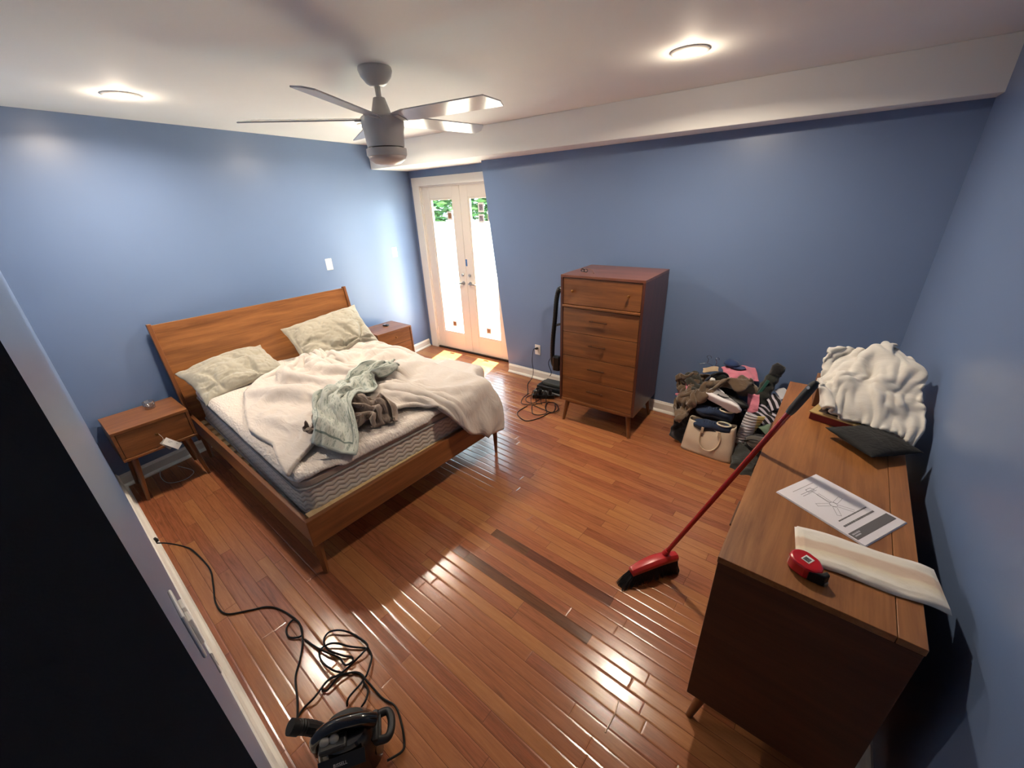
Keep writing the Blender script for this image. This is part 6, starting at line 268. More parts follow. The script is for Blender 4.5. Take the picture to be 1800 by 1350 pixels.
[88,-12,-4,-8,-4,-3,-2,0,3,4,-1,-5,0,3,0,-4,7,-5,-3,10,-9,-9,-6,8,-6,-8,-5,7,-3,-6,-1,5,-2,-5,4,-1,-8,0,4,-8,-8,1,4,2,-8,-6,-5,11,0,2,0,1,0,1,-2,-2,1,2,0,-1,0,2,-6,3,2,-9,6,4,2,-8,4,2,1,-7,3,5,0,-5,2,3,-5,0,4,-2,-4,4,3,-2,-3,-2,4,0,11,-4,-1,1,1,0,1,-1,1,-1,-1,1,1,-1,0,0,-3,0,1,-1,2,1,0,0,0,1,-1,-1,1,2,0,0,0,0,-1,-1,1,1,-2,1,1,-2,0,0,1,0,8,-1,0,0,0,1,0,1,-1,-1,0,0,0,1,-1,-1,-2,0,0,1,1,1,1,-1,1,0,1,-1,0,0,2,0,-1,1,-1,0,1,-1,1,0,-1,0,-2,1,0,0,7,0,-1,1,0,0,2,-1,0,0,-2,1,0,0,0,-2,0,1,0,0,0,0,1,1,-1,1,0,0,-1,1,1,1,0,0,0,-1,0,0,0,0,1,-1,-1,-1,1,0,5,0,1,0,1,0,0,1,0,-1,0,-1,0,0,0,1,0,0,0,-1,-1,1,1,0,0,0,0,1,0,-2,1,1,1,0,1,0,-1,0,0,1,-1,0,0,0,-1,0,1,2,1,1,0,2,0,0,0,0,0,-1,0,0,1,0,0,0,1,-1,-1,0,1,0,0,-1,1,1,0,-1,-1,0,0,0,1,0,0,0,0,1,2,-1,0,-1,0,1,-1,3,2,1,1,0,0,0,0,0,0,1,-1,0,1,0,0,1,0,0,-1,0,0,1,-1,0,-1,0,1,0,-2,-2,-1,0,0,2,1,0,1,1,1,2,-1,0,0,1,0,3,1,1,1,1,-1,-1,-1,2,1,0,0,0,-1,1,1,0,0,-1,0,1,-1,-1,1,-1,0,0,0,0,-2,-2,-1,0,0,1,2,1,0,1,2,0,1,0,-1,-1,9,-4,1,0,1,-1,0,-1,0,0,2,0,-1,-1,1,1,0,0,0,1,0,-1,0,0,-2,1,-1,0,0,1,0,-2,0,0,1,-1,0,1,0,0,1,3,0,-1,1,-1,1,3,1,1,-1,0,0,0,-1,0,1,1,-1,-1,0,1,1,0,1,0,0,0,0,-2,1,-1,1,-1,0,2,0,0,0,1,-2,-1,-1,0,0,1,1,1,2,0,-1,0,0,4,0,0,0,0,1,0,-1,0,1,1,0,-2,-1,1,2,0,-1,1,1,0,-1,0,-1,1,-1,0,1,-1,1,1,0,0,0,-2,-1,-1,1,0,1,1,0,1,1,1,7,-2,0,0,0,-1,0,1,0,-2,-1,1,2,1,-1,0,0,0,1,0,1,0,0,-1,0,0,1,-1,-1,0,0,0,0,0,0,1,-2,0,0,1,0,-1,0,0,2,3,9,-4,0,0,-1,0,0,0,1,-2,-1,0,1,2,0,1,0,0,-1,1,0,0,0,0,0,0,1,0,-2,0,0,0,0,-1,1,0,1,0,0,-1,-1,0,-1,0,1,4,7,-1,-2,1,0,-1,-1,1,-1,1,-2,-1,1,1,2,-1,0,0,1,0,1,0,0,0,0,1,0,-1,0,-1,0,1,0,0,-1,0,1,1,0,-1,-2,0,0,0,-2,-6,3,2,0,-1,1,-1,0,-1,1,0,-1,-1,0,1,0,0,1,0,0,0,1,1,0,1,1,-1,-1,0,-1,0,1,0,1,-1,0,1,1,0,-1,-1,0,-2,1,1,0,1,6,-1,0,0,-1,1,-1,1,0,-1,0,0,-1,0,1,0,-1,1,0,1,0,1,1,0,-1,1,0,-1,0,-1,0,1,0,1,1,-1,0,0,1,-1,-1,0,0,0,1,2,11,-5,-1,-1,0,0,1,-1,0,0,1,-1,1,-1,0,0,0,-1,0,1,1,1,1,0,0,-2,0,0,-1,0,0,1,1,0,0,1,0,0,-1,1,-1,-1,0,0,1,2,1,2,0,1,0,0,-1,0,1,1,0,0,-2,1,0,1,-1,0,-1,0,2,0,0,0,-1,1,-2,0,1,0,0,-1,0,1,2,1,0,-1,1,-1,1,0,-1,-1,-3,-8,-7,7,3,1,0,0,-1,0,0,1,1,0,-1,-2,0,1,1,0,0,0,0,1,-1,-1,1,-1,0,0,0,1,0,0,-1,0,1,2,1,0,-1,1,-1,0,0,0,-1,0,4,-1,1,-1,1,0,0,-1,0,1,0,0,0,0,-1,-1,1,0,1,0,1,-1,0,0,0,-1,0,0,0,0,1,1,0,-1,-1,1,1,0,-1,0,1,1,0,0,0,1,3,1,-1,1,0,-1,1,-1,0,0,1,1,0,-1,0,0,0,0,0,1,0,1,-1,-1,-1,1,1,-1,0,0,0,1,1,0,-2,0,0,0,-1,0,1,0,0,0,3,2,7,-3,-1,-1,-1,2,0,1,0,0,0,0,0,0,0,0,0,2,-1,0,-1,1,0,0,0,1,-1,1,-1,-2,0,0,1,0,0,-1,1,0,0,0,0,1,0,0,1,5,3,1,0,-2,0,0,1,1,-1,1,1,0,-1,0,0,0,2,0,0,-1,0,0,1,0,0,0,1,0,-1,0,-3,0,1,0,-1,0,1,2,0,-1,1,0,0,-1,-1,1,2,2,0,0,-1,0,0,0,1,0,0,1,0,-1,0,1,0,0,1,0,0,0,-1,0,0,0,1,1,1,-2,0,-1,-1,1,-1,-1,1,2,1,0,-1,0,1,0,-3,-10,7,-3,0,0,1,-1,1,0,0,0,0,0,0,0,0,0,0,1,0,-1,1,0,0,0,0,0,0,1,0,1,-1,-1,0,0,0,0,-1,2,1,-1,-1,-1,1,1,2,3,-1,4,1,1,0,0,0,0,0,0,0,1,0,0,0,0,-1,0,0,0,0,0,1,0,0,0,1,0,1,-1,0,0,0,0,1,-2,0,0,2,1,-2,-1,0,1,1,2,9,-3,-2,1,0,1,-1,0,1,-1,0,0,2,0,0,-1,0,-1,0,0,0,0,1,1,0,1,-1,1,0,0,0,0,0,0,0,0,-1,-1,1,0,1,-1,-1,1,1,5,7,-1,0,-1,1,0,1,0,-1,0,0,1,0,1,-1,0,-2,0,0,1,-1,0,1,1,1,0,1,-1,0,0,0,0,1,0,0,-1,-2,-1,0,2,1,1,-1,-1,0,-2,4,1,1,0,0,0,0,1,-1,0,0,0,1,1,0,-1,-1,-1,0,0,0,0,0,2,2,0,-1,0,0,1,0,0,-1,1,0,0,-1,-1,-1,0,1,2,0,0,-1,1,1,3,2,0,0,0,0,0,1,0,0,0,0,-1,1,0,0,-1,-1,0,0,1,1,0,1,1,0,-1,0,1,0,0,0,0,0,1,-1,-2,-1,0,1,1,2,-1,0,-2,4,1,0,2,-1,0,0,0,1,0,0,-1,0,0,0,1,0,-1,0,-1,0,1,1,1,0,1,0,0,0,0,1,0,-1,0,1,0,0,-1,-1,0,0,1,0,0,-1,0,8,-3,0,1,1,0,-1,1,0,1,0,0,-1,-1,0,0,1,1,-1,-1,-1,0,0,2,1,0,1,0,0,0,1,0,0,-1,1,0,0,0,-1,0,0,0,0,1,0,-1,11,-4,-1,-1,2,1,1,-1,0,0,1,0,0,0,-1,-1,0,1,0,-1,-1,-2,1,0,2,0,1,1,0,0,0,1,0,0,0,1,0,0,0,-1,1,0,0,0,1,0,8,-1,-2,0,1,2,1,0,0,0,-1,1,0,1,-1,0,-1,-1,1,0,-1,-1,-1,1,0,1,0,1,1,0,0,0,1,0,0,0,1,0,0,0,0,0,0,1,0,2,5,1,0,-1,1,2,2,1,0,-1,0,-1,1,0,0,-2,0,0,0,1,-1,-1,0,-1,0,1,1,-1,0,1,1,1,0,0,0,1,1,0,0,0,-1,0,0,0,0,-2,-1,5,2,1,-1,0,2,2,0,1,-1,0,-1,-1,0,0,-1,-1,1,0,1,-1,-1,0,0,1,1,1,0,0,0,0,0,1,1,0,0,1,0,0,0,-1,0,0,0,2,3,2,2,0,-1,1,0,1,2,0,-1,-1,-1,0,0,0,0,0,-1,1,0,0,0,0,1,0,0,1,0,0,0,0,0,1,0,1,1,0,0,0,0,0,-1,-1,1,-1,7,-1,1,1,0,-2,0,1,1,0,0,-1,-1,0,0,1,0,0,-1,0,0,1,1,0,-1,1,1,0,0,0,0,0,0,0,1,0,0,1,1,0,0,-1,0,-1,0,1,-1,4,2,2,1,-1,-1,0,0,1,0,-2,0,0,0,1,1,0,0,-2,0,1,0,1,1,0,1,0,0,0,0,0,0,0,0,1,0,1,1,0,-1,0,0,0,-2,-4,5,-1,1,1,1,1,-2,-2,0,0,1,1,-1,-1,0,0,1,1,0,0,0,0,0,1,0,1,0,0,1,0,0,-1,0,0,0,1,1,0,1,0,0,0,0,0,2,1,7,-2,-2,2,1,1,-1,-2,-1,1,1,0,0,0,-1,1,1,1,0,0,-1,-1,1,-1,1,1,1,1,-1,1,0,0,0,-1,0,0,0,1,1,1,0,0,0,1,0,2,13,-5,-2,-2,1,0,1,-1,-1,-1,1,1,0,0,0,0,1,1,1,0,0,-2,-1,1,-1,0,1,1,2,0,0,0,-1,0,0,-1,1,0,1,1,0,1,0,1,1,1,9,0,-2,-1,-1,0,1,0,-1,0,-1,0,1,0,0,0,1,0,1,1,-1,0,-1,-1,0,-1,1,2,1,0,1,0,0,-1,0,0,-1,0,0,2,2,0,0,0,-1,-2,6,1,2,-2,-2,0,1,1,-1,-3,2,1,-1,1,0,-2,0,2,0,0,2,0,-2,0,0,0,-2,1,2,2,-1,1,-1,-1,1,-1,-1,1,0,1,2,0,1,1,0,0,10,-3,2,-1,-2,-2,3,1,-1,-6,4,2,-3,3,1,-5,-1,3,0,-4,8,0,-4,4,0,-3,-2,2,1,1,0,0,2,-5,4,-2,-3,1,1,2,3,0,-2,2,1,2],
[34,-2,9,1,9,1,1,-7,-4,-8,-5,8,-7,-10,-2,5,-6,4,3,-6,0,7,2,-10,0,7,1,-8,4,9,-1,-8,2,7,-7,-3,6,-5,-7,1,5,-6,-7,-7,1,5,4,3,-4,4,-5,1,-2,3,-1,2,2,-7,3,4,-1,-4,5,-2,-1,5,1,-4,-2,7,-1,-5,1,6,-4,-6,2,6,-3,-6,6,3,-5,2,3,-2,-5,4,1,2,-3,-6,-2,6,1,0,0,-1,-1,1,-1,1,1,-2,1,1,0,-1,2,0,0,2,0,-1,1,0,-1,0,0,2,-2,-2,-1,2,-1,0,2,0,-1,0,0,0,0,1,1,0,-1,0,7,-1,0,-1,-1,-1,0,-1,1,1,0,1,0,0,0,0,1,0,0,1,0,0,0,1,0,-1,0,0,1,-2,-1,0,0,-1,1,0,-1,0,1,0,1,1,1,0,-1,1,8,-1,-1,-1,-1,-1,-1,-1,1,1,2,1,0,1,0,0,0,-1,0,0,2,0,0,0,0,0,0,0,0,-1,-1,-2,1,-1,-1,-1,-1,0,1,1,2,1,1,0,0,-1,8,-1,-1,-1,-2,-1,-1,0,0,2,2,1,1,0,1,0,0,-1,-1,1,0,0,0,0,1,0,-1,-1,0,1,-1,0,-1,-1,-2,0,0,1,0,1,0,1,1,0,1,1,9,-1,-2,-1,-1,-2,-1,1,1,1,1,1,1,0,0,2,-1,-1,-1,0,0,1,-1,0,1,0,0,0,-1,0,1,-1,0,-1,0,0,0,0,0,0,-1,0,0,2,0,0,8,-1,-1,-1,-2,-1,0,1,1,1,-1,1,1,1,1,-1,1,0,-1,-1,0,-1,0,1,0,1,0,-1,0,0,1,1,0,0,-1,-1,1,0,0,-2,-1,0,1,-1,1,1,11,-5,-2,-2,0,0,1,1,1,0,0,-1,1,2,0,1,-1,0,-1,-1,0,0,0,0,1,1,0,0,-2,0,1,2,0,-1,0,0,0,1,-1,-1,-2,-1,0,1,1,1,-4,4,0,0,-1,2,1,2,2,-1,-1,1,1,1,1,-1,0,-1,0,0,-1,-1,0,1,1,0,1,0,-1,-2,0,1,0,1,-1,1,0,0,0,-1,-1,-1,0,0,1,1,8,-5,-3,-2,2,0,3,1,1,1,-1,-1,2,1,0,0,-1,0,-1,-1,0,0,0,1,0,1,-1,0,1,-2,-1,0,0,0,1,1,0,0,1,-1,-1,-2,-1,2,1,0,4,-2,-1,-1,1,2,0,1,0,1,1,-1,0,2,0,-1,1,0,-1,-1,-2,0,0,0,2,-1,1,0,-1,1,-1,-1,0,0,0,1,2,0,-1,0,-1,-1,0,0,0,-1,0,0,0,1,1,1,0,-1,1,1,1,0,0,0,1,0,-1,1,0,-2,-1,0,0,0,0,1,-1,-1,2,1,0,0,0,0,0,0,0,0,0,-1,1,0,0,1,-1,-2,-1,0,0,1,1,2,1,-1,0,1,1,1,-2,0,1,0,0,-1,1,-2,0,0,0,0,0,0,-1,0,1,1,1,0,0,0,0,0,-1,0,-1,1,0,0,1,0,1,0,0,-1,0,1,1,2,1,0,-2,1,1,1,0,0,0,0,-1,0,-1,1,-2,0,0,1,0,0,-1,1,-1,0,1,0,0,0,1,-1,0,-2,0,1,1,1,0,0,0,4,0,0,-1,0,1,1,1,0,1,-1,2,0,0,0,0,1,0,-1,-1,-1,0,-1,1,0,0,0,1,-1,1,0,-2,0,-1,0,0,1,0,0,-1,1,1,1,-1,-1,2,1,-1,1,1,0,-1,0,1,1,0,0,0,1,0,-1,1,1,-1,-1,-1,0,0,-1,1,0,1,-1,0,1,1,0,-1,-2,1,-1,0,1,0,0,0,0,2,1,0,-2,-2,-4,0,1,1,0,-1,-1,1,1,0,0,1,0,0,-1,-2,0,2,0,0,0,-1,0,0,1,-1,1,0,1,-1,1,1,-1,-1,0,-1,-1,1,1,1,0,0,1,0,0,-2,-2,-6,5,3,1,-1,-1,0,2,0,0,-1,0,1,-1,-1,-2,0,1,2,0,0,0,0,0,0,-1,2,0,1,0,0,1,0,0,-1,-1,-1,1,1,0,-1,1,0,0,1,3,-7,3,3,2,1,0,0,0,1,-1,0,0,0,1,-1,-2,-2,1,1,2,0,0,0,1,-1,1,1,1,-1,-1,1,0,1,1,-1,-2,-1,1,0,0,0,-1,1,1,0,3,-6,2,1,2,1,0,0,1,1,1,-1,-1,1,1,0,-1,-3,0,2,0,0,0,1,1,1,-1,0,1,1,-1,-1,0,0,1,1,-1,0,-1,2,-1,-1,-1,1,0,0,-2,7,-6,-2,0,2,0,0,0,0,0,0,1,0,0,1,-1,-1,-1,1,1,0,-2,0,1,1,1,1,1,-1,0,-1,-1,0,1,1,1,-1,1,0,2,-1,-1,0,0,0,0,5,-3,0,1,0,0,-1,0,-1,0,0,0,0,0,0,0,0,0,1,1,-1,-1,-1,0,1,2,0,-1,2,1,0,0,-1,-1,2,1,-1,0,1,0,0,0,0,1,-2,-8,-8,8,3,0,0,1,-1,-1,1,-1,-1,0,-2,-1,1,1,1,0,0,1,0,1,-1,-1,0,0,1,0,-1,1,2,1,0,0,1,0,0,-1,1,1,0,-1,-1,1,1,2,-5,4,2,1,1,-1,0,0,0,0,0,-1,-2,-1,0,3,1,-1,0,0,2,-1,1,0,0,0,-1,-1,0,1,2,1,0,1,-1,1,0,0,0,1,1,-1,-1,-1,1,5,0,0,0,1,-1,1,0,1,-1,0,-1,0,0,-2,0,1,3,1,0,0,0,1,-1,0,0,0,0,0,-1,1,1,0,0,0,2,0,1,-2,-1,1,1,2,-2,-2,-1,1,10,-6,-2,-2,0,0,2,0,0,-2,-1,-1,0,0,0,2,2,2,0,1,-1,0,0,-1,0,0,0,-1,1,0,1,0,0,0,0,2,1,0,-2,0,1,1,0,-2,-4,-7,-4,5,1,0,-1,0,0,0,-1,-2,-1,0,0,1,0,1,3,2,1,-1,1,0,-1,0,-1,0,0,0,0,1,0,1,0,-1,1,0,1,1,0,-1,0,0,0,-1,-1,-4,-1,1,1,1,-1,-1,0,-1,0,-1,-1,0,1,1,1,1,2,2,0,-1,0,1,1,-2,0,-1,0,0,1,0,0,-1,0,1,-1,2,1,1,0,-1,1,-1,-1,0,0,2,7,-3,-2,-1,1,-1,-1,-1,0,1,1,-1,1,1,0,0,1,2,0,1,-1,1,-1,0,-1,0,-1,2,0,-1,-1,1,0,-1,1,0,1,1,1,0,-2,-1,0,0,1,0,11,-6,-2,0,0,0,-2,0,0,2,1,0,1,0,-1,0,-1,1,1,0,2,-1,0,-1,-1,-1,0,1,1,0,-1,0,1,0,-2,0,1,0,1,0,0,-1,0,0,0,1,7,-2,-1,-2,1,1,-1,-1,-1,2,1,1,0,1,0,-2,-2,0,2,2,1,0,-1,0,-1,-2,0,0,1,0,-1,0,1,0,0,-1,-2,0,0,2,0,1,0,0,1,0,3,2,0,-1,-1,0,2,-1,0,-2,0,0,1,1,0,-1,-1,-1,1,2,2,1,1,-1,-1,0,-1,-1,0,-1,0,0,1,0,-1,-1,0,-2,0,0,1,1,2,1,-1,1,-4,7,2,0,-2,0,0,2,0,0,-2,-2,-1,0,2,0,-1,0,0,2,2,2,0,0,0,0,0,-1,-2,1,-1,-1,0,1,-2,-1,0,0,-2,-1,0,2,2,2,0,1,5,0,0,1,-1,-2,-1,1,1,1,0,0,-3,-1,-1,0,1,0,1,0,1,2,2,0,0,0,0,0,-1,-1,-1,-1,-1,0,0,-1,0,1,-1,-3,0,0,2,1,1,-1,8,-2,0,0,0,-2,-2,-1,1,1,2,0,0,-2,-2,0,0,0,0,0,1,0,1,2,1,0,0,0,-1,0,0,-2,-2,-1,1,0,1,0,0,-1,-1,-1,-2,2,2,-1,12,-5,-2,0,1,0,-2,-3,-1,1,1,1,1,-2,-1,-1,0,1,0,0,0,1,1,0,0,1,0,-1,0,-1,1,0,-1,0,-1,1,-1,1,0,1,-1,-2,0,-1,2,3,10,-4,-1,0,1,0,0,-3,-2,-2,0,1,1,1,-1,-1,0,0,0,1,0,0,0,2,0,-1,-2,-1,0,1,2,2,0,-2,-1,0,0,0,0,0,0,1,-1,-1,1,8,2,4,-2,0,1,0,0,-1,-2,-2,-2,1,1,0,0,0,1,0,-1,-1,-1,1,1,1,1,-1,-1,-1,0,2,1,2,0,-1,-1,-2,-1,1,1,-1,0,0,1,0,-2,-1,8,-2,0,-2,-1,1,0,0,-1,-2,-1,0,0,2,0,-1,-1,0,0,-2,0,-1,1,0,2,1,0,0,1,0,1,0,1,0,-1,-2,-2,-1,1,1,-1,1,1,-1,-3,-11,7,-1,0,-1,-2,0,0,1,0,0,-2,-1,0,1,1,0,-2,-2,0,0,-2,0,-1,1,0,2,1,1,0,0,1,0,1,1,0,-2,-1,-2,1,0,0,0,1,1,0,0,0,4,1,0,-2,-2,1,2,1,-1,0,-2,1,1,0,-1,-2,-1,-1,0,-1,-1,-1,-1,0,1,2,2,0,-1,0,1,1,1,1,1,-2,-1,-1,0,-1,0,0,2,1,-1,2,2,1,-1,-1,-1,-1,2,1,1,0,0,0,0,0,-1,-2,-2,-1,-1,0,-2,-1,0,-1,0,1,1,1,0,0,2,1,1,2,0,1,-1,-2,-1,0,-2,0,1,3,3,5,-3,1,0,-1,0,1,0,2,0,0,0,-1,0,0,1,-1,-3,-2,-1,-2,-1,-1,-1,1,-1,0,1,1,2,0,1,1,0,1,2,1,0,-1,0,-1,-2,-1,1,3,11,-6,4,2,1,2,2,-1,-1,1,2,-2,-2,0,1,1,1,0,-2,-4,-3,1,-3,-1,0,1,0,-1,1,1,0,1,2,1,0,0,1,2,1,0,0,0,-1,-3,-1,-1,-3,-1,-3,5,1,-1,6,-2,-5,7,0,-5,-3,-2,6,-2,7,0,-3,-8,-1,3,-4,-5,2,2,1,-3,2,-2,1,3,2,4,-1,-3,-1,7,0,-2,3,1,-3,-2,-3,0,4])
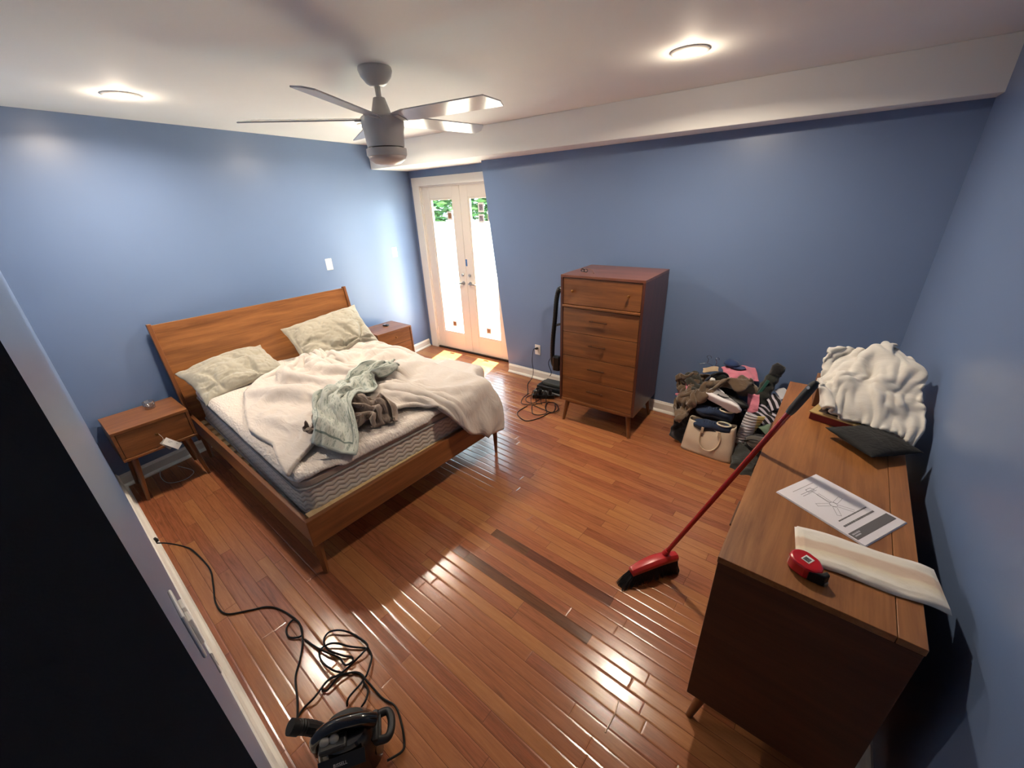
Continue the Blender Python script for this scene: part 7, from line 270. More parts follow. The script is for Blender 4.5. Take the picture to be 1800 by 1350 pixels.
CLOTH['shirt']=(30,0.002,[-2.2275, 0.885, 0.636],
[134,-4,12,-7,0,-6,-10,2,-6,-6,2,-7,-1,-2,-2,-7,-5,-1,5,-10,-9,-4,9,-13,-6,-4,7,-3,2,-2,-4,4,-7,4,0,8,0,-3,0,3,-4,-4,-7,-3,5,16,7,-4,-11,0,6,-3,-13,21,-7,-2,-13,6,5,2,-12,4,-2,-1,8,4,7,-5,0,1,-5,1,-1,-2,-2,-4,8,6,-1,3,-4,3,0,-3,0,1,0,-6,1,-3,-5,-3,-2,8,1,1,7,-3,-1,-3,2,8,-2,0,-2,2,-2,-1,2,5,1,-1,0,-12,7,-3,-1,-2,-4,11,10,-6,-4,0,-1,-1,1,7,-3,-5,1,-2,16,1,-5,-3,-12,4,1,-4,6,-3,2,1,5,0,0,4,2,-13,6,-4,-2,-2,-5,1,0,0,-2,1,4,0,-3,8,0,-9,5,-6,2,1,3,-1,7,3,-4,2,1,-1,2,2,-2,-3,0,-3,1,1,-3,-1,1,7,-5,2,-1,1,0,0,-5,7,-1,-1,0,0,-5,5,3,1,7,-1,-11,-1,-4,1,-2,-2,8,-2,-2,-3,1,-1,1,-1,2,-6,7,3,-2,-6,0,1,-5,5,1,-4,0,2,-1,3,-1,0,-2,1,-1,1,0,-6,0,0,8,-3,-2,-1,-4,4,-6,7,3,-4,-4,0,-1,2,-4,0,1,0,0,3,2,1,1,0,1,0,-2,-3,2,1,-1,-1,2,-1,-2,-6,7,-8,2,-1,-1,0,-1,1,0,-1,-1,1,1,-1,2,-2,1,6,2,-3,-9,3,-5,0,-3,6,-2,0,-3,4,-7,-1,3,8,-2,-3,-2,-2,-2,1,-1,0,0,2,-2,1,-2,1,4,-2,-3,-4,0,2,-1,-2,-2,5,0,-3,2,-1,-6,2,-1,0,1,-2,9,-10,0,-3,1,-2,3,-1,4,-6,-1,1,0,1,-3,-1,2,-5,7,-3,1,0,-3,-1,-3,-2,3,0,-1,1,-7,15,-6,-1,-4,-4,-3,6,6,-2,2,-3,-4,-1,0,3,0,-2,-5,6,-1,0,8,-1,2,-10,-1,0,1,2,4,-5,1,0,-1,2,0,-5,-7,11,-3,4,-2,-2,-1,-3,-1,6,-4,0,0,-1,6,1,-1,1,7,-3,-2,-2,-5,1,2,1,5,-4,2,1,3,2,-4,0,1,4,3,-1,5,-5,0,-13,1,3,2,4,0,1,0,0,0,-1,3,-4,0,0,3,4,0,1,4,-1,-1,2,-3,1,0,4,-4,2,2,0,-1,-3,-4,6,1,0,-1,-1,6,0,-6,2,0,0,-5,7,3,-1,1,-4,7,-4,4,0,-2,0,0,2,-5,2,1,0,3,-2,0,0,-6,10,-1,-1,5,-6,1,0,2,2,-2,-2,8,-3,-1,-2,4,-1,1,-5,3,-4,3,2,-2,-1,1,-2,1,0,0,1,1,0,-1,5,-2,1,-3,0,-4,-1,2,1,-4,-3,-1,1,0,2,-2,3,-1,-3,3,4,2,-2,-1,2,1,3,-5,0,0,1,1,0,0,-3,-1,-2,-30,9,5,13,-4,-5,7,-1,-2,-5,1,5,4,8,-5,7,0,-1,3,-5,3,4,7,-3,2,0,-1,-8,1,2,4,-7,1,-10,5,10,-7,1,4,-1,4,7,-2,2,1,-2,2,1,0,1,2,1,-2,2,1,5,1,-1,1,1,3,-1,-2,4,5,-4,3,-2,1,2,0,-2,6,1,0,-4,-1,0,1,-1,-2,4,-3,0,0,-7,3,-3,1,7,8,-1,-3,2,-1,0,1,3,-2,2,3,0,-2,2,-6,-3,0,-2,6,-1,4,-5,0,-2,-3,7,-7,2,-2,-3,4,0,0,5,-3,2,-2,-1,-3,7,0,1,2,-7,-2,-2,-3,12,-5,4,-8,3,-4,0,9,-4,1,1,1,2,-3,0,-2,10,-1,0,-1,1,1,2,0,-2,-1,-3,-1,0,11,-4,0,-4,5,-4,0,0,4,0,0,-1,1,-2,6,0,1,-12,10,-1,-1,-3,7,-1,-1,1,1,0,-5,1,1,1,-2,3,0,-2,0,7,-3,-3,0,1,3,-2,-3,1,3,2,-5,3,0,5,5,-1,-2,-4,-1,-3,1,8,-3,-7,2,-3,3,5,1,-3,1,2,0,4,-4,2,2,5,2,1,-3,-5,5,0,-3,-5,2,5,2,-1,1,0,-6,3,-1,4,0,0,1,2,-6,3,1,-1,1,-2,5,1,1,-2,-1,2,-2,1,-4,1,4,3,-4,2,3,0,-1,-1,0,5,0,-1,0,1,0,2,0,1,0,2,-1,5,3,-2,-1,-3,3,0,2,3,1,1,-1,1,-1,-9,-3,2,11,0,2,-5,9,2,0,-1,6,-2,0,1,1,0,5,-2,2,1,0,-6,-2,8,2,-2,0,-5,-3,0,0,2,-1,1,3,0,-4,4,0,4,1,0,-2,4,12,-2,-5,6,-1,-3,-5,-1,-2,2,2,2,-2,1,0,-3,5,-2,0,-2,-1,7,-5,-4,5,0,2,-3,2,-5,8,1,-2,-1,-7,0,-4,0,4,1,3,-1,-2,7,-5,3,-1,5,0,-1,-2,-2,2,0,1,3,-2,0,-1,2,5,-4,3,-9,5,-5,0,7,2,1,0,-1,5,-9,3,1,7,0,0,1,0,-1,-4,1,0,2,1,-2,0,-2,10,-9,-4,5,-2,2,7,-3,2,0,-4,1,3,-2,2,0,-5,7,-5,2,-1,4,-6,-1,0,4,1,2,1,1],
[10,4,5,3,1,3,-2,-10,-2,4,-4,0,3,-4,-6,-5,1,5,2,-5,-2,4,1,-6,4,2,6,0,4,2,-8,-3,9,6,4,3,-2,0,0,2,0,3,0,0,4,0,-10,-2,0,2,0,-3,2,-2,-3,1,-3,5,-3,2,4,3,-3,-3,-1,-3,10,5,-2,-2,4,-2,1,4,-1,-3,1,-8,-2,5,1,0,0,2,0,-8,-1,0,0,-1,15,-4,-4,0,-5,-5,0,6,4,-5,-1,4,-3,5,0,-2,1,2,-4,3,-2,0,1,4,-5,2,-2,-2,4,-7,13,0,-4,-2,4,-1,-3,2,0,-2,-6,-4,8,0,-1,5,-2,2,1,-7,7,-1,-1,2,0,1,2,-8,-7,12,10,-2,-3,1,1,3,-1,-1,-4,-3,0,-1,0,5,1,0,5,-5,3,0,1,0,1,-3,4,-2,-5,2,2,-16,10,1,-4,-2,2,2,-2,-2,-2,-1,1,2,0,1,3,2,-1,5,-2,-3,-1,0,-2,3,-5,7,-4,-1,-4,2,10,-2,3,-4,-1,5,-2,-3,2,1,3,-3,1,-6,8,0,2,0,-7,3,-10,9,2,-3,-1,-12,9,-1,0,2,11,-1,0,0,-1,-3,1,1,6,1,0,-1,-6,4,-5,7,-1,-7,1,-5,1,-10,7,3,-2,-2,-4,8,-3,-1,11,-1,2,1,-2,-2,2,-1,0,2,2,0,-4,-6,6,-2,-2,0,-2,0,0,-8,-2,3,2,1,1,1,0,3,11,-1,0,0,-1,0,0,0,-4,5,0,0,-2,1,-6,-4,-1,3,0,2,0,4,-14,3,3,2,1,1,4,-2,2,6,0,0,-2,-5,2,5,-2,-4,1,6,-1,-9,-5,3,-1,6,3,2,1,1,6,-12,1,2,1,-2,5,-2,-7,1,3,4,2,3,-6,0,6,-5,8,1,0,1,-1,-3,4,4,0,0,1,3,-4,2,4,3,0,-1,-1,9,1,-3,2,-3,0,0,5,2,-6,10,-5,4,1,-3,-5,6,0,-3,13,-4,6,-1,1,1,-1,4,1,1,1,0,11,3,-4,0,-4,1,1,-3,5,-5,0,-2,0,1,0,-6,0,2,0,10,-3,2,1,0,-1,0,-2,2,0,-1,10,-1,-2,1,-1,-6,-3,0,4,7,-1,-6,4,0,1,-5,3,-1,1,1,1,2,-2,3,0,0,-2,-9,-3,3,11,-1,0,-2,4,2,-8,-5,1,-4,8,3,-1,2,-1,0,0,0,-1,0,-2,0,4,0,0,0,0,-1,-3,-6,9,2,-1,-1,-1,-2,5,0,-7,4,-5,4,3,2,-1,1,0,0,-1,-3,2,-1,-2,2,1,-1,-1,-1,2,1,8,0,2,0,-1,-2,-2,5,2,1,-3,1,0,-1,2,0,1,0,-1,0,-2,0,0,-3,2,0,1,0,1,0,-7,3,-2,0,8,3,-3,3,-8,2,6,-6,4,4,-1,2,2,1,2,-2,3,1,1,1,1,1,1,3,1,2,-24,-4,3,6,-1,8,6,-5,12,-3,-1,3,4,0,1,-5,4,3,1,6,4,-2,-2,10,1,3,4,4,4,2,-7,1,1,-1,0,-2,-1,5,5,5,0,0,-6,-3,-1,4,-1,1,1,-1,-1,8,6,-1,0,-9,-3,9,2,2,5,3,2,-2,-10,-4,9,2,-1,-1,-3,1,-7,4,-2,6,2,1,0,2,0,-5,4,-3,1,7,-1,-4,-1,0,10,1,-3,-5,3,3,-6,1,2,-3,2,-4,5,-7,9,5,-5,-5,2,-2,-1,4,0,-7,-4,10,9,-7,-1,0,12,-2,0,2,-4,-1,1,0,0,-1,0,-2,-3,8,4,-3,3,-5,-4,2,0,0,-1,4,-5,-3,1,6,-1,-8,10,0,0,4,-1,-3,2,-1,1,-4,0,2,0,0,3,-1,-7,4,-6,-1,4,3,-1,3,-3,1,-2,0,-2,3,8,-1,1,-2,5,1,1,3,-5,0,-2,-1,0,0,-2,4,-1,0,3,-5,-5,-2,0,-1,9,-1,0,-9,8,1,12,0,0,-2,1,2,2,-3,-5,1,-2,3,1,0,1,-11,9,1,3,-1,1,-5,0,0,0,-2,-2,-2,-6,3,12,-2,-5,-6,8,4,0,-3,1,1,-3,-8,7,1,0,0,1,1,-9,11,-3,-2,-1,-3,7,-1,-4,2,-4,-9,-7,5,4,2,-5,1,-2,7,3,-1,-3,-4,0,2,1,1,-2,2,8,-15,4,5,1,-2,-2,-1,2,0,-5,2,1,-6,5,4,-2,-1,0,1,-3,1,-6,10,-2,-1,0,10,-6,1,-4,0,0,-3,2,12,0,2,-11,-7,-1,-2,-5,4,-4,-2,4,3,3,-12,2,1,3,2,-1,-5,1,-3,-2,0,7,5,-1,1,2,-5,-1,-3,4,0,0,3,-4,-4,-1,9,2,-1,-5,0,1,-1,4,-4,0,3,-2,-12,6,0,3,6,0,2,-2,1,-2,-3,-1,1,1,-1,-5,2,3,0,-5,1,-6,0,1,1,3,1,-1,3,-13,7,1,2,-1,-1,1,0,0,-2,-1,1,-1,2,0,5,-3,5,0,-4,7,-16,-2,3,1,3,5,3,2,-13,7,5,2,-5,-2,-1,0,1,-7,-1,0,0,-1,3,1,-3,2,-1,1,4,-19,0,8,-1,1,2,4,-2,0,3,5,1,3,-13,1,-7,1,4,-5,-2,-1,2,2,1,3,5],
[39,3,5,9,7,4,7,3,2,-2,-10,-8,-6,1,-2,-3,-4,1,8,-4,-1,-3,-3,0,7,3,1,10,5,1,-9,4,-5,1,-1,1,-4,-1,0,4,1,10,4,-3,-4,-2,2,-2,-5,4,10,5,-3,-12,-5,-2,3,-5,0,2,2,-8,1,3,-10,-4,1,0,1,4,9,-4,7,0,0,-1,-5,-5,-3,2,0,5,2,3,-1,-9,-4,-1,1,4,-10,5,3,-7,-2,-3,0,1,3,-3,2,9,-5,4,0,3,-5,-4,-3,6,0,-2,8,4,-10,-1,-2,0,3,0,-6,-1,0,-1,7,-5,-1,4,1,-6,-5,-3,10,5,0,-3,-1,-1,0,-3,1,0,2,6,1,2,-1,1,0,3,-4,-4,-1,-1,5,1,2,0,-4,-5,-2,1,-2,1,5,6,3,2,-3,0,-2,0,1,5,4,3,3,0,-5,-4,-1,-2,-5,2,1,2,2,0,-5,-4,1,1,-1,0,7,0,8,0,0,-4,0,4,2,1,5,-3,1,-1,-2,-2,-2,-4,1,1,-5,11,0,-8,2,3,0,0,-2,5,2,7,0,-2,2,-5,-3,1,2,-2,1,4,-12,-8,1,0,0,-1,1,0,2,4,2,0,-9,3,2,-2,4,-3,3,-2,5,4,-5,-1,-7,3,-4,1,0,-2,-3,-6,-5,1,6,3,-4,0,1,-1,1,5,3,-1,-6,-3,-2,-1,-4,3,0,1,2,0,2,-11,1,1,2,-2,-2,-1,-2,2,12,-5,-4,-2,2,1,2,2,2,-3,-3,-6,-4,-1,2,-1,-2,-5,1,2,-1,2,3,2,2,1,1,1,-2,0,12,-2,-4,-3,-3,-2,-2,5,5,-3,-3,-5,-5,-2,2,0,-1,2,7,7,1,-8,2,-5,0,9,2,-1,0,-4,0,3,-1,-7,1,-1,0,-1,2,5,-2,0,-2,0,1,0,2,1,2,-9,1,9,1,12,-4,-2,0,-1,0,-9,-4,-1,-2,1,-3,1,1,1,-3,9,3,2,3,0,-1,3,1,3,-10,8,-6,3,1,1,3,-4,-1,-1,0,2,0,-4,2,-2,-4,0,2,-1,6,-9,20,2,-2,1,1,1,0,0,-4,-5,5,-2,-1,-1,0,-2,0,0,-1,0,-1,3,8,0,0,-3,1,0,-7,5,-6,11,-1,0,-1,1,0,1,-2,-1,-2,-3,-2,-2,-1,0,1,-1,0,5,5,3,-2,0,5,-3,1,1,0,2,-4,-8,7,-1,0,-1,0,0,1,0,-7,0,-5,0,0,-1,-1,5,1,-5,9,-1,-1,3,-2,3,-6,0,6,-6,5,-3,-5,-1,-5,0,1,4,4,-9,0,-4,3,-4,1,2,2,4,1,2,5,-1,-5,3,4,-2,-2,-3,3,1,-8,7,2,-3,-3,-1,0,-3,0,2,2,2,0,2,-2,-1,1,2,-1,4,1,-5,-2,-2,3,4,0,-2,-6,-2,4,-1,1,8,0,-1,0,-5,1,1,5,4,2,1,-4,0,-1,-5,0,1,-6,1,-2,-5,-4,-1,5,3,-6,9,4,1,-5,5,7,-2,-1,1,-1,5,-2,7,1,-8,0,0,-1,-2,1,3,-19,1,11,4,-1,6,-5,-8,4,1,3,6,-1,0,1,1,-1,-2,0,-1,9,-5,0,0,-1,-4,-1,8,7,-2,-15,5,0,8,13,-1,-1,-1,-3,1,-9,-6,17,-1,-3,-1,-2,1,-1,1,-4,2,-3,-4,-2,0,-1,-3,1,5,-2,-2,9,4,-2,2,3,1,-3,-12,5,5,-1,-5,-1,-1,-9,-4,3,-1,4,-1,-2,-3,-2,1,3,-2,1,1,4,1,7,0,-3,-3,-2,-1,0,-1,-2,1,0,-1,1,-11,0,-3,-4,7,-2,4,-1,0,-2,-4,3,8,4,4,-4,13,-2,-6,3,-3,-2,-8,4,-1,3,0,0,-1,-3,-1,-4,-1,1,0,6,1,2,-1,-1,2,2,3,3,1,6,1,-5,5,-8,0,-3,3,-9,2,-2,4,1,1,-8,3,2,3,4,6,5,0,-4,-3,-3,3,6,2,-1,0,6,-10,2,0,1,-2,2,-5,-2,1,1,2,1,-1,2,-5,4,9,2,1,1,0,-5,-1,-1,2,4,1,3,-5,-8,11,1,-3,-3,-3,0,-1,2,5,6,2,-6,-3,-1,0,7,1,8,-4,-3,-4,-3,-5,6,-1,4,3,-2,-5,2,-6,2,5,5,-6,-9,8,4,6,2,-1,1,-4,-3,-4,0,4,-2,3,-5,-8,-1,-3,-1,11,0,1,-6,1,4,2,-1,1,-2,1,-3,2,2,4,-1,-4,-3,-4,-5,0,-4,-2,2,1,-4,-4,1,10,3,1,-1,-5,-3,-3,6,5,-2,-4,-3,-1,-1,-4,1,0,1,-3,-5,-1,-3,0,2,0,-2,-4,0,-1,-1,0,3,-2,2,-2,0,1,1,3,3,-4,-7,-7,-3,1,2,-1,1,-1,-3,-3,1,11,-1,-1,0,-4,-1,1,-2,2,1,1,1,-2,1,-1,-3,0,-5,-2,-4,-2,5,1,1,1,-3,-2,-1,0,11,-3,-3,6,-1,0,-3,-1,1,5,-2,-1,0,-2,-1,1,-9,-3,0,-3,-1,5,7,-2,0,-2,-1,-2,3,1,-3,-1,13,5,-3,-5,3,1,-4,0,1,-2,0,-2,1,2,-8,-5,-1,0,10,5,-6,0,2,-3,-5,3,1,-1,5,4,-3,-7,-5,5,1,3,10,-7,2,-2,-1,1,3,5])
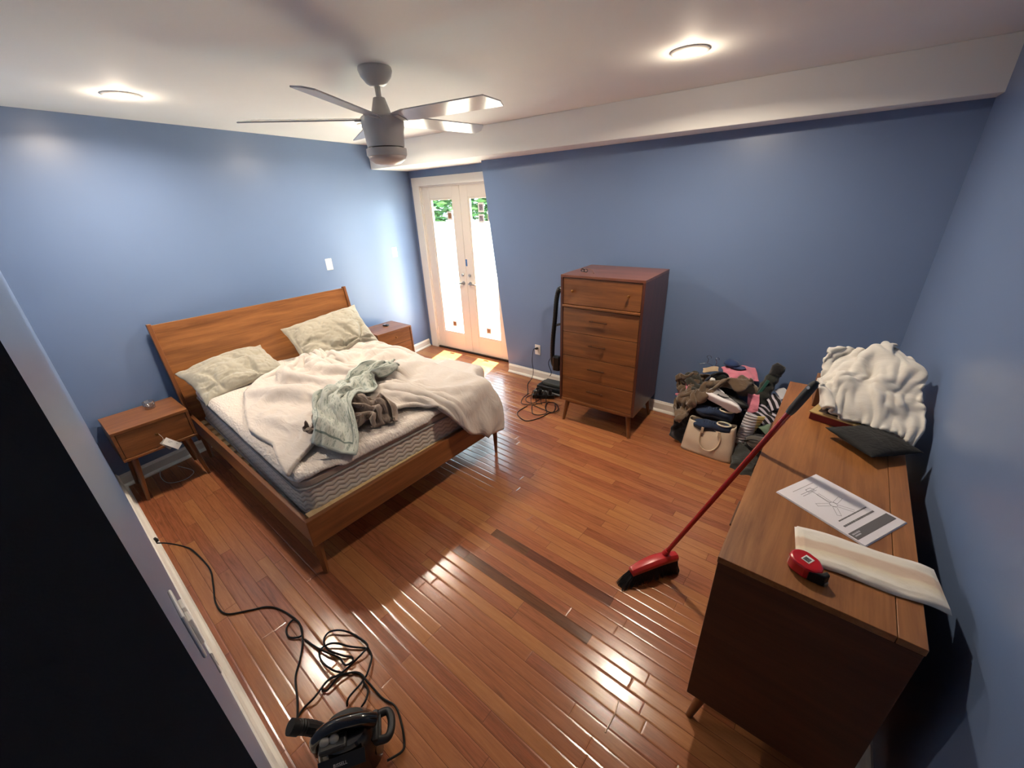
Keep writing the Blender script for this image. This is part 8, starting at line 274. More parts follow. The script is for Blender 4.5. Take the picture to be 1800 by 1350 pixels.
CLOTH['towel']=(30,0.002,[-2.5974, 0.8439, 0.6137],
[18,11,10,5,6,-1,12,8,6,-4,11,6,0,2,7,11,7,6,-2,2,-11,6,7,5,1,9,-2,-1,6,10,-4,2,0,-6,0,11,-3,0,0,3,-3,-4,6,-4,2,-3,0,0,7,-12,17,-9,-1,3,4,0,6,-4,-9,-3,-2,0,-1,2,-2,-2,3,-2,0,7,-11,6,0,1,0,-3,1,-1,2,8,-15,9,0,2,7,-1,3,1,-4,-15,-2,-1,-5,5,0,4,-2,-2,-3,0,9,-7,-1,6,-10,6,-2,1,-1,-8,15,-2,0,-2,1,1,-1,1,-3,2,-2,-2,4,-1,2,-8,1,-3,3,-2,1,0,1,0,1,-3,2,0,1,0,2,2,1,1,2,0,-1,-7,5,-1,2,-7,1,1,0,-2,0,5,0,-4,-4,3,-1,2,5,-2,-5,-1,1,2,2,1,-3,5,-1,-2,-2,1,2,0,10,-3,-10,0,-2,0,1,0,0,6,-1,-6,0,1,5,-13,4,-1,-3,13,-3,-1,4,-5,-1,1,0,1,-5,7,-4,-4,3,1,-4,4,0,-3,0,-1,6,1,-2,-1,-2,3,-1,3,1,2,-4,-1,1,1,-1,-3,0,1,-2,3,-7,0,2,-1,1,5,-7,2,-3,0,0,7,-2,-2,-5,6,1,-2,-4,3,3,-1,-3,3,-5,-3,2,5,13,-11,-1,-2,3,0,7,-13,8,-2,-2,0,-7,2,4,-1,6,-7,-1,2,-2,-3,0,1,2,-3,-2,5,-1,1,3,6,-8,11,-2,-3,-6,13,-13,-2,3,4,10,-13,-2,1,-1,8,-2,-2,7,4,-10,-2,-1,1,4,-7,2,1,0,8,27,-2,-2,3,-6,-21,5,3,2,0,-1,2,-4,1,-3,4,0,0,2,-12,3,1,-2,-4,-1,5,-1,0,-1,-1,-5,1,4,-1,7,2,1,1,-1,-1,-9,10,-2,0,-2,0,0,1,-2,9,-6,-4,0,3,0,2,0,-3,5,-1,13,-9,-1,-7,5,9,-3,0,-1,-1,8,-13,7,0,2,-3,2,-2,0,4,-1,-4,0,-3,2,-2,0,7,-13,1,11,0,-11,8,-4,3,0,0,0,-2,3,0,-4,-2,0,6,-1,0,-1,-2,9,-3,-1,2,-2,2,-1,0,3,-9,12,-1,-3,-7,2,0,4,0,0,1,-2,6,1,-1,-3,-7,5,0,-1,-3,7,2,-1,-1,-3,0,0,0,5,2,10,0,-1,1,-1,-3,0,2,0,-2,-2,9,0,0,0,-1,-8,3,0,-1,3,3,0,-1,3,-3,-1,0,0,3,10,1,1,-3,-3,3,-2,1,1,0,-5,0,6,0,1,-5,6,-5,0,0,-1,6,0,-2,-4,6,-1,0,-5,7,9,1,1,1,-3,1,-1,-1,1,0,1,-7,0,2,1,1,2,0,0,-1,-2,5,0,-1,-2,-2,3,1,-2,3,11,0,1,2,0,-2,0,-1,1,-2,0,3,-6,0,0,2,-1,0,0,0,-1,0,-1,2,3,-4,0,1,1,-1,12,2,1,-4,4,0,-3,1,-3,2,0,-6,7,-3,0,2,-9,4,-1,-1,0,1,-6,-2,2,4,-1,-1,5,-2,15,0,0,0,0,0,1,-2,0,-2,0,2,-9,9,-3,1,0,-5,1,1,-1,-1,1,-8,-3,1,5,1,1,-1,14,-1,3,-2,-2,1,0,-1,0,-1,0,0,-2,-2,5,0,0,-3,-1,0,-3,0,2,0,0,-5,2,0,1,-1,6,7,0,2,-7,-3,3,0,2,0,-1,1,1,-6,3,1,3,-3,1,-2,1,-3,-1,3,-1,1,-3,1,-1,-1,3,2,6,2,1,-7,0,1,-3,1,1,1,3,-3,-1,1,1,4,-7,2,0,-2,2,0,0,-1,-3,1,0,-1,2,-8,3,6,8,-3,-9,0,4,4,-2,1,-1,2,1,-1,2,-6,4,0,1,-1,-4,0,0,2,-1,0,1,0,2,-6,-3,3,1,13,-6,0,-1,1,1,1,-1,4,-7,2,-1,6,-4,3,-5,2,5,-3,-1,-1,0,-1,3,1,-1,1,-2,-1,5,0,3,-2,0,1,1,-2,6,-7,4,-3,1,-4,10,-1,-3,1,1,3,-6,-1,2,-1,1,2,-1,3,-6,1,-6,1,12,1,0,0,3,-5,0,3,1,-3,-1,5,-8,6,-5,-6,4,8,1,-4,-1,0,-1,2,2,13,1,-4,0,-4,3,-9,0,1,5,-4,0,2,-9,5,1,-1,0,1,0,-3,0,-2,9,-3,0,-4,0,1,11,-5,8,-4,2,2,-9,7,-2,-3,-1,3,-1,-3,4,-4,-5,4,5,-4,3,0,-3,-1,0,2,-2,2,-3,-2,9,4,-2,-1,-1,-1,5,-3,-1,0,-1,-1,0,3,1,-1,2,-1,-2,-4,6,0,0,-1,-4,4,0,-1,-2,-1,11,-2,1,-2,-1,1,-1,5,-1,-3,-3,8,-7,0,0,3,0,-2,2,-1,4,0,-1,0,1,-2,-1,0,0,-2,12,-3,2,1,-3,0,0,-1,1,1,-4,2,6,-4,0,0,-1,2,-2,-1,0,6,-3,-1,-1,0,2,-1,1,-2,11,-1,-4,6,0,-1,0,0,-1,0,0,-6,1,4,0,0,1,1,0,-2,-1,2,3,0,0,0,-2,1,-1,0,14,-2,1,-1,1,-2,-1,0,1,-1,0,3,-3,-1,0,0,0,0,1,1,-2,-3,2,-1,2,3,-1,0,-1,1,9,2,0,1,0,1,-2,0,0,0,0,0,1,0,0,-2,-1,0,1,0,-1,1,-2,3,0,-1,2,-2,1,0,14,-3,0,-1,2,1,0,-1,0,-2,1,0,0,-1,0,3,-2,0,-1,0,0,-1,2,-1,0,1,0,2,-2,-1,10,3,-1,1,-1,0,0,1,0,-1,-2,0,1,0,0,-2,4,-4,0,3,0,-2,0,1,0,0,-1,-1,2,0,11,0,2,-3,1,0,2,-1,0,2,-1,-1,0,0,0,-2,-2,4,-3,-2,2,3,-1,0,-1,0,1,-2,0,1,10,1,-1,3,-1,1,0,0,-1,0,1,-1,1,0,-1,1,-2,-2,3,-2,0,-1,1,0,0,0,0,1,-1,0,13,-3,1,0,1,-1,1,0,0,0,-1,1,-2,-1,0,0,2,0,-1,-1,-1,2,0,1,-3,0,1,2,-2,0,8,3,0,0,-4,-1,0,1,4,0,2,0,0,0,0,0,0,0,-1,1,-3,-1,0,-1,4,-4,0,1,2,-2,4,0,1,1,4,-3,-1,1,-3,4,-3,1,0,2,0,2,0,1,-1,-2,2,-1,-1,1,0,0,-1,1,1,0,4,2,-1,0,2,4,-1,-4,3,-1,1,-3,0,0,1,0,1,0,1,0,0,0,0,0,-1,2,-1,-1,0,1,4,0,2,-3,-1,4,-3,2,-3,0,4,3,-2,-2,0,0,0,2,1,2,0,-2,0,-1,1,-1,1,0,0,0,3,0,0,3,-4,-1,7,-5,-1,-1,0,3,3,0,-1,-1,0,-1,1,1,1,1,0,-1,-1,2,0,0,0,-1,3,0,-1,1,3,-4,0,6,-5,-2,0,-1,2,3,0,1,0,0,-1,0,1,2,0,0,0,0,1,-1,-2,0],
[506,-7,-5,-3,-3,8,3,4,0,-6,-7,-9,-5,-3,0,0,0,-1,-2,-10,3,4,-1,-3,-9,0,3,4,3,-3,-13,-1,-1,5,0,-4,1,-2,0,0,-1,1,1,1,1,-1,0,0,-1,3,2,0,1,1,0,0,4,-5,-2,5,-15,1,0,0,6,-5,0,0,-2,-1,1,0,3,0,0,-1,1,-2,1,5,0,-4,1,0,6,3,-3,1,-4,-2,-14,-1,5,-5,1,3,-2,-3,1,0,0,6,-2,1,0,0,-3,2,-1,6,-8,1,0,4,3,-3,-4,-1,1,-1,-15,3,-2,3,-3,2,-2,2,-2,2,-1,0,1,0,0,2,-1,-2,0,0,1,-2,1,0,-1,1,0,0,-1,0,-14,2,-1,-1,-1,0,1,-1,1,1,2,-1,-1,0,-1,1,1,1,-1,-1,-1,1,2,-2,1,1,-2,0,-1,-1,-12,-1,0,-1,1,0,-1,0,1,1,1,0,0,-1,-2,9,-3,-2,11,-12,-1,-1,-1,2,2,-3,0,-1,2,-3,-15,1,0,0,2,-2,1,2,0,1,1,-1,0,-1,3,0,9,3,-16,1,-2,0,-1,1,0,0,0,-1,0,-3,-13,1,0,-1,1,-1,3,-2,3,-1,0,1,-1,-1,5,-3,-3,-1,3,-2,-1,0,1,2,1,-2,-1,-3,1,-2,-26,1,4,3,-4,3,-3,1,1,5,0,0,3,0,-2,0,1,2,1,3,1,-3,-2,3,9,-1,-2,8,-14,1,-35,1,0,5,2,-1,5,3,0,-2,4,-2,3,4,-2,-1,2,2,1,4,-2,1,0,-3,-1,11,3,-8,1,-1,-23,6,1,0,-3,-4,0,0,1,2,-1,2,1,2,0,1,2,2,5,-4,0,0,2,3,1,-2,0,-1,2,2,-9,-7,3,-4,2,1,1,0,0,0,-1,3,-3,2,-1,1,-1,0,1,8,-5,-3,1,0,0,2,2,-1,13,2,-3,-7,-4,1,2,2,-4,1,0,1,5,-9,2,0,6,-6,1,0,0,3,1,-1,-3,1,0,1,5,7,-10,2,-7,-1,-4,-1,1,1,0,-1,1,-1,1,-1,-1,0,-1,3,-1,0,1,1,5,-1,-1,-2,0,0,0,6,4,-3,-7,3,-7,-3,1,0,3,0,-1,0,0,4,0,3,-7,-1,0,0,1,0,6,0,-2,0,-2,1,0,-3,10,-2,-6,-3,0,-2,-1,-1,-1,3,-1,1,-1,12,-3,-1,3,-2,-8,0,0,0,6,1,1,-3,2,-3,0,1,-1,5,-10,1,0,-1,-2,1,-2,1,1,1,-4,0,8,-4,2,-5,7,-4,-1,-1,2,5,1,-4,-1,3,-4,2,-4,8,-11,2,1,1,-3,2,-1,-3,3,0,3,-9,0,3,0,1,0,0,0,-1,-1,9,3,2,-10,-5,4,0,-1,1,-11,1,2,4,-3,1,3,1,-5,-5,3,7,-11,1,0,1,1,-1,0,1,-1,-1,0,1,4,2,-4,-2,2,0,-12,4,-1,-3,7,-1,-3,3,-5,2,0,-4,10,-6,1,6,-11,3,-1,0,0,2,0,0,-3,0,6,-3,2,-1,-6,-4,3,-1,4,-3,2,-1,3,-5,-1,3,-2,5,0,0,0,-6,0,1,-1,1,3,-3,4,-4,-2,3,-1,0,-5,1,0,-3,-2,2,1,-2,1,-1,0,2,-3,3,1,2,1,-4,0,-2,1,-1,0,2,0,-5,0,1,1,-2,-13,7,4,0,-9,3,0,-3,4,0,0,0,1,1,-1,-3,5,-1,0,-3,0,-2,0,2,-1,2,-6,2,-2,1,-12,-2,5,9,-4,-6,-1,1,3,0,-3,0,3,-3,2,1,1,3,-8,3,-1,-1,0,1,-1,1,-2,1,-2,-1,-8,-3,-4,2,12,-6,3,0,-6,4,-4,0,-1,1,0,1,0,1,0,-1,-1,-1,-2,0,0,1,0,1,0,1,-11,3,-1,-4,0,9,-5,1,-2,0,1,-2,0,1,1,1,0,0,-1,1,-5,0,1,-2,0,2,1,-1,4,-3,-10,-2,0,2,-4,1,2,-1,2,1,-1,-3,2,-2,1,0,2,0,5,-5,-3,-3,1,2,-2,2,3,-1,1,1,-15,-1,-1,3,2,-1,-1,1,0,2,3,-4,-2,1,1,-1,0,2,-3,4,-1,-3,-2,1,3,1,2,-2,1,3,-21,7,3,-3,1,-3,4,-5,1,0,3,-1,1,-2,-1,0,1,2,2,2,-2,-2,-1,1,4,0,2,-2,0,2,-17,-1,5,-3,2,3,-8,4,0,0,1,1,-2,0,-2,2,-3,4,4,1,1,-1,1,-1,-1,1,0,2,0,-1,-11,1,-1,-1,0,-2,7,-5,1,-2,-1,2,2,-2,-2,-2,5,1,-1,-1,6,0,0,-1,-4,1,1,0,-1,-2,-8,-2,0,-1,-2,1,-1,6,-4,4,-3,6,-5,2,-4,-1,0,-2,4,0,5,-1,0,0,1,-2,-4,1,-1,0,-6,-3,1,2,-3,1,-1,-2,2,-1,4,-4,6,-3,2,-5,-1,2,-1,0,-1,8,-4,0,-1,-1,2,-4,0,0,-11,5,-6,5,1,-1,0,0,-1,-1,0,2,-1,-2,-1,3,-2,0,1,0,0,0,5,-2,1,-2,-1,1,-4,1,-4,-5,6,-2,3,-6,0,1,2,-3,-1,2,-1,4,2,0,0,-6,0,0,1,2,-2,0,-2,0,0,2,0,-2,-10,5,-3,1,1,4,-6,0,0,5,0,-5,2,-1,-1,0,2,4,-3,0,0,-1,1,1,-2,-2,0,0,5,0,-2,-6,3,1,-3,2,-1,-1,2,-3,0,3,-1,1,1,-1,-1,2,-4,1,1,1,-2,0,1,-1,1,-1,0,2,-9,6,-3,1,2,-2,0,0,0,-2,-1,2,0,0,0,2,-2,-2,7,-3,0,1,-1,-1,1,-1,0,1,-1,-1,0,-6,1,-2,0,-1,3,0,-2,6,-2,-1,-1,0,0,-4,2,2,-1,2,-1,0,1,-3,1,0,0,0,0,0,-9,5,-3,1,0,2,1,1,1,-3,1,-3,1,-1,0,2,-4,0,1,0,0,-1,-1,3,0,1,-1,0,1,-1,-5,-4,3,-1,1,1,2,-1,-3,0,-1,0,-1,0,-1,1,2,0,0,-1,0,0,1,-1,0,4,-3,0,0,2,-11,3,-1,1,-3,0,0,1,2,1,3,3,-1,0,0,0,0,-2,-1,0,-3,0,1,-1,1,-1,4,-3,0,0,2,-8,-1,-3,2,-2,0,-1,1,0,-1,0,1,0,0,0,1,1,0,-1,1,-1,1,1,-2,1,0,2,-2,1,-3,5,-2,-5,-4,2,0,1,-3,-1,1,-1,0,0,0,0,0,0,0,0,1,0,0,0,1,-1,0,1,0,-1,-11,1,3,0,-2,-2,0,-1,3,0,-2,1,-1,0,0,1,0,0,0,1,0,-1,0,1,0,1,-1,0,1,0,-7,0,0,3,-3,-2,0,-1,-1,1,0,-2,1,0,0,-1,0,1,0,0,0,1,-1,1,0,0,1,-1,1,0,-8,1,0,2,1,-3,-4,1,-1,0,1,0,-2,0,0,1,0,-1,0,0,1,0,1,0,0,0,-1,1,0,0],
[58,0,1,2,-3,7,1,5,2,6,0,-7,-5,-5,-2,-2,-3,-1,8,8,1,2,-1,-3,-5,-3,5,5,5,2,0,0,0,5,1,-8,7,-6,-4,1,7,-1,5,0,1,-6,4,-1,-1,-4,7,4,1,-1,-1,0,-3,-1,2,4,-1,1,6,0,6,-8,-10,1,5,-4,5,6,3,-2,-1,-3,1,-1,-2,8,-1,-2,1,0,1,-1,-1,2,-2,-4,-2,5,5,-6,1,6,-3,-6,3,-2,-3,13,-2,2,-9,8,-9,4,-1,-4,1,2,-6,-7,-2,4,4,1,-1,3,4,3,-2,5,-7,-9,9,-1,-2,6,-4,-2,2,1,-1,-7,11,-2,-3,0,0,-4,-1,0,4,-4,0,-1,6,0,3,5,-2,-3,-2,0,-5,5,-6,1,5,-3,-1,2,1,-2,6,-3,-3,4,-3,-3,-3,5,-3,-1,1,2,2,2,2,0,5,-5,-1,0,-1,0,0,-7,-1,0,2,1,3,7,-13,4,-5,0,2,3,3,-5,-2,5,-1,3,0,4,2,-1,-3,3,-2,1,-2,-3,-1,2,-6,0,0,2,-2,-2,-1,-1,7,-1,3,1,6,0,3,-7,1,0,1,0,0,-1,-3,2,-2,6,-7,0,-2,1,-1,-4,1,4,0,-3,1,3,10,-7,-1,3,4,7,-9,-2,-1,1,4,-3,-4,-2,-7,-4,13,-7,11,-1,-2,-8,6,-1,-4,-1,6,3,0,-2,1,8,1,-3,-4,1,7,-1,0,2,-10,2,-1,-1,6,-4,-10,9,-11,-1,4,7,-8,6,5,-9,9,-1,-2,3,-3,-3,1,5,0,-2,3,3,0,-3,-1,-5,-2,-13,1,1,1,-4,3,3,3,-1,9,3,1,1,-13,6,4,0,-7,3,1,-1,3,-5,-1,2,2,-5,-1,1,-14,13,-8,8,-2,1,2,0,0,4,4,-1,0,2,-2,1,-2,-3,-1,-1,-6,0,-1,9,-3,2,-4,-1,0,0,-2,-5,7,3,7,-3,-3,1,2,0,-2,-2,-3,4,5,-10,4,-1,2,-9,-1,-2,3,-4,1,-1,-3,2,0,-2,-1,2,4,-2,3,3,0,-2,1,-1,-9,-1,4,-5,0,10,-9,1,-3,-3,8,-7,1,7,-2,-2,-2,-4,3,-8,3,3,-7,3,0,3,5,-1,-3,-5,-4,5,-1,4,-3,-9,7,-4,0,-3,-2,3,0,2,-3,-2,0,2,-2,6,6,-4,-1,0,0,-3,3,4,-4,3,1,-6,2,3,1,0,-11,2,-2,2,-6,4,0,0,6,-4,-2,-1,0,9,1,-2,-2,2,3,2,-5,0,2,-6,8,-1,-9,2,2,1,3,-7,1,2,-5,2,-1,2,-2,10,-4,0,3,-3,-3,0,2,1,2,3,0,-6,-3,-1,-3,5,4,-7,3,0,3,0,-1,3,-2,-8,0,-2,19,-8,5,-2,0,-3,0,-2,3,0,1,2,4,0,-5,-5,-2,-6,5,3,-1,1,2,-1,1,-4,8,-3,2,-1,-9,20,-4,-3,-2,-2,2,4,-4,-2,-2,3,-6,9,-2,1,-5,5,-11,8,0,5,-4,0,-3,3,-1,3,3,2,-3,-8,14,-5,-3,-2,7,-5,1,-2,-7,1,3,4,1,-1,0,-3,11,-13,10,-1,1,-1,-1,-4,-2,6,1,2,2,-1,-6,3,-6,-2,6,2,-4,-3,5,-8,6,-2,2,1,0,-1,1,4,-5,4,0,2,-2,-1,1,-2,0,1,1,-9,-2,5,1,-2,-1,1,7,-4,1,5,-2,-4,4,-1,0,0,-1,6,-2,-2,1,4,-1,-3,-1,1,-1,1,0,1,-8,4,-2,2,5,-5,-1,7,-5,5,0,1,3,0,-2,-3,-2,3,1,2,0,-2,0,3,-4,0,-1,-1,2,1,-1,0,-1,-2,10,-4,-5,-3,10,0,5,0,-2,0,-3,-1,0,-2,-1,3,2,2,-1,-2,-3,0,-2,0,-1,4,1,0,-2,3,9,1,-3,-3,-2,6,2,2,-2,-1,0,-2,-1,-6,10,0,0,-2,0,-1,-2,-3,-1,0,2,1,2,0,2,-4,11,-2,-2,1,-5,-1,3,2,2,1,-1,-4,-4,5,-3,4,1,0,0,-3,1,-5,-2,0,2,1,5,-2,2,0,12,-4,-1,-5,2,0,2,1,0,2,-1,0,-4,-1,-1,2,0,-1,-3,6,3,-2,-2,-6,1,6,0,-7,6,1,1,3,-2,-2,-2,0,-4,3,5,1,4,0,-2,-6,1,-4,5,1,1,4,-2,1,-6,3,-3,2,3,-3,-2,5,2,-2,3,-2,-2,-6,4,-1,3,0,4,-2,-1,5,-7,-10,7,2,6,4,-5,1,0,0,-1,0,-5,5,-2,0,-8,9,0,1,-4,-1,-6,1,-2,9,2,0,3,-2,0,0,-11,10,0,2,1,0,0,-4,4,-6,5,-3,-2,-1,-7,4,2,1,-2,-1,-2,-5,4,-5,3,4,-6,-2,6,3,0,1,7,-5,5,0,0,0,-7,-5,4,5,-2,-2,-8,2,4,-1,-2,-2,-2,1,-2,5,-7,7,6,-6,-2,6,-1,-4,3,-2,5,-1,-2,-2,-1,1,-3,4,5,-3,-5,-6,7,3,1,-6,1,-2,1,-1,5,-9,1,9,-1,-2,5,-1,-5,-1,-1,7,4,-2,-1,0,-6,-2,4,3,4,-4,-7,7,2,-2,-3,-2,-3,2,1,5,-3,-5,-2,-1,0,4,1,0,-2,-3,3,0,2,3,0,-4,0,3,0,6,-4,-5,6,1,-4,-1,-3,-5,1,6,4,0,0,-6,-4,-2,2,1,-2,1,-2,3,1,2,3,-3,-5,2,-3,4,6,1,-7,1,0,0,2,-4,-4,-1,-3,-2,0,8,-2,-4,2,-2,1,0,2,-1,0,1,0,3,-3,-4,1,-6,3,-1,6,-1,0,-1,-1,0,-3,-6,4,1,-2,-3,6,-4,-5,1,1,1,1,2,-2,0,0,-2,4,-1,9,-5,-6,7,-3,0,0,-1,-1,4,-1,-2,-3,5,-1,-6,-5,5,-4,-3,1,1,1,2,-1,-1,1,-1,-1,2,4,5,-3,-7,4,1,0,3,-1,-3,1,-2,2,-6,0,0,-2,-3,6,3,-2,-4,-1,-3,0,0,1,-1,-1,2,-2,7,1,-1,-2,2,1,-3,-2,-1,-1,2,-4,-1,-2,2,1,0,-3,-2,-1,2,0,2,-2,-4,3,4,-3,-4,2,-7,6,0,-5,-2,2,1,3,1,1,0,0,1,-1,0,0,-2,0,-1,-3,-1,-2,1,2,-3,-4,3,3,-2,-13,2,1,4,1,-1,-2,3,-2,2,-1,0,1,-1,2,1,0,2,-3,-1,2,-3,0,-2,2,0,-1,-2,3,0,-12,1,-2,0,6,1,0,-5,5,1,0,-1,0,1,0,0,1,0,0,1,-1,0,-1,1,-2,1,-2,0,0,1,-9,-1,-1,1,0,4,-1,0,-4,0,6,1,-2,-1,0,0,0,2,2,0,1,-1,-2,-2,1,-1,1,0,-1,0,-11,0,0,-1,0,2,4,-1,-1,-1,-1,5,2,-1,-1,0,0,-2,1,1,1,1,-1,-1,-2,3,0,0,-2,-1,-12,1,-1,0,0,1,3,2,-1,-2,0,-1,4,2,0,0,0,0,-1,0,0,1,2,-1,0,-1,1,-2,-2,0])
def cloth_verts(n):
    nv,Q,o,*A=CLOTH[n]; nu=len(A[0])//nv; D=[[A[0][k],A[1][k],A[2][k]] for k in range(len(A[0]))]
    for c in range(3):
        for i in range(1,nu):
            for j in range(1,nv): D[i*nv+j][c]+=D[(i-1)*nv+j][c]
        for i in range(1,nu): D[i*nv][c]+=D[(i-1)*nv][c]
        for i in range(nu):
            for j in range(1,nv): D[i*nv+j][c]+=D[i*nv+j-1][c]
    return [Vector((o[0]+d[0]*Q,o[1]+d[1]*Q,o[2]+d[2]*Q)) for d in D]
def grid_faces(nu,nv): return [(i*nv+j,(i+1)*nv+j,(i+1)*nv+j+1,i*nv+j+1) for i in range(nu-1) for j in range(nv-1)]
def cloth_obj(name,key,mat,thick=.006,sub=1,parent=None,off=0,uv=False,both=False):
    V=cloth_verts(key); nv=CLOTH[key][0]; nu=len(V)//nv
    if both: # a cushion: two sheets sharing their border
        h=nu//2; F=[]; F+=[(i*nv+j,(i+1)*nv+j,(i+1)*nv+j+1,i*nv+j+1) for i in range(h-1) for j in range(nv-1)]
        F+=[((i+h)*nv+j,(i+h)*nv+j+1,(i+1+h)*nv+j+1,(i+1+h)*nv+j) for i in range(h-1) for j in range(nv-1)]
    else: F=grid_faces(nu,nv)
    c=Vector((sum(v.x for v in V)/len(V),sum(v.y for v in V)/len(V),min(v.z for v in V)))
    bm=bmesh.new(); vs_=[bm.verts.new(v-c) for v in V]
    l=bm.loops.layers.uv.new('uv') if uv else None
    for f in F:
        fc=bm.faces.new([vs_[i] for i in f]); fc.smooth=True
        if uv:
            for lp,i in zip(fc.loops,f): a,b=divmod(i,nv); lp[l].uv=(a/(nu-1),b/(nv-1))
    if both: bmesh.ops.remove_doubles(bm,verts=bm.verts,dist=.0004); bmesh.ops.recalc_face_normals(bm,faces=bm.faces)
    me=bpy.data.meshes.new(name); bm.to_mesh(me); bm.free()
    me.materials.append(mat); o=bpy.data.objects.new(name,me); COL.objects.link(o); o.location=c
    if sub: m=o.modifiers.new('sub','SUBSURF'); m.levels=m.render_levels=sub
    if thick: m=o.modifiers.new('solid','SOLIDIFY'); m.thickness=thick; m.offset=off
    return o
# ---------------------------------------------------------------- room shell
X0,YN,YB,YD,XR,YF,HB=-3.975,0,3.48,3.8,.549,3.228,2.22
aH,aB,aR=.088,-.053,-.038
def hx(y): return X0-aH*(y-1.5)
def by(x): return YB+aB*(x+1)
def rx(y): return XR-aR*(y-1.5)
def ny(x): return .255-.072*(x+3.81)
def dy(x): return YD-.014*(x+3.5)
cor_l_n=(hx(.26),ny(hx(.26)))
yR=3.395; xRb=rx(yR)
fl=MB().prism([(-4.4,-1.4),(1.2,-1.4),(1.2,3.9),(-4.4,3.9)],-.05,0).build('floor',M['floor']); struct_(fl,'glossy reddish brown oak strip floor')
cl=MB().prism([(-4.4,-1.4),(1.2,-1.4),(1.2,3.9),(-4.4,3.9)],H,H+.1).build('ceiling',M['ceil']); struct_(cl,'off white ceiling with round downlights')
# headboard wall
w=MB().prism([(hx(.1),.1),(hx(3.95),3.95),(hx(3.95)-.15,3.95),(hx(.1)-.15,.1)],0,H).build('wall_left',M['blue']); struct_(w,'blue wall behind the bed headboard')
XE=-.34   # where the near wall stops at the doorway
w=MB().prism([(hx(.2)-.1,ny(hx(.2)-.1)),(XE,ny(XE)),(XE,ny(XE)-.12),(hx(.2)-.1,ny(hx(.2)-.1)-.12)],0,H).build('wall_near',M['blue']); struct_(w,'blue wall seen almost edge on at lower left')
w=MB().prism([(rx(-1.3),-1.3),(rx(3.6),3.6),(rx(3.6)+.12,3.6),(rx(-1.3)+.12,-1.3)],0,H).build('wall_right',M['blue']); struct_(w,'blue wall behind the long dresser')
# back wall: front section with a slightly leaning free edge beside the doors, and the recessed part with the door opening
XL=-2.605
bm=MB(); b=bm.bm
fp=[(XL,0),(.70,0),(.70,HB+.02),(XL-.11*(HB+.02),HB+.02)]
fr=[b.verts.new((x,by(x),z)) for x,z in fp]; bk=[b.verts.new((x+(.0 if i in(1,2) else 0),by(x)+.22,z)) for i,(x,z) in enumerate(fp)]
b.faces.new(fr); b.faces.new(bk[::-1])
for i in range(4): b.faces.new((fr[i],fr[(i+1)%4],bk[(i+1)%4],bk[i]))
w=bm.build('wall_back',M['blue']); struct_(w,'blue wall behind the tall dresser')
bm=MB(); DX0,DX1,DT=-4.005,-2.755,2.05
for a_,b_,z0,z1 in ((-4.3,DX0-.0,0,HB+.05),(DX1,-2.4,0,HB+.05),(DX0,DX1,DT,HB+.05)):
    bm.prism([(a_,dy(a_)),(b_,dy(b_)),(b_,dy(b_)+.14),(a_,dy(a_)+.14)],z0,z1)
w=bm.build('wall_recess',M['blue']); struct_(w,'blue recessed wall around the french doors')
# hallway shell behind the camera
w=MB().prism([(-.6,-1.4),(1.0,-1.4),(1.0,-1.3),(-.6,-1.3)],0,H).build('wall_hall',M['blue']); struct_(w)
w=MB().prism([(-.6,-1.3),(-.5,-1.3),(-.5,-.09),(-.6,-.09)],0,H).build('wall_hallside',M['blue']); struct_(w)
# boxed beam along the back wall
bm=MB().prism([(hx(YF)-.0,YF),(rx(YF)+.01,YF),(rx(YF)+.01,3.5),(XL-.2,3.7),(XL-.25,3.9),(hx(3.9),3.9)],HB,H)
w=bm.build('trim_beam',M['ceil'],bev=.004); struct_(w,'off white boxed beam running along the back wall under the ceiling')
# baseboards
def baseboard(name,pts,nrm,label,h=.10,t=.016,shoe=.016):
    bm=MB()
    (x0,y0),(x1,y1)=pts; d=Vector((x1-x0,y1-y0,0)).normalized(); n=Vector((nrm[0],nrm[1],0)).normalized()
    prof=[(0,0),(t+shoe,0),(t+shoe,.008),(t+shoe*.55,.018),(t,.024),(t,h-.02),(t*.55,h-.008),(t*.4,h),(0,h)]
    A=[bm.bm.verts.new(Vector((x0,y0,0))+n*a+Vector((0,0,z))) for a,z in prof]; B=[bm.bm.verts.new(Vector((x1,y1,0))+n*a+Vector((0,0,z))) for a,z in prof]
    k=len(prof); bm.bm.faces.new(A); bm.bm.faces.new(B[::-1])
    for i in range(k): bm.bm.faces.new((A[i],B[i],B[(i+1)%k],A[(i+1)%k]))
    return struct_(bm.build(name,M['trim']),label)
baseboard('baseboard_back',((XL-.0,by(XL)),(.60,by(.60))),(aB,-1),'white baseboard along the back wall')
baseboard('baseboard_left',((hx(.25),.25),(hx(3.78),3.78)),(1,aH),'white baseboard below the headboard wall')
baseboard('baseboard_near',((hx(.25),ny(hx(.25))),(XE,ny(XE))),(.072,1),'white baseboard along the near wall at lower left',h=.12,t=.018,shoe=.018)
baseboard('baseboard_right',((rx(0),0),(rx(3.39),3.39)),(-1,-aR),'white baseboard behind the long dresser')
# ---------------------------------------------------------------- french doors
D=bpy.data.objects.new('door_1',None); COL.objects.link(D); D.location=(-3.38,dy(-3.38),0); D.rotation_euler=(0,0,-.014); struct_(D,'white glazed double french doors in a white casing'); D['category']='door'
del D['category']
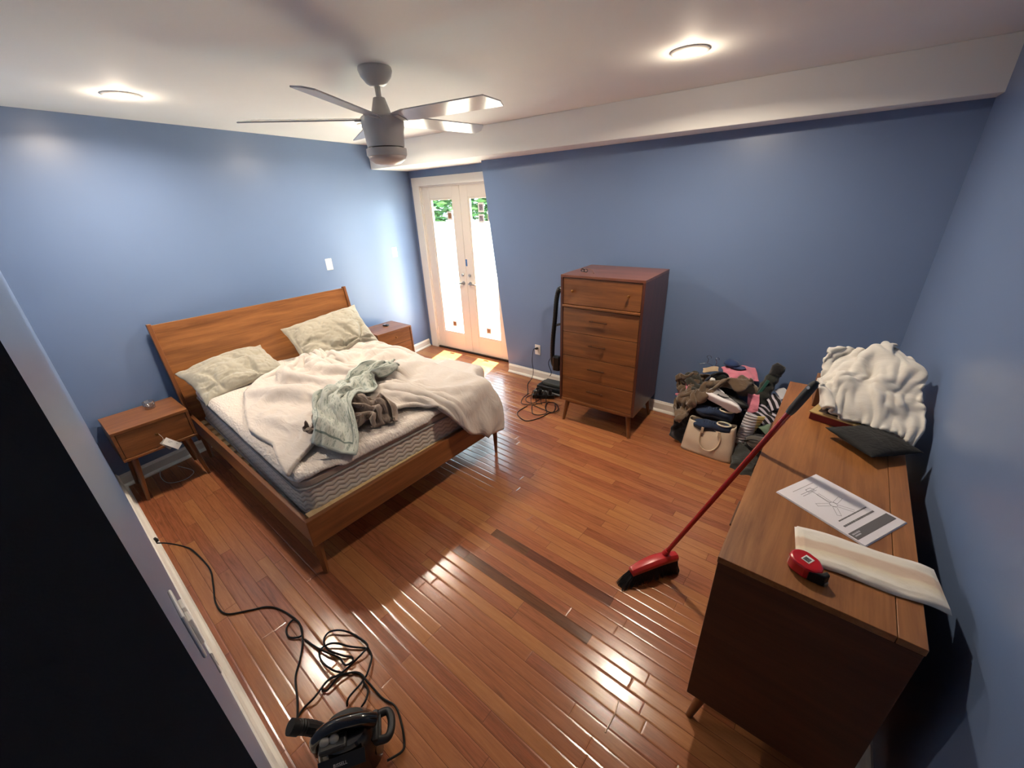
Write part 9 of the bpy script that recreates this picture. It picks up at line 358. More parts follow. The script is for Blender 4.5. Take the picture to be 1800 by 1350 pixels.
# local: x along the wall, y outward(+), z up ; slab face at y=.012
glass=bpy.data.materials.new('pane_glass'); glass.use_nodes=True; nt=glass.node_tree; nt.nodes.clear()
o_=N(nt,'ShaderNodeOutputMaterial'); mxs=N(nt,'ShaderNodeMixShader'); tr=N(nt,'ShaderNodeBsdfTransparent',ins={0:(.97,.99,.98,1)}); gl=N(nt,'ShaderNodeBsdfGlossy',ins={'Roughness':.01}); lw=N(nt,'ShaderNodeLayerWeight',ins={0:.5}); fr_=N(nt,'ShaderNodeMath',operation='POWER',ins={1:4.0}); fm=N(nt,'ShaderNodeMath',operation='MULTIPLY_ADD',ins={1:.7,2:.03}); L(nt,lw.outputs['Facing'],fr_.inputs[0]); L(nt,fr_.outputs[0],fm.inputs[0])
L(nt,fm.outputs[0],mxs.inputs[0]); L(nt,tr.outputs[0],mxs.inputs[1]); L(nt,gl.outputs[0],mxs.inputs[2]); L(nt,mxs.outputs[0],o_.inputs[0])
c=MB(); 
c.box(-.745,-.625,-.02,.0,0,2.065); c.box(.625,.745,-.02,.0,0,2.065); c.box(-.745,.745,-.022,.0,2.045,2.14)
c.box(-.645,-.615,0,.13,0,2.05); c.box(.615,.645,0,.13,0,2.05); c.box(-.625,.625,0,.13,2.03,2.06)
c.build('door_casing',M['trim'],D,bev=.003)
boxp('threshold',(-.62,.62,-.01,.14,0,.02),M['black'],D)
def leaf(x0,x1,side):
    st=.115; zb,zt=.24,1.905
    m=MB(); y0,y1=.012,.052
    m.box(x0,x0+st,y0,y1,.02,2.03); m.box(x1-st,x1,y0,y1,.02,2.03); m.box(x0+st,x1-st,y0,y1,.02,zb); m.box(x0+st,x1-st,y0,y1,zt,2.03)
    # glazing bead
    for (a,b_,c_,d_) in ((x0+st,x0+st+.02,zb,zt),(x1-st-.02,x1-st,zb,zt),(x0+st+.02,x1-st-.02,zb,zb+.02),(x0+st+.02,x1-st-.02,zt-.02,zt)): m.box(a,b_,y0+.006,y1-.006,c_,d_)
    lf=m.build('door_leaf',M['trimdull'],D,bev=.002)
    boxp('glass_pane',(x0+st+.01,x1-st-.01,.03,.034,zb+.01,zt-.01),glass,lf,bev=0)
    xh=x1-.055 if side<0 else x0+.055
    h=MB(); h.lathe([(.024,0),(.024,.006),(.012,.01),(.011,.04)],16,Matrix.Translation((xh,.012,.93))@Matrix.Rotation(PI/2,4,'X'))
    h.tube(spline([(xh,-.028,.93),(xh-side*-.04 if side>0 else xh-.04,-.034,.932),(xh+.10*side,-.03,.928),(xh+.115*side,-.022,.926)],5),.009,10)
    h.build('door_handle',M['chrome'],lf,auto=40)
    k=MB(); k.lathe([(.02,0),(.02,.008),(.014,.014)],16,Matrix.Translation((xh,.012,1.03))@Matrix.Rotation(PI/2,4,'X')); k.build('deadbolt',M['chrome'],lf,auto=40)
    xx=x0 if side<0 else x1
    for zz in (.25,1.0,1.79): MB().tube([(xx,.004,zz-.05),(xx,.004,zz+.05)],.008,8).build('hinge',M['white'],lf,auto=40)
    return lf
lf1=leaf(-.612,-.002,-1); lf2=leaf(.002,.612,1)
M['paper']=plain('paper_white',srgb(232,230,226),.7)
stick=plain('sticker_brown',srgb(150,110,80),.6); stick2=plain('sticker_grey',srgb(150,140,150),.6,var=.5,vscale=60); tape=plain('blue_tape',srgb(60,110,170),.6)
def sticker(lf,x,z,w_,h_,mats):
    s=boxp('sticker',(x-w_/2,x+w_/2,.0285,.030,z-h_/2,z+h_/2),mats[0],lf,bev=0)
    boxp('sticker_print',(x-w_*.32,x+w_*.32,.028,.0285,z-h_*.3,z+h_*.32),mats[1],s,bev=0)
for x,z,w_,h_,ms in ((.29,1.79,.085,.10,(M['paper'],stick2)),(.285,1.675,.08,.09,(M['paper'],stick2)),(.285,.35,.08,.08,(M['paper'],stick)),(.40,1.70,.04,.12,(M['paper'],stick2))): sticker(lf2,x,z,w_,h_,ms)
for x,z,w_,h_,ms in ((-.20,1.71,.08,.095,(M['paper'],stick)),(-.30,.37,.075,.08,(M['paper'],stick))): sticker(lf1,x,z,w_,h_,ms)
boxp('blue_tape',(.005,.03,.0105,.012,1.14,1.22),tape,lf2,bev=0)
# black door leaf at the camera's side of the near wall
bd=MB().box(XE+.0,XE+.04,-.9,ny(XE)+.0035,.01,2.3).build('door_2',M['blackdoor']); struct_(bd,'black door leaf close to the camera at lower left')
# ---------------------------------------------------------------- outside the doors
M['patio']=plain('pale_concrete',srgb(205,205,200),.9,var=.08)
o=MB().box(-12,6,3.97,14,-.2,-.12).build('floor_patio',M['patio']); struct_(o,'pale sunlit patio outside the french doors')
leafm=plain('leaf_green',srgb(92,128,76),.7,var=.4,vscale=2,spec=.1); bark=plain('bark',srgb(90,75,60),.9)
def tree(name,x,y,h,r,seed,label):
    rnd=random.Random(seed); t=thing(name,label,'tree',(x,y,-.12),0)
    MB().tube([(0,0,0),(.05,.02,h*.35),(0,.05,h*.6)],[.12,.10,.06],8).build('trunk',bark,t,auto=60)
    bm=MB(); 
    for i in range(2600):
        while True:
            p=Vector((rnd.uniform(-1,1),rnd.uniform(-1,1),rnd.uniform(-1,1)))
            if p.length<1: break
        p=Vector((p.x*r,p.y*r,h*.58+p.z*h*.45)); s=rnd.uniform(.12,.24)
        mt=Matrix.Translation(p)@Matrix.Rotation(rnd.uniform(0,6.3),4,'Z')@Matrix.Rotation(rnd.uniform(-1,1),4,'X')
        bm.bm.faces.new([bm.bm.verts.new(mt@Vector(q)) for q in ((-s,0,0),(0,-s*.5,0),(s,0,0),(0,s*.5,.02))])
    bm.build('crown',leafm,t)
for x_,y_,h_,r_,sd,lb in ((-12.4,11.6,4.6,1.5,1,'dense green tree beyond the white fence, farthest left through the left pane'),(-9.9,12.8,4.8,1.4,2,'dense green tree beyond the white fence behind the left pane'),(-6.7,11.7,4.4,1.3,3,'dense green tree beyond the white fence behind the right pane')): tree('garden_tree',x_,y_,h_,r_,sd,lb)
t=thing('garden_fence','white board fence beyond the patio outside the french doors','fence',(-9,10.3,-.12))
fm=plain('white_fence_paint',srgb(225,225,220),.7)
for k in range(34): boxp('fence_board',(-5.1+k*.3,-5.1+k*.3+.28,0,.03,0,1.42),fm,t,bev=0)
for z in (.3,1.15): boxp('fence_rail',(-5.1,5.1,.03,.07,z,z+.08),fm,t,bev=0)
# ---------------------------------------------------------------- ceiling lights
emit=bpy.data.materials.new('lamp_glow'); emit.use_nodes=True; nt=emit.node_tree; nt.nodes.clear(); e_=N(nt,'ShaderNodeEmission',ins={0:(1,.86,.68,1),1:40}); o_=N(nt,'ShaderNodeOutputMaterial'); L(nt,e_.outputs[0],o_.inputs[0])
labs=['round recessed downlight above the left nightstand corner','round recessed downlight behind the fan motor','round recessed downlight at upper right near the beam','round recessed downlight above the doorway']
for i,(x,y) in enumerate(LIGHTS):
    t=thing('recessed_light',labs[i],'ceiling light',(x,y,H),0,None)
    MB().lathe([(.062,-.001),(.085,-.001),(.085,-.005),(.078,-.009),(.064,-.010),(.060,-.004)],32,cap=False).build('trim_ring',M['white'],t,auto=50)
    MB().lathe([(.0,-.004),(.061,-.004)],32,cap=False).build('lens',emit,t)
# ---------------------------------------------------------------- ceiling fan
F=thing('ceiling_fan','white five blade ceiling fan with a dome light hanging over the bed','ceiling fan',(-1.871,1.581,H))
MB().lathe([(.078,0),(.080,-.012),(.072,-.035),(.05,-.062),(.034,-.072),(.03,-.074)],40).build('canopy',M['fanwhite'],F,auto=50)
MB().lathe([(.0135,-.07),(.0135,-.165)],16).build('downrod',M['fanwhite'],F,auto=40)
MB().lathe([(.022,-.118),(.028,-.12),(.052,-.195),(.06,-.205)],32).build('motor_neck',M['fanwhite'],F,auto=40)
MB().lathe([(.05,-.196),(.098,-.198),(.104,-.205),(.104,-.24),(.098,-.262),(.092,-.325),(.09,-.33)],40).build('motor_housing',M['fanwhite'],F,auto=40)
MB().lathe([(.088,-.33),(.088,-.336)],32).build('shadow_gap',M['black'],F,auto=40)
MB().lathe([(.09,-.335),(.1,-.337),(.101,-.365),(.098,-.37)],40).build('light_ring',M['fanwhite'],F,auto=40)
dome=plain('frosted_dome',srgb(212,200,192),.35)
MB().lathe([(.097,-.368),(.09,-.385),(.065,-.402),(.03,-.411),(.0,-.413)],40).build('light_dome',dome,F,smooth=True)
blm=plain('blade_silver',srgb(214,214,216),.12)
for k in range(5):
    a=math.radians(8+72*k); 
    mt=Matrix.Rotation(a,4,'Z')@Matrix.Translation((0,0,-.207))@Matrix.Rotation(math.radians(-12),4,'X')
    b=MB(); z0,z1=-.003,.003
    b.prism([(.07,-.035),(.17,-.060),(.62,-.062),(.665,.012),(.655,.058),(.17,.060),(.07,.035)],z0,z1,mt)
    bl=b.build('fan_blade',blm,F,bev=.0015)
    MB().prism([(.05,-.03),(.13,-.034),(.13,.034),(.05,.03)],-.008,-.003,mt).build('blade_iron',M['fanwhite'],bl)
# ---------------------------------------------------------------- wall plates
def wall_mat(p,ang): return Matrix.Translation(p)@Matrix.Rotation(ang,4,'Z')
def plate(name,label,cat,loc,rz,w_=.072,h_=.115,rocker=True,outlet=False,rw=.033):
    t=thing(name,label,cat,loc,rz)
    boxp('cover_plate',(0,.006,-w_/2,w_/2,-h_/2,h_/2),M['white'],t,bev=.003)
    if rocker: boxp('rocker',(.006,.010,-rw/2,rw/2,-.033,.033),M['white'],t,bev=.0015)
    if outlet:
        for s in (-1,1):
            boxp('socket',(.006,.0085,-.017,.017,s*.021-.015,s*.021+.015),M['white'],t,bev=.002)
    return t
p=( hx(2.442),2.442,1.32); plate('light_switch','white blank wall plate above the headboard, left of the switch','wall plate',p,-aH,w_=.072,h_=.115,rocker=False)
p=( hx(3.383),3.383,1.33); plate('light_switch','white rocker light switch on the blue wall beside the doors','light switch',p,-aH)
p=( -2.195,by(-2.195),.345); plate('wall_outlet','white wall outlet with a black plug between doors and tall dresser','outlet',p,-PI/2+aB,rocker=False,outlet=True)
t=plate('light_switch','white double light switch plate on the near wall beside the black door',"light switch",(-.80,ny(-.80),1.16),PI/2-.072,w_=.09,h_=.115,rocker=False)
for s_ in (-1,1): boxp('rocker',(.006,.012,s_*.020-.014,s_*.020+.014,-.033,.033),M['white'],t,bev=.0015)
plate('wall_outlet','white wall outlet low on the near wall, nearest the camera','outlet',(-1.45,ny(-1.45),.40),PI/2-.072,rocker=False,outlet=True)
# ---------------------------------------------------------------- furniture
def taper_leg(name,top,bot,r0,r1,mat,parent,seg=16):
    t,b=Vector(top),Vector(bot); pts=[t.lerp(b,k/4) for k in range(5)]
    return MB().tube(pts,[r0+(r1-r0)*k/4 for k in range(5)],seg).build(name,mat,parent,auto=50)
# tall dresser (front faces -y)
T=thing('tall_dresser','tall brown five drawer dresser with splayed legs against the back wall','dresser',(-1.543,2.848,0),-.022)
TW,TD,TZ,TB=.677,.539,1.305,.212
boxp('top_panel',(0,TW,0,TD,TZ-.02,TZ),M['redwoodX'],T)
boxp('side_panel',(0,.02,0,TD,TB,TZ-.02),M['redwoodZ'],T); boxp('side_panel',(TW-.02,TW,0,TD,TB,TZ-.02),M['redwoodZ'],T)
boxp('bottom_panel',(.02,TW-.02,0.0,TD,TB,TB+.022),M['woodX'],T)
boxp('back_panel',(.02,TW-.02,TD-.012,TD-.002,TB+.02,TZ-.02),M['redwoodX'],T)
boxp('drawer_ledge',(.018,TW-.018,-.006,.05,1.053,1.072),M['woodX'],T,bev=.004)
brz=plain('dark_bronze',srgb(92,62,44),.4,metal=.6)
d=boxp('drawer',(.023,TW-.023,.006,.40,1.076,TZ-.024),M['woodX'],T)
for k in (.16,.84):
    MB().lathe([(.004,0),(.004,.012),(.011,.016),(.011,.022),(.006,.026)],14,Matrix.Translation((TW*k+.01*(.5-k),.006,1.185))@Matrix.Rotation(PI/2,4,'X')).build('knob',M['brass'],d,auto=50)
dh=(1.05-TB-.024)/4
for k in range(4):
    z0=TB+.025+k*dh
    d=boxp('drawer',(.023,TW-.023,.006,.40,z0,z0+dh-.004),M['woodX'],T)
    zc=z0+dh*.56; b=MB().box(TW/2-.075,TW/2+.075,-.016,-.008,zc-.005,zc+.005)
    for s in (-1,1): b.box(TW/2+s*.055-.005,TW/2+s*.055+.005,-.009,.008,zc-.004,zc+.004)
    b.build('bar_pull',brz,d,bev=.0015)
for sx in (0,1):
    for sy in (0,1):
        x=.06 if not sx else TW-.06; y=.05 if not sy else TD-.05
        taper_leg('leg',(x,y,TB),(x+(.03 if sx else -.03),y+(.02 if sy else -.025),0),.022,.012,M['woodZ'],T)
boxp('leg_rail',(.05,TW-.05,.035,.06,TB-.03,TB),M['woodX'],T)
# long dresser (front faces -x)
G=thing('long_dresser','long low brown dresser along the right wall covered with clutter','dresser',(-.026,1.036,0),-.069)
LW,LL,LZ,LB=.452,1.512,.867,.188
topm=wood('acorn_wood_top',srgb(116,70,34),srgb(168,112,62),'Y',rough=.42,seed=3)
boxp('top_panel',(0,LW-.055,0,LL,LZ-.022,LZ),topm,G,bev=.0015)
boxp('top_back_strip',(LW-.0535,LW,0,LL,LZ-.022,LZ),topm,G,bev=.0015)
sidem=wood('shaded_side_wood',srgb(70,38,20),srgb(100,56,30),'X',rough=.55,seed=5,coat=0)  # same dresser wood, darkened in colour to stand in for the unlit end's shade
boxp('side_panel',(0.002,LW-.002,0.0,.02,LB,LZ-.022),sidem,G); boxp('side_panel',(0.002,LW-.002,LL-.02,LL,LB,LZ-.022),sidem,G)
boxp('bottom_panel',(0,LW,.02,LL-.02,LB,LB+.022),M['woodY'],G)
boxp('back_panel',(LW-.015,LW-.005,.02,LL-.02,LB+.022,LZ-.022),M['black'],G)
boxp('center_divider',(0,LW-.02,LL/2-.01,LL/2+.01,LB+.022,LZ-.022),M['woodZ'],G)
hh=(LZ-.022-LB-.022)/3
for c in range(2):
    for r in range(3):
        y0=.023+c*(LL/2-.012); y1=y0+LL/2-.035; z0=LB+.024+r*hh
        d=boxp('drawer',(.004,.38,y0,y1,z0,z0+hh-.004),M['woodY'],G); yc=(y0+y1)/2; zc=z0+hh/2
        b=MB().box(-.018,-.010,yc-.075,yc+.075,zc-.005,zc+.005)
        for s in (-1,1): b.box(-.011,.006,yc+s*.055-.005,yc+s*.055+.005,zc-.004,zc+.004)
        b.build('bar_pull',brz,d,bev=.0015)
for sx in (0,1):
    for sy in (0,1):
        x=.06 if not sx else LW-.06; y=.07 if not sy else LL-.07
        taper_leg('leg',(x,y,LB),(x+(.03 if sx else -.035),y+(.03 if sy else -.03),0),.022,.012,M['woodZ'],G)
# nightstands (front faces +x)
def nightstand(label,loc,rz,w_,dp,h,zb,nd):
    t=thing('nightstand',label,'nightstand',loc,rz)
    boxp('top_panel',(0,dp,0,w_,h-.02,h),M['woodY'],t)
    boxp('side_panel',(0,dp,0,.018,zb,h-.02),M['woodX'],t); boxp('side_panel',(0,dp,w_-.018,w_,zb,h-.02),M['woodX'],t)
    boxp('bottom_panel',(0,dp+.006,0,w_,zb-.018,zb),M['woodY'],t,bev=.003)
    boxp('back_panel',(.004,.012,.018,w_-.018,zb,h-.02),M['woodY'],t)
    hh=(h-.02-zb)/nd
    for k in range(nd):
        z0=zb+k*hh+.002
        d=boxp('drawer',(.02,dp-.006,.021,w_-.021,z0,z0+hh-.004),M['woodY'],t)
        MB().lathe([(.004,0),(.004,.012),(.010,.016),(.010,.022),(.005,.025)],14,Matrix.Translation((dp-.006,w_/2,z0+hh*.55))@Matrix.Rotation(PI/2,4,'Y')).build('knob',M['brass'],d,auto=50)
    for sx in (0,1):
        for sy in (0,1):
            x=.06 if not sx else dp-.06; y=.06 if not sy else w_-.06
            taper_leg('leg',(x,y,zb-.018),(x+(.035 if sx else -.03),y+(.035 if sy else -.035),0),.021,.011,M['woodZ'],t)
    return t
NS=nightstand('brown single drawer nightstand with tag and glass, left of the bed',(-3.85,.319,0),-.047,.429,.37,.567,.362,1)
NR=nightstand('brown two drawer nightstand between the bed and the french doors',(-4.035,2.60,0),-.07,.46,.385,.567,.25,2)
# bed (head at -x, width along +y)
B=thing('bed_frame','brown wooden bed frame with slanted headboard and tapered legs','bed',(-1.789,.694,0),-.073)
BW,BL=1.461,2.08
def slab4(q,th,name,mat,parent,bev=.003):  # q: four corners (x,z) profile extruded in y
    pass
# headboard: leaning panel
hbm=wood('headboard_wood',srgb(112,68,34),srgb(166,108,60),'Y',rough=.38,seed=9)
sl=math.atan2(.10,.85)
mt=Matrix.Translation((-BL+.115,0,.27))@Matrix.Rotation(-sl,4,'Y')
MB().box(-.012,.012,-.035,BW+.035,0,.855,mt).build('headboard_panel',hbm,B,bev=.002)
for y0,y1 in ((-.062,-.034),(BW+.034,BW+.062)):
    MB().prism([(-.03,-.09),(.03,-.09),(.034,.6),(.022,.868),(-.018,.868),(-.02,.6)],y0,y1,mt@Matrix(((1,0,0,0),(0,0,1,0),(0,1,0,0),(0,0,0,1)))).build('headboard_post',M['woodZ'],B,bev=.004)
boxp('side_rail',(-BL+.10,-.01,-.052,-.027,.26,.40),M['woodX'],B,bev=.003)
boxp('side_rail',(-BL+.10,-.01,BW-.027,BW-.002,.26,.40),M['woodX'],B,bev=.003)
boxp('foot_rail',(-.03,0,-.052,BW-.002,.235,.405),M['woodY'],B,bev=.004)
for x,y,dx,dy_ in ((-.04,-.02,.0,.0),(-.04,BW-.035,0,0),(-BL+.16,-.02,-.02,0),(-BL+.16,BW-.035,-.02,0)):
    taper_leg('leg',(x,y,.30),(x+dx,y+dy_,0),.031,.014,M['woodZ'],B,seg=4)
boxp('support_ledge',(-BL+.12,-.03,-.027,.03,.30,.325),M['pine'],B); boxp('support_ledge',(-BL+.12,-.03,BW-.06,BW-.027,.30,.325),M['pine'],B)
boxp('foot_ledge',(-.085,-.03,-.02,BW-.03,.33,.396),M['pine'],B)
for k in range(15):
    x=-BL+.19+k*.128; boxp('slat',(x,x+.065,-.02,BW-.03,.326,.345),M['pine'],B)
# mattress stack
def quilt_mat():
    m,nt,b=newmat('mattress_border'); tc=N(nt,'ShaderNodeTexCoord'); sp=N(nt,'ShaderNodeSeparateXYZ'); L(nt,tc.outputs['Object'],sp.inputs[0])
    def mth(op,a,b_=None,c=None):
        n=N(nt,'ShaderNodeMath',operation=op)
        for i,v in enumerate((a,b_,c)):
            if v is None: continue
            if isinstance(v,(int,float)): n.inputs[i].default_value=v
            else: L(nt,v,n.inputs[i])
        return n.outputs[0]
    s=mth('ADD',sp.outputs[0],sp.outputs[1])
    zz=mth('MULTIPLY',mth('PINGPONG',s,.032),.5)
    ph=mth('MULTIPLY',mth('ADD',sp.outputs[2],zz),2*PI/.030)
    h=mth('POWER',mth('ABSOLUTE',mth('SINE',mth('MULTIPLY',ph,.5))),.6)
    r=N(nt,'ShaderNodeMix',data_type='RGBA',ins={6:srgb(172,163,151),7:srgb(212,204,192)}); L(nt,h,r.inputs[0]); L(nt,r.outputs[2],b.inputs['Base Color'])
    bp=N(nt,'ShaderNodeBump',ins={'Strength':.9,'Distance':.0048}); L(nt,h,bp.inputs['Height']); L(nt,bp.outputs[0],b.inputs['Normal'])
    b.inputs['Roughness'].default_value=.85
    return m
mq=quilt_mat()
greyf=plain('grey_piping',srgb(150,146,142),.9,bump=.3)
taupe=plain('taupe_band',srgb(168,152,138),.9,bump=.2,bscale=500)
def roundbox(l,w_,z0,z1,r,seg=6):
    pts=[]
    for cx_,cy_,a0 in ((-r,w_-r,0),(-l+r,w_-r,PI/2),(-l+r,r,PI),(-r,r,3*PI/2)):
        for k in range(seg+1):
            a=a0+PI/2*k/seg; pts.append((cx_+r*math.cos(a),cy_+r*math.sin(a)))
    return pts
ML,MW=1.90,1.36
mrz=-.073-.028
def bl2w(u,v,z=0):
    a=-.073; return Vector((-1.789+u*math.cos(a)-v*math.sin(a),.694+u*math.sin(a)+v*math.cos(a),z))
mo=bl2w(-.072,-.012)
A_=thing('mattress','white mattress with zigzag quilted side on the bed slats','mattress',(mo.x,mo.y,.345),mrz*1.0)
MB().prism(roundbox(ML,MW,0,0,.07),0,.195).build('mattress_core',mq,A_,bev=.012)
for z in (.006,.19):
    MB().tube([(p[0],p[1],z) for p in [(q[0]*1.0+(.004 if q[0]>-ML/2 else -.004),q[1]+(.004 if q[1]>MW/2 else -.004)) for q in roundbox(ML,MW,0,0,.07)]],.007,8,closed=True).build('piping',greyf,A_,smooth=True)
padm,nt,b=newmat('mattress_pad_fabric'); b.inputs['Base Color'].default_value=srgb(208,198,189); b.inputs['Roughness'].default_value=.9; b.inputs['Sheen Weight'].default_value=.2
tc=N(nt,'ShaderNodeTexCoord'); mp=N(nt,'ShaderNodeMapping'); mp.inputs['Scale'].default_value=(1,2.2,1); mp.inputs['Rotation'].default_value=(0,0,.5); L(nt,tc.outputs['Object'],mp.inputs[0])
n1=N(nt,'ShaderNodeTexNoise',ins={'Scale':26,'Detail':4,'Distortion':1.2}); L(nt,mp.outputs[0],n1.inputs['Vector']); vo=N(nt,'ShaderNodeTexVoronoi',ins={'Scale':38}); L(nt,mp.outputs[0],vo.inputs['Vector'])
ad=N(nt,'ShaderNodeMath',operation='MULTIPLY_ADD',ins={1:.6}); L(nt,vo.outputs['Distance'],ad.inputs[0]); L(nt,n1.outputs['Fac'],ad.inputs[2])
bp=N(nt,'ShaderNodeBump',ins={'Strength':.9,'Distance':.008}); L(nt,ad.outputs[0],bp.inputs['Height']); L(nt,bp.outputs[0],b.inputs['Normal'])
K=thing('mattress_topper','thick cream quilted mattress pad with taupe side band on top of mattress','mattress pad',(mo.x,mo.y,.54),mrz)
MB().prism(roundbox(ML-.01,MW-.01,0,0,.08),0,.04).build('side_band',taupe,K,bev=.006)
bm=MB(); nx_,ny_=76,56
V=[]
rz_=random.Random(4)
def padz(u,v):
    e=min(u,v,1-u,1-v)*1.36
    z=.085+.010*noise.noise(Vector((u*7,v*6,3)))+.007*noise.noise(Vector((u*17,v*14,1)))
    return z
for i in range(nx_+1):
    row=[]
    for j in range(ny_+1):
        u,v=i/nx_,j/ny_
        # superellipse corners
        x=-ML+.0+u*ML+.008*noise.noise(Vector((v*5,0,7))); y=v*MW
        cx_,cy_=-ML/2,MW/2; dx,dy_=(x-cx_)/(ML/2),(y-cy_)/(MW/2)
        # shrink the corners to round them
        k=max(abs(dx),abs(dy_)); 
        if k>1e-6:
            p=16; f=k/((abs(dx)**p+abs(dy_)**p)**(1/p)); dx*=f;dy_*=f
        ov=1.018
        row.append(bm.bm.verts.new((cx_+dx*ML/2*ov,cy_+dy_*MW/2*ov,padz(u,v)-(.030 if k>.999 else .009*max(0,(k-.97)/.03)))))
    V.append(row)
for i in range(nx_):
    for j in range(ny_): bm.bm.faces.new((V[i][j],V[i+1][j],V[i+1][j+1],V[i][j+1]))
# underside skirt folding back in
edge=[V[i][0] for i in range(nx_+1)]+[V[nx_][j] for j in range(1,ny_+1)]+[V[i][ny_] for i in range(nx_-1,-1,-1)]+[V[0][j] for j in range(ny_-1,0,-1)]
cen=Vector((-ML/2,MW/2,0))
def ring(f,dz):
    r=[]
    for i,v in enumerate(edge):
        c=v.co; d=Vector((c.x-cen.x,c.y-cen.y,0)); k=1-f/d.length
        r.append(bm.bm.verts.new((cen.x+d.x*k,cen.y+d.y*k,c.z+dz+.006*noise.noise(Vector((i*.25,dz*50,2))))))
    return r
prev=edge
for f,dz in ((-.004,-.012),(0,-.022),(.03,-.03),(.12,-.03)):
    r=ring(f,dz)
    for i in range(len(r)): bm.bm.faces.new((prev[i],r[i],r[(i+1)%len(r)],prev[(i+1)%len(r)]))
    prev=r
bm.build('quilted_pad',padm,K,smooth=True,sub=1)
# ---------------------------------------------------------------- bedding
def fabric(name,c,rough=.9,weave=900,bump=.25,sheen=.3,var=.05,vscale=6,fold=0,fs=.7):
    m,nt,b=newmat(name); tc=N(nt,'ShaderNodeTexCoord')
    n=N(nt,'ShaderNodeTexNoise',ins={'Scale':vscale,'Detail':4}); L(nt,tc.outputs['Object'],n.inputs['Vector'])
    r=N(nt,'ShaderNodeValToRGB'); e=r.color_ramp.elements; e[0].position=.3;e[1].position=.7
    e[0].color=tuple(v*(1-var) for v in c[:3])+(1,); e[1].color=tuple(min(1,v*(1+var)) for v in c[:3])+(1,)
    L(nt,n.outputs['Fac'],r.inputs[0]); L(nt,r.outputs[0],b.inputs['Base Color'])
    w=N(nt,'ShaderNodeTexNoise',ins={'Scale':weave,'Detail':2}); L(nt,tc.outputs['Object'],w.inputs['Vector'])
    bp=N(nt,'ShaderNodeBump',ins={'Strength':bump,'Distance':.001}); L(nt,w.outputs['Fac'],bp.inputs['Height'])
    out=bp.outputs[0]
    if fold:
        mp=N(nt,'ShaderNodeMapping'); mp.inputs['Scale'].default_value=(1,2.4,1); mp.inputs['Rotation'].default_value=(0,0,.6); L(nt,tc.outputs['Object'],mp.inputs[0])
        f=N(nt,'ShaderNodeTexNoise',ins={'Scale':fold,'Detail':5,'Roughness':.55,'Distortion':1.5}); L(nt,mp.outputs[0],f.inputs['Vector'])
        b2=N(nt,'ShaderNodeBump',ins={'Strength':fs,'Distance':.012}); L(nt,f.outputs['Fac'],b2.inputs['Height']); L(nt,out,b2.inputs['Normal']); out=b2.outputs[0]
    L(nt,out,b.inputs['Normal']); b.inputs['Roughness'].default_value=rough; b.inputs['Sheen Weight'].default_value=sheen
    return m
duv=fabric('duvet_cotton',srgb(196,187,179),fold=6,fs=.9,var=.03)
o=cloth_obj('duvet','duvet',duv,thick=.022,sub=1); tag(o,'rumpled cream duvet bunched over the middle and far foot corner of the bed','duvet')
def pillow(name,label,mat,M_,L_,W_,T_,seed,centres,bend=0,bend2=0):
    nu,nv=96,64; h=nu; bm=bmesh.new(); G=[]
    for s in (1,-1):
        g=[]
        for i in range(nu):
            r=[]
            for j in range(nv):
                a=-1+2*i/(nu-1); b=-1+2*j/(nv-1)
                a=math.sin(a*PI/2)*.35+a*.65; b=math.sin(b*PI/2)*.35+b*.65
                pin=1-.07*(1-abs(b)**2)*abs(a)**3; pin2=1-.10*(1-abs(a)**2)*abs(b)**3
                x=a*L_/2*pin; y=b*W_/2*pin2
                t=T_/2*max(0,(1-abs(a)**2.6))**.55*max(0,(1-abs(b)**2.6))**.55
                ed=min(1,5*(1-abs(a)))*min(1,5*(1-abs(b)))
                q=0
                for (cx_,cy_,st,fr) in centres:
                    dx,dy_=a-cx_,b-cy_; an=math.atan2(dy_,dx*1.4); d=math.hypot(dx,dy_)
                    f=math.sin(an*fr+seed+1.8*noise.noise(Vector((a*2,b*2,seed))))
                    fall = (d - .35) / .42
                    q -= st * max(0, f) ** 2 * 2.718 ** (-fall * fall)
                q+=.022*noise.noise(Vector((a*2.1,b*1.7,seed+5*s)))+.004*noise.noise(Vector((a*7,b*4,seed)))
                rid=1-abs(noise.noise(Vector((a*4+b*1.5,b*6,seed+9))))*2; q-=.010*max(0,rid-.7)/.3
                hem=(.006*math.sin(a*20+seed)*(abs(b)**8)+.006*math.sin(b*14)*(abs(a)**8))*min(1,L_/.6)**2
                z=s*(t+q*ed*min(1,L_/.6)**1.6*(1 if s>0 else .4))+hem
                z+=-bend*a*a-bend2*b*b*(1 if b<0 else .3)
                r.append(bm.verts.new(M_@Vector((x,y,z))))
            g.append(r)
        G.append(g)
    for k,g in enumerate(G):
        for i in range(nu-1):
            for j in range(nv-1):
                f=(g[i][j],g[i+1][j],g[i+1][j+1],g[i][j+1]); bm.faces.new(f if k==0 else f[::-1])
    bmesh.ops.remove_doubles(bm,verts=bm.verts,dist=.0008); bmesh.ops.recalc_face_normals(bm,faces=bm.faces)
    c=Vector((sum(v.co.x for v in bm.verts),sum(v.co.y for v in bm.verts),0))/len(bm.verts); c.z=min(v.co.z for v in bm.verts)
    for v in bm.verts: v.co-=c
    me=bpy.data.meshes.new(name); bm.to_mesh(me); bm.free()
    for p in me.polygons: p.use_smooth=True
    me.materials.append(mat); o=bpy.data.objects.new(name,me); COL.objects.link(o); o.location=c
    return tag(o,label,'pillow')
pilm=fabric('pillowcase_sage_grey',srgb(160,155,140),var=.05,fold=3.2,fs=.4)
BMX=Matrix.Translation((-1.789,.694,0))@Matrix.Rotation(-.073,4,'Z')
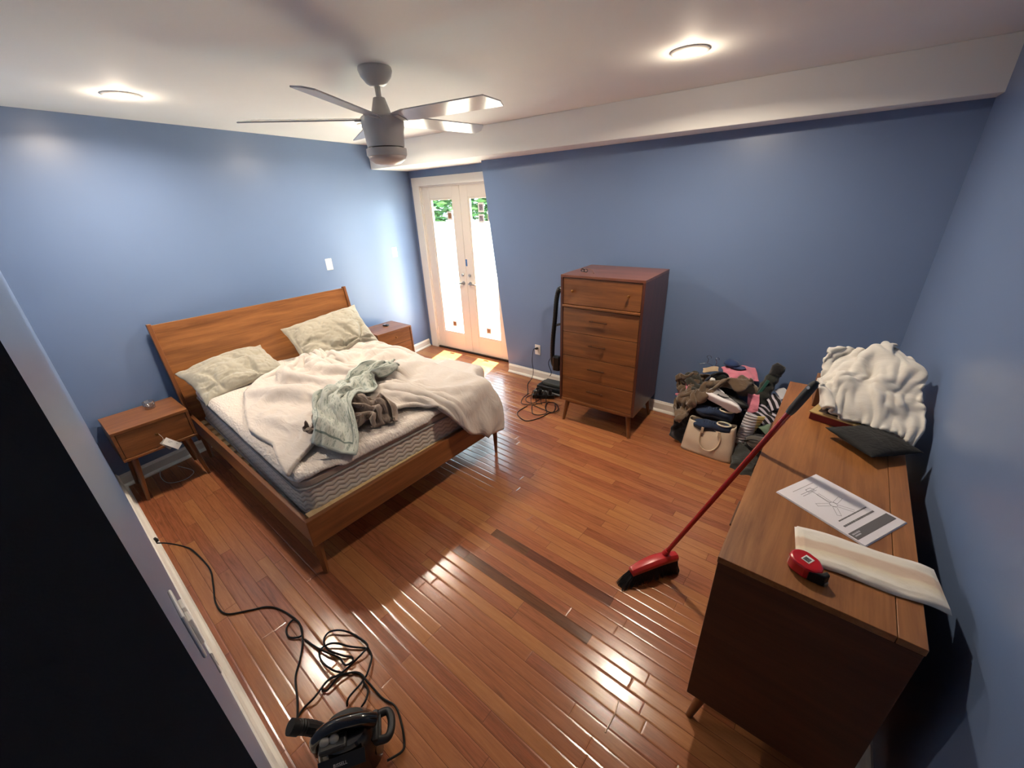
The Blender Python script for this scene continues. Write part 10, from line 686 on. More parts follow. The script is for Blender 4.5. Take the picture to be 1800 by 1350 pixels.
def pm(u,v,z,yaw,lean,roll=0): return BMX@Matrix.Translation((u,v,z))@Matrix.Rotation(math.radians(90+yaw),4,'Z')@Matrix.Rotation(math.radians(lean),4,'X')@Matrix.Rotation(math.radians(roll),4,'Y')
pillow('pillow','sage grey pillow slumped at the bed corner beside the tagged nightstand',pilm,pm(-1.74,.30,.735,6,22,-3),.64,.42,.15,1,((-.55,-.55,.024,4),(.3,-.9,.026,4),(.35,.1,.022,3)),bend=.035,bend2=.02)
pillow('pillow','sage grey pillow propped on the headboard at the side near the doors',pilm,pm(-1.73,1.12,.80,-3,40,-10),.70,.46,.18,8,((.55,-.75,.042,6),(-.9,-.2,.026,4),(.1,-1.0,.026,5)),bend=.02,bend2=.02)
tsh=fabric('taupe_jersey',srgb(140,124,112),var=.06,fold=20)
o=cloth_obj('t_shirt','shirt',tsh,thick=.004,sub=1); tag(o,'crumpled taupe brown shirt under the patterned towel on the bed','clothing')
# patterned towel
m,nt,b=newmat('patterned_towel'); tc=N(nt,'ShaderNodeTexCoord'); uvn=N(nt,'ShaderNodeUVMap'); uvn.uv_map='uv'
mp=N(nt,'ShaderNodeMapping'); mp.inputs['Scale'].default_value=(20,20,1); L(nt,uvn.outputs[0],mp.inputs[0])
vo=N(nt,'ShaderNodeTexVoronoi',feature='DISTANCE_TO_EDGE',ins={'Scale':1.0}); L(nt,mp.outputs[0],vo.inputs['Vector'])
no=N(nt,'ShaderNodeTexNoise',ins={'Scale':1.8,'Detail':3,'Distortion':2.5}); L(nt,mp.outputs[0],no.inputs['Vector'])
r=N(nt,'ShaderNodeValToRGB'); r.color_ramp.elements[0].position=.05; r.color_ramp.elements[1].position=.22; r.color_ramp.elements[0].color=srgb(186,190,182); r.color_ramp.elements[1].color=srgb(122,134,126)
L(nt,vo.outputs['Distance'],r.inputs[0])
r2=N(nt,'ShaderNodeValToRGB'); r2.color_ramp.elements[0].position=.46; r2.color_ramp.elements[1].position=.54; L(nt,no.outputs['Fac'],r2.inputs[0])
mx=N(nt,'ShaderNodeMix',data_type='RGBA',ins={7:srgb(182,187,178)}); L(nt,r2.outputs[0],mx.inputs[0]); L(nt,r.outputs[0],mx.inputs[6])
# hem stripes from the uv border
sp=N(nt,'ShaderNodeSeparateXYZ'); L(nt,uvn.outputs[0],sp.inputs[0])
def mth(op,a,b_=None,c=None):
    n=N(nt,'ShaderNodeMath',operation=op)
    for i,v in enumerate((a,b_,c)):
        if v is None: continue
        if isinstance(v,(int,float)): n.inputs[i].default_value=v
        else: L(nt,v,n.inputs[i])
    return n.outputs[0]
eu=mth('MULTIPLY',mth('MINIMUM',sp.outputs[0],mth('SUBTRACT',1,sp.outputs[0])),1.9); ev=mth('MINIMUM',sp.outputs[1],mth('SUBTRACT',1,sp.outputs[1])); e=mth('MINIMUM',eu,ev)
ln=mth('COMPARE',e,.11,.009); hm=mth('LESS_THAN',e,.03)
mx2=N(nt,'ShaderNodeMix',data_type='RGBA',ins={7:srgb(104,118,112)}); L(nt,ln,mx2.inputs[0]); L(nt,mx.outputs[2],mx2.inputs[6])
mx3=N(nt,'ShaderNodeMix',data_type='RGBA',ins={7:srgb(170,178,170)}); L(nt,hm,mx3.inputs[0]); L(nt,mx2.outputs[2],mx3.inputs[6])
L(nt,mx3.outputs[2],b.inputs['Base Color']); b.inputs['Roughness'].default_value=.95; b.inputs['Sheen Weight'].default_value=.3
n_=N(nt,'ShaderNodeTexNoise',ins={'Scale':700}); L(nt,tc.outputs['Object'],n_.inputs['Vector']); bp=N(nt,'ShaderNodeBump',ins={'Strength':.5,'Distance':.002}); L(nt,n_.outputs['Fac'],bp.inputs['Height']); L(nt,bp.outputs[0],b.inputs['Normal'])
o=cloth_obj('towel','towel',m,thick=.007,sub=1,uv=True); tag(o,'crumpled grey-green floral patterned towel lying on the duvet','towel')
# ---------------------------------------------------------------- things on the long dresser
ZT=.867
def ang2(a,b): return math.atan2(b[1]-a[1],b[0]-a[0])
fl_m=fabric('white_fleece',srgb(204,201,194),weave=500,bump=.5,sheen=.4,var=.02,fold=4,fs=.5)
o=cloth_obj('fleece_blanket','fleece',fl_m,thick=.012,sub=1); tag(o,'white fleece blanket heaped on the far end of the long dresser','blanket')
cb=plain('brown_cardboard',srgb(120,84,58),.8,var=.1)
o=MB().box(-.085,.085,-.10,.10,0,.105).build('cardboard_box',cb,bev=.003); o.location=(.265,2.36,ZT); tag(o,'brown cardboard box mostly buried under the white fleece blanket','box')
# red box with a lid rim and papers
t=thing('gift_box','dark red lidless box with gold rim holding papers beside the fleece','box',(.171,2.112,ZT),math.radians(-18))
redm=plain('dark_red_card',srgb(112,22,28),.5); gold=plain('gold_card',srgb(196,170,116),.4,metal=.3); dkb=plain('dark_brown_card',srgb(52,36,32),.7)
boxp('box_body',(0,.185,0,.13,0,.034),redm,t); 
m_=MB(); m_.box(-.004,.189,-.004,.022,.034,.040); m_.box(-.004,.022,.022,.134,.034,.040); m_.box(.17,.189,.022,.134,.034,.040); m_.box(.022,.17,.112,.134,.034,.040); m_.build('box_rim',gold,t,bev=.001)
boxp('box_inside',(.022,.17,.022,.112,.034,.037),dkb,t)
crmp=plain('crumpled_foil_paper',srgb(196,198,206),.45,var=.5,vscale=45,bump=.6,bscale=60)
bm=MB(); nu,nv=22,10; g=[]
for i in range(nu):
    r=[]
    for j in range(nv):
        x=.03+i/(nu-1)*.165; y=.045+j/(nv-1)*.05+.008*math.sin(i*.5)
        r.append(bm.bm.verts.new((x,y,.047+.010*noise.noise(Vector((x*60,y*60,1)))+.004*math.sin(i*.9))))
    g.append(r)
for i in range(nu-1):
    for j in range(nv-1): bm.bm.faces.new((g[i][j],g[i+1][j],g[i+1][j+1],g[i][j+1]))
o=bm.build('crumpled_paper',crmp); o.modifiers.new('s','SOLIDIFY').thickness=.002; o.location=(.171,2.112,ZT); o.rotation_euler=(0,0,math.radians(-18)); tag(o,'strip of crumpled grey and white printed paper lying in the red box','paper')
o=MB().box(-.03,.03,-.015,.015,0,.010).build('small_case',M['black'],bev=.002); o.location=(.345,2.095,ZT+.041); o.rotation_euler=(0,0,-.3); tag(o,'small black case at the corner of the red box','case')
# black cushion
blk=fabric('black_linen',srgb(24,25,26),weave=600,bump=.3,sheen=.05,var=.1)
def pmw(x,y,z,yaw): return Matrix.Translation((x,y,z))@Matrix.Rotation(yaw,4,'Z')
pillow('cushion','small black square cushion lying on the long dresser',blk,pmw(.378,1.955,ZT+.035,math.radians(40)),.215,.225,.055,3,((.4,.2,.006,3),),bend=-.004)
# booklet
A_p,B_p,C_p,D_p=Vector((.090,1.445)),Vector((.203,1.640)),Vector((.439,1.497)),Vector((.334,1.305))
ux=(C_p-B_p).normalized(); 
t=thing('instruction_booklet','white printed instruction booklet with grey band and fan drawing on the dresser','booklet',(A_p.x,A_p.y,ZT),math.atan2(ux.y,ux.x))
LB_=.278; WB_=.222
def q2(u,v): return (u,v)
pap=plain('booklet_paper',srgb(226,224,230),.6)
bm=MB()
for k in range(4): bm.box(.0015*k*(k%2),LB_-.001*k,.001*k,WB_-.0008*k,.0006+.0011*k,.0016+.0011*k)
bm.build('pages',pap,t)
zt=.0051
prt=plain('printed_grey',srgb(98,96,98),.6); ltg=plain('printed_light_grey',srgb(176,174,180),.6); mdg=plain('printed_mid_grey',srgb(128,126,130),.6)
def flat(name,x0,x1,y0,y1,mat,z=zt): return boxp(name,(x0,x1,y0,y1,z-.0003,z+.0003),mat,t,bev=0)
flat('cover_band',LB_-.052,LB_-.024,.008,WB_-.012,prt)
b_=MB(); 
for k,wd in enumerate((.010,.006,.009,.007)): b_.box(LB_-.046,LB_-.041,.015+sum((.010,.006,.009,.007)[:k])+.0015*k,.015+sum((.010,.006,.009,.007)[:k])+.0015*k+wd,zt+.0001,zt+.0006)
b_.box(LB_-.038,LB_-.034,.016,.044,zt+.0001,zt+.0006); b_.build('band_print',ltg,t)
rr=random.Random(5); b_=MB()
for x0,x1,ya,yb in ((LB_-.078,LB_-.072,.03,.185),(LB_-.098,LB_-.094,.04,.185)):
    y=ya
    while y<yb:
        w_=rr.uniform(.003,.009); b_.box(x0,x1,y,min(y+w_,yb),zt-.0002,zt+.0004); y+=w_+.0016
b_.build('title_print',prt,t)
# line drawing of a ceiling fan
b_=MB(); c0=(LB_-.150,.105)
for k in range(5):
    a=2*PI*k/5+.5; p0=Vector((c0[0]+.012*math.cos(a),c0[1]+.012*math.sin(a),zt)); p1=Vector((c0[0]+.055*math.cos(a),c0[1]+.055*math.sin(a),zt)); n=Vector((-math.sin(a),math.cos(a),0))*.006
    b_.tube([p0-n,p1-n,p1+n,p0+n],.0005,4,closed=True)
b_.tube([(c0[0]+.011*math.cos(k*.5),c0[1]+.011*math.sin(k*.5),zt) for k in range(13)],.0006,4)
b_.tube([(c0[0]-.012,c0[1],zt),(c0[0]-.075,c0[1]+.004,zt)],.0007,4); b_.tube([(c0[0]-.075,c0[1]-.012,zt),(c0[0]-.088,c0[1]-.008,zt),(c0[0]-.088,c0[1]+.016,zt),(c0[0]-.075,c0[1]+.02,zt)],.0007,4,closed=True)
b_.build('fan_drawing',mdg,t)
b_=MB(); 
for x,y0,y1 in ((.048,.06,.15),(.056,.06,.13),(.026,.05,.16)): b_.box(x,x+.002,y0,y1,zt-.0002,zt+.0003)
b_.build('small_print',ltg,t)
# quilted strip
m,nt,b=newmat('quilted_strip'); tc=N(nt,'ShaderNodeTexCoord'); sp=N(nt,'ShaderNodeSeparateXYZ'); L(nt,tc.outputs['Object'],sp.inputs[0])
cr=N(nt,'ShaderNodeValToRGB'); mr=N(nt,'ShaderNodeMapRange',ins={1:-.08,2:.08}); nn=N(nt,'ShaderNodeTexNoise',ins={'Scale':18,'Detail':3}); L(nt,tc.outputs['Object'],nn.inputs['Vector'])
sh=N(nt,'ShaderNodeMath',operation='MULTIPLY_ADD',ins={1:.02}); L(nt,nn.outputs['Fac'],sh.inputs[0]); L(nt,sp.outputs[1],sh.inputs[2]); L(nt,sh.outputs[0],mr.inputs[0]); L(nt,mr.outputs[0],cr.inputs[0])
e=cr.color_ramp.elements; e[0].color=srgb(232,228,218); e[1].color=srgb(232,228,220); e[0].position=0; e[1].position=1
for p,c in ((.28,(234,228,214)),(.44,(228,216,190)),(.50,(214,190,166)),(.68,(212,188,166)),(.74,(232,226,212))): q=cr.color_ramp.elements.new(p); q.color=srgb(*c)
L(nt,cr.outputs[0],b.inputs['Base Color']); b.inputs['Roughness'].default_value=.9; b.inputs['Sheen Weight'].default_value=.3
bp=N(nt,'ShaderNodeBump',ins={'Strength':.5,'Distance':.003}); n3=N(nt,'ShaderNodeTexNoise',ins={'Scale':45,'Detail':3}); L(nt,tc.outputs['Object'],n3.inputs['Vector']); L(nt,n3.outputs['Fac'],bp.inputs['Height']); L(nt,bp.outputs[0],b.inputs['Normal'])
bm=MB(); nu,nv=60,28; TP=[];BT=[]
for i in range(nu):
    a=[];c=[]
    for j in range(nv):
        u,v=i/(nu-1),j/(nv-1); x=-.155+.33*u; y=-.076+.152*v+.006*math.sin(u*7)-.012*max(0,u-.7)
        e=min(1,14*min(u,1-u)*2.1,14*min(v,1-v)); seam=min(abs(min(u*2.1,(1-u)*2.1,v,1-v)-.07)/.02,1)
        h=.013*e**.5*(.55+.45*seam)+.0035*noise.noise(Vector((x*22,y*22,3)))*e
        dr=-max(0,x-.115)**2*3.5; lift=.003+.006*max(0,noise.noise(Vector((x*9,y*5,8))))
        a.append(bm.bm.verts.new((x,y,lift+h+dr))); c.append(bm.bm.verts.new((x,y,lift-.002+dr)))
    TP.append(a);BT.append(c)
for i in range(nu-1):
    for j in range(nv-1):
        bm.bm.faces.new((TP[i][j],TP[i+1][j],TP[i+1][j+1],TP[i][j+1])); bm.bm.faces.new((BT[i][j],BT[i][j+1],BT[i+1][j+1],BT[i+1][j]))
for i in range(nu-1):
    bm.bm.faces.new((TP[i][0],BT[i][0],BT[i+1][0],TP[i+1][0])); bm.bm.faces.new((TP[i][-1],TP[i+1][-1],BT[i+1][-1],BT[i][-1]))
for j in range(nv-1):
    bm.bm.faces.new((TP[0][j],TP[0][j+1],BT[0][j+1],BT[0][j])); bm.bm.faces.new((TP[-1][j],BT[-1][j],BT[-1][j+1],TP[-1][j+1]))
o=bm.build('quilted_cloth',m,smooth=True); o.location=(.312,1.222,ZT); o.rotation_euler=(0,0,.07); tag(o,'stained white quilted strip of cloth with a beige stripe beside the booklet','cloth')
# tape measure
t=thing('tape_measure','red and black tape measure at the near edge of the long dresser','tape measure',(.183,1.112,ZT),math.radians(-31))
redp=plain('red_plastic',srgb(190,24,36),.22,coat=.5)
out=[]
for k in range(25):
    a=PI*.5+PI*k/24; out.append((-.012+.032*math.cos(a),.032*math.sin(a)))
body=out+[(.012,-.031),(.034,-.020),(.042,-.004),(.036,.012),(.014,.030)]
MB().prism(body,.001,.040).build('case',redp,t,bev=.006)
MB().prism([(.020,-.0285),(.040,-.017),(.054,-.010),(.056,.008),(.043,.016),(.040,-.002)],0,.036).build('rubber_nose',M['rubber'],t,bev=.004)
boxp('belt_label',(-.013,.009,-.010,.014,.0395,.0415),M['white'],t,bev=0); boxp('label_window',(-.010,.006,-.008,.007,.0412,.0422),prt,t,bev=0)
MB().tube([(-.002+.004*math.cos(a/10),-.001+.004*math.sin(a/10),.0425) for a in range(8,56,4)],.0009,5).build('label_mark',M['black'],t)
boxp('blade_hook',(.055,.058,-.008,.006,.003,.012),M['chrome'],t,bev=0)
# ---------------------------------------------------------------- broom leaning on the dresser edge
bx_,by_=-.287,1.692
hd=Vector((.625,.781,0)); yawb=math.atan2(hd.y,hd.x)
t=thing('broom','red handled broom with black bristles leaning on the long dresser','broom',(-.322,1.628,0),yawb)
hp=Vector((bx_+.322,by_-1.628,.10)); inv=Matrix.Rotation(-yawb,3,'Z'); dirw=Vector((.417,.007,1.11)).normalized()
p0=inv@hp; dv=inv@dirw
redh=plain('red_broom_metal',srgb(150,22,28),.25,coat=.4); redb=plain('red_broom_plastic',srgb(176,40,44),.3,coat=.3)
p0=p0+Vector((0,0,-.0))
MB().tube([p0,p0+dv*1.04],.0115,16).build('handle',redh,t,auto=50)
g_=MB().tube([p0+dv*1.03,p0+dv*1.05,p0+dv*1.12,p0+dv*1.17,p0+dv*1.185],[.013,.0155,.0165,.015,.008],16).build('grip',plain('dark_grip',srgb(40,46,48),.5),t,auto=50)
MB().tube([p0+dv*1.155+Vector((0,0,0))+(dv.cross(Vector((0,1,0)))).normalized()*.016*s for s in (-1,1)],.006,12).build('hang_hole',M['chrome'],g_)
MB().tube([p0-dv*.03,p0+dv*.055],[.02,.015],14).build('socket',redb,t,auto=50)
# block: curved cap
bm=MB(); n=14; R_=[]
for k in range(n+1):
    s=k/n; x=-.125+.27*s; zc=.062+.048*math.sin(PI*(.12+.62*s)); w_=.022+.010*math.sin(PI*s); hh_=.022
    R_.append([bm.bm.verts.new((x,y*w_,zc+z)) for y,z in ((-1,-hh_),(-1.05,0),(-.6,.014),(.6,.014),(1.05,0),(1,-hh_))])
for A,Bv in zip(R_,R_[1:]):
    for k in range(6): bm.bm.faces.new((A[k],A[(k+1)%6],Bv[(k+1)%6],Bv[k]))
bm.bm.faces.new(R_[0][::-1]); bm.bm.faces.new(R_[-1]); bm.build('brush_block',redb,t,smooth=True,bev=.002)
rb=random.Random(2); bm=MB()
for k in range(900):
    s=rb.random(); x=-.125+.27*s; w_=.019; y=rb.uniform(-w_,w_); zc=.045+.048*math.sin(PI*(.12+.62*s))
    fx=x+(-.075*(1-s)**2.2 if s<.6 else .012*(s-.5))+rb.uniform(-.006,.006); fy=y*1.5+rb.uniform(-.006,.006)-.012
    pts=[Vector((x,y,zc)),Vector(((x+fx)/2-.004,(y+fy)/2,zc*.5+.004)),Vector((fx,fy,.002+rb.uniform(0,.006)))]
    bm.tube(pts,[.0019,.0019,.0014],4,caps=False)
o=bm.build('bristles',plain('black_bristle',srgb(22,22,24),.5),t); tag(o,kind='stuff')
# straw on the floor
o=MB().tube([(0,0,.002),(.006,-.05,.003),(-.002,-.13,.002)],.0022,6).build('straw',plain('straw',srgb(206,170,130),.6)); o.location=(-.244,.969,0); tag(o,'thin pale broom straw lying on the floor near the long dresser','straw')
# ---------------------------------------------------------------- nightstand things
glm=bpy.data.materials.new('clear_glass'); glm.use_nodes=True; nt=glm.node_tree; nt.nodes.clear()
o_=N(nt,'ShaderNodeOutputMaterial'); mxs=N(nt,'ShaderNodeMixShader'); tr=N(nt,'ShaderNodeBsdfTransparent',ins={0:(.90,.92,.92,1)}); gl=N(nt,'ShaderNodeBsdfGlossy',ins={'Roughness':.03}); lw=N(nt,'ShaderNodeLayerWeight',ins={0:.5}); pw_=N(nt,'ShaderNodeMath',operation='MULTIPLY_ADD',ins={1:.8,2:.08})
L(nt,lw.outputs['Facing'],pw_.inputs[0]); L(nt,pw_.outputs[0],mxs.inputs[0]); L(nt,tr.outputs[0],mxs.inputs[1]); L(nt,gl.outputs[0],mxs.inputs[2]); L(nt,mxs.outputs[0],o_.inputs[0])
o=MB().lathe([(.0,.0),(.028,0),(.031,.004),(.036,.055),(.0335,.055),(.029,.012),(.0,.010)],28,cap=False).build('glass_tumbler',glm,smooth=True); o.location=(-3.72,.588,.567); tag(o,'short clear glass on the left nightstand','glass')
t=thing('hang_tag','white paper tag hanging on the left nightstand drawer knob','tag',(-3.475,.525,.33),-.05)
MB().tube(spline([(0,-.0,.135),(.022,.012,.10),(.024,.008,.078)],6),.0012,5).build('tag_string',M['paper'],t)
mt=Matrix.Translation((.030,.045,.035))@Matrix.Rotation(math.radians(-52),4,'X')@Matrix.Rotation(math.radians(-18),4,'Y')
MB().box(-.0008,.0008,-.055,.055,-.024,.024,mt).build('tag_card',M['paper'],t)
mt2=Matrix.Translation((.020,.022,.035))@Matrix.Rotation(math.radians(-62),4,'X')@Matrix.Rotation(math.radians(-12),4,'Y')
MB().box(-.0008,.0008,-.045,.035,-.02,.02,mt2).build('tag_sleeve',plain('grey_paper',srgb(170,166,160),.6),t)
b_=MB(); 
for y,z,w_ in ((-.03,.008,.026),(-.03,0,.018),(.022,.010,.008)): b_.box(.0007,.0013,y,y+w_,z,z+.0022,mt)
b_.build('tag_print',mdg,t)
M['cable_w']=plain('white_cable',srgb(190,186,178),.5)
o=MB().tube(spline([(-3.86,.50,.012),(-3.75,.47,.006),(-3.61,.477,.006),(-3.546,.555,.006),(-3.581,.63,.006),(-3.654,.642,.006),(-3.80,.60,.01)],8),.0022,6).build('charging_cable',M['cable_w'],smooth=True); tag(o,'thin white cable looped on the floor under the left nightstand','cable')
t=thing('key_fob','small black and silver gadget on the right nightstand','gadget',(-3.87,2.87,.567),.4)
boxp('fob_body',(-.032,.032,-.022,.022,0,.018),M['black'],t,bev=.006); boxp('fob_edge',(-.028,.0,-.021,.018,.0175,.0195),M['chrome'],t,bev=.001)
t=thing('sunglasses','small dark folded sunglasses on top of the tall dresser','sunglasses',(-1.39,2.99,1.305),-.3)
for x in (-.045,-.012): MB().tube([(x+.017*math.cos(a/8*PI),0.004,.014+.012*math.sin(a/8*PI)) for a in range(16)],.003,6,closed=True).build('lens_rim',M['black'],t)
MB().tube(spline([(-.06,0,.018),(.0,.02,.026),(.05,.012,.016),(.085,-.012,.004)],5),.003,6).build('temple',plain('brown_plastic',srgb(110,72,58),.4),t)
# ---------------------------------------------------------------- cord tangle, power strip and upright vacuum beside the tall dresser
cabm=plain('black_cable',srgb(12,11,11),.55,spec=.25)
def cable(name,label,pts,r=.0032,mat=None,n=8,group=None,cat='cable'):
    o=MB().tube(spline(pts,n),r,7).build(name,mat or cabm,smooth=True); return tag(o,label,cat,group)
yo=by(-2.195)
t=thing('power_plug','black plug and cord hanging from the outlet beside the french doors','plug',(-2.195,yo-.008,.366),aB)
boxp('plug_body',(-.012,.012,-.034,0,-.010,.010),M['black'],t,bev=.004)
MB().tube(spline([(0,-.03,0),(-.02,-.05,-.01),(-.035,-.055,-.14),(-.02,-.06,-.26),(-.03,-.08,-.345),(.0,-.2,-.36),(.10,-.33,-.36),(.14,-.40,-.358)],8),.0032,7).build('plug_cord',cabm,t,smooth=True)
cable('black_cable','black extension cord in wide flat loops on the floor, nearest the bed',[(-1.935,2.911,.005),(-1.945,2.762,.005),(-1.886,2.691,.005),(-1.792,2.657,.005),(-1.745,2.695,.005),(-1.702,2.78,.005),(-1.676,2.889,.006),(-1.632,2.936,.012),(-1.645,3.014,.008),(-1.703,3.081,.006),(-1.753,3.097,.006),(-1.791,3.052,.012),(-1.767,2.975,.008),(-1.704,2.904,.012),(-1.654,2.922,.008),(-1.672,2.998,.006),(-1.719,3.082,.006)],.0038)
cable('black_cable','black vacuum cord looped on the floor beneath the power strip',[(-2.052,3.128,.02),(-2.065,3.034,.006),(-2.025,2.938,.006),(-1.973,2.911,.012),(-1.906,2.95,.006),(-1.799,2.924,.012),(-1.712,2.899,.014),(-1.704,2.851,.006),(-1.782,2.795,.006),(-1.845,2.853,.006),(-1.892,2.936,.014),(-1.876,2.979,.008),(-1.80,3.05,.02)],.0034)
cable('black_cable','black adapter cord in small tight loops beside the power strip',[(-1.95,3.22,.03),(-2.013,3.202,.006),(-2.04,3.074,.006),(-2.001,2.988,.012),(-1.929,2.96,.016),(-1.907,2.996,.010),(-1.87,3.10,.03),(-1.83,3.16,.05)],.003)
t=thing('power_strip','black power strip with plugs in the cord tangle','power strip',(-1.93,3.13,0),.5)
boxp('strip_body',(-.07,.15,-.028,.028,.002,.040),M['black'],t,bev=.005)
for k,(x,y,h_) in enumerate(((-.04,0,.045),(.01,.005,.055),(.06,-.004,.04),(.11,0,.05))):
    boxp('plug',(x-.018,x+.018,y-.017,y+.017,.040,.040+h_),M['black'] if k%2 else plain('grey_plug',srgb(88,92,92),.4),t,bev=.006)
    MB().tube(spline([(x,y,.04+h_*.9),(x-.02,y-.04,.05+h_),(x-.04,y-.09,.03),(x-.03,y-.15,.008)],5),.0032,6).build('plug_cord',cabm,t,smooth=True)
t=thing('upright_vacuum','black upright vacuum with a hose hidden behind the tall dresser','vacuum cleaner',(-1.80,3.35,0),0)
gv=plain('vacuum_grey',srgb(72,76,74),.35); bv=plain('vacuum_black',srgb(20,22,22),.3)
MB().tube([(.06,.02,.09),(.05,.0,.5),(.045,-.01,1.02)],[.05,.055,.02],16).build('body',gv,t,auto=60)
boxp('floor_head',(-.24,.12,-.10,.07,.015,.075),bv,t,bev=.014)
boxp('head_top',(-.19,.10,-.06,.05,.075,.105),gv,t,bev=.008)
boxp('head_bumper',(-.25,.12,-.115,-.09,.012,.028),plain('bumper_grey',srgb(120,122,120),.4),t,bev=.004)
MB().tube([(-.20,-.13,.03),(-.20,-.04,.03)],.03,14).build('wheel',M['rubber'],t,auto=50)
hp_=[Vector(p)-Vector((-1.80,3.35,0)) for p in ((-1.78,3.35,1.04),(-1.825,3.35,1.075),(-1.856,3.35,.98),(-1.872,3.35,.80),(-1.893,3.35,.60),(-1.902,3.35,.42),(-1.893,3.35,.31),(-1.85,3.35,.27),(-1.79,3.35,.30))]
sp_=spline(hp_,14); MB().tube(sp_,[.0215+.0018*(k%2) for k in range(len(sp_))],12).build('hose',bv,t,auto=20)
MB().tube([(-.055,0,.72),(.0,0,.74),(.03,0,.74)],.012,8).build('hose_clip',bv,t); boxp('valve_body',(-.09,-.01,-.03,.03,.24,.40),bv,t,bev=.015)
cable('black_cable','black cord dropping along the wall to the vacuum head',[(-1.98,by(-1.98)-.03,.34),(-2.03,3.49,.24),(-1.99,3.48,.14),(-1.985,3.44,.11)],.0034)
# ---------------------------------------------------------------- steam cleaner at the bottom edge and its cord
c0=thing('steam_cleaner','black handheld canister steam cleaner on the floor at the bottom edge','vacuum cleaner',(-.985,.262,0),math.radians(52))
glb=plain('gloss_black',srgb(12,12,13),.18,coat=.5); mtb=plain('matte_black',srgb(20,20,21),.5)
# local: x forward (towards the handle loop), y left
bm=MB(); prof=[]
n=20; rings=[]
for k in range(n+1):
    s=k/n; z=.015+.17*s
    a=.105*(1-.55*max(0,s-.55)**1.5*2.0); b_=.088*(1-.45*max(0,s-.5)**1.5*2)
    rings.append([bm.bm.verts.new((a*abs(math.cos(t_))**.8*(1 if math.cos(t_)>0 else -1),b_*abs(math.sin(t_))**.8*(1 if math.sin(t_)>0 else -1),z)) for t_ in [2*PI*q/32 for q in range(32)]])
for A,Bv in zip(rings,rings[1:]):
    for k in range(32): bm.bm.faces.new((A[k],A[(k+1)%32],Bv[(k+1)%32],Bv[k]))
bm.bm.faces.new(rings[0][::-1]); bm.bm.faces.new(rings[-1]); bm.build('tank',glb,c0,auto=50)
MB().tube(spline([(-.10,.0,.10),(-.095,.0,.175),(-.03,0,.215),(.05,0,.205),(.10,0,.17)],8),[.02]*4+[.022]*29,12).build('carry_handle',glb,c0,smooth=True)
bm=MB(); bm.tube(spline([(.085,-.038,.12),(.135,-.042,.12),(.150,0,.12),(.135,.042,.12),(.085,.038,.12)],8),.014,12); bm.box(.085,.105,-.05,.05,.10,.145,bev=.006); bm.box(.10,.112,-.038,.038,.108,.130); bm.build('nozzle_bracket',mtb,c0,smooth=False,auto=40)
mt=Matrix.Translation((-.045,-.030,.198))@Matrix.Rotation(.5,4,'X')
sv=plain('silver_button',srgb(150,146,138),.35,metal=.3)
for s in (-1,1): MB().lathe([(.0,0),(.013,0),(.015,.003),(.011,.007),(0,.008)],20,mt@Matrix.Translation((s*.015,0,0))@Matrix.Scale(1.1,4,(1,0,0))).build('button',sv,c0,smooth=True)
boxp('control_panel',(-.08,.01,-.062,-.012,.172,.196),mtb,c0,bev=.008)
def text_mesh(name,s,size,mat,parent,mtx):
    cu=bpy.data.curves.new(name,'FONT'); cu.body=s; cu.size=size; cu.extrude=.0004; cu.align_x='CENTER'
    o=bpy.data.objects.new(name,cu); COL.objects.link(o); dg=bpy.context.evaluated_depsgraph_get(); me=bpy.data.meshes.new_from_object(o.evaluated_get(dg)); bpy.data.objects.remove(o)
    me.transform(mtx); me.materials.clear(); me.materials.append(mat); o=bpy.data.objects.new(name,me); COL.objects.link(o); o.parent=parent; return o
text_mesh('brand_lettering','BISSELL',.014,plain('lettering_grey',srgb(176,176,178),.5),c0,Matrix.Translation((-.015,-.0905,.150))@Matrix.Rotation(math.radians(48),4,'X'))
MB().box(-.085,.065,-.030,.014,-.004,0,Matrix.Translation((-.0,-.080,.160))@Matrix.Rotation(math.radians(48),4,'X')).build('front_panel',mtb,c0,bev=.002)
MB().tube(spline([(-.08,.06,.05),(-.12,.075,.10),(-.155,.075,.14),(-.175,.07,.165)],7),[.024+.0015*(k%2) for k in range(22)],14).build('steam_hose',mtb,c0,auto=25)
MB().tube([(-.168,.07,.155),(-.19,.068,.18)],.026,14).build('hose_cuff',M['rubber'],c0,auto=40)
pts=[(-2.831,ny(-2.83)+.02,.07),(-2.80,.245,.05),(-2.74,.30,.006),(-2.64,.316,.006),(-2.423,.315,.006),(-2.281,.28,.006),(-2.143,.24,.006),(-2.031,.243,.006),(-1.948,.319,.006),(-1.889,.381,.006),(-1.805,.412,.006),(-1.672,.425,.006),(-1.59,.397,.010),(-1.633,.359,.008),(-1.689,.375,.006),(-1.704,.415,.008),(-1.651,.422,.014),(-1.561,.385,.010),(-1.492,.333,.006),(-1.434,.28,.006),(-1.339,.236,.006),(-1.25,.19,.02)]
o=cable('black_cable','long black cord running from the near wall to a knot above the steam cleaner',pts,.0042)
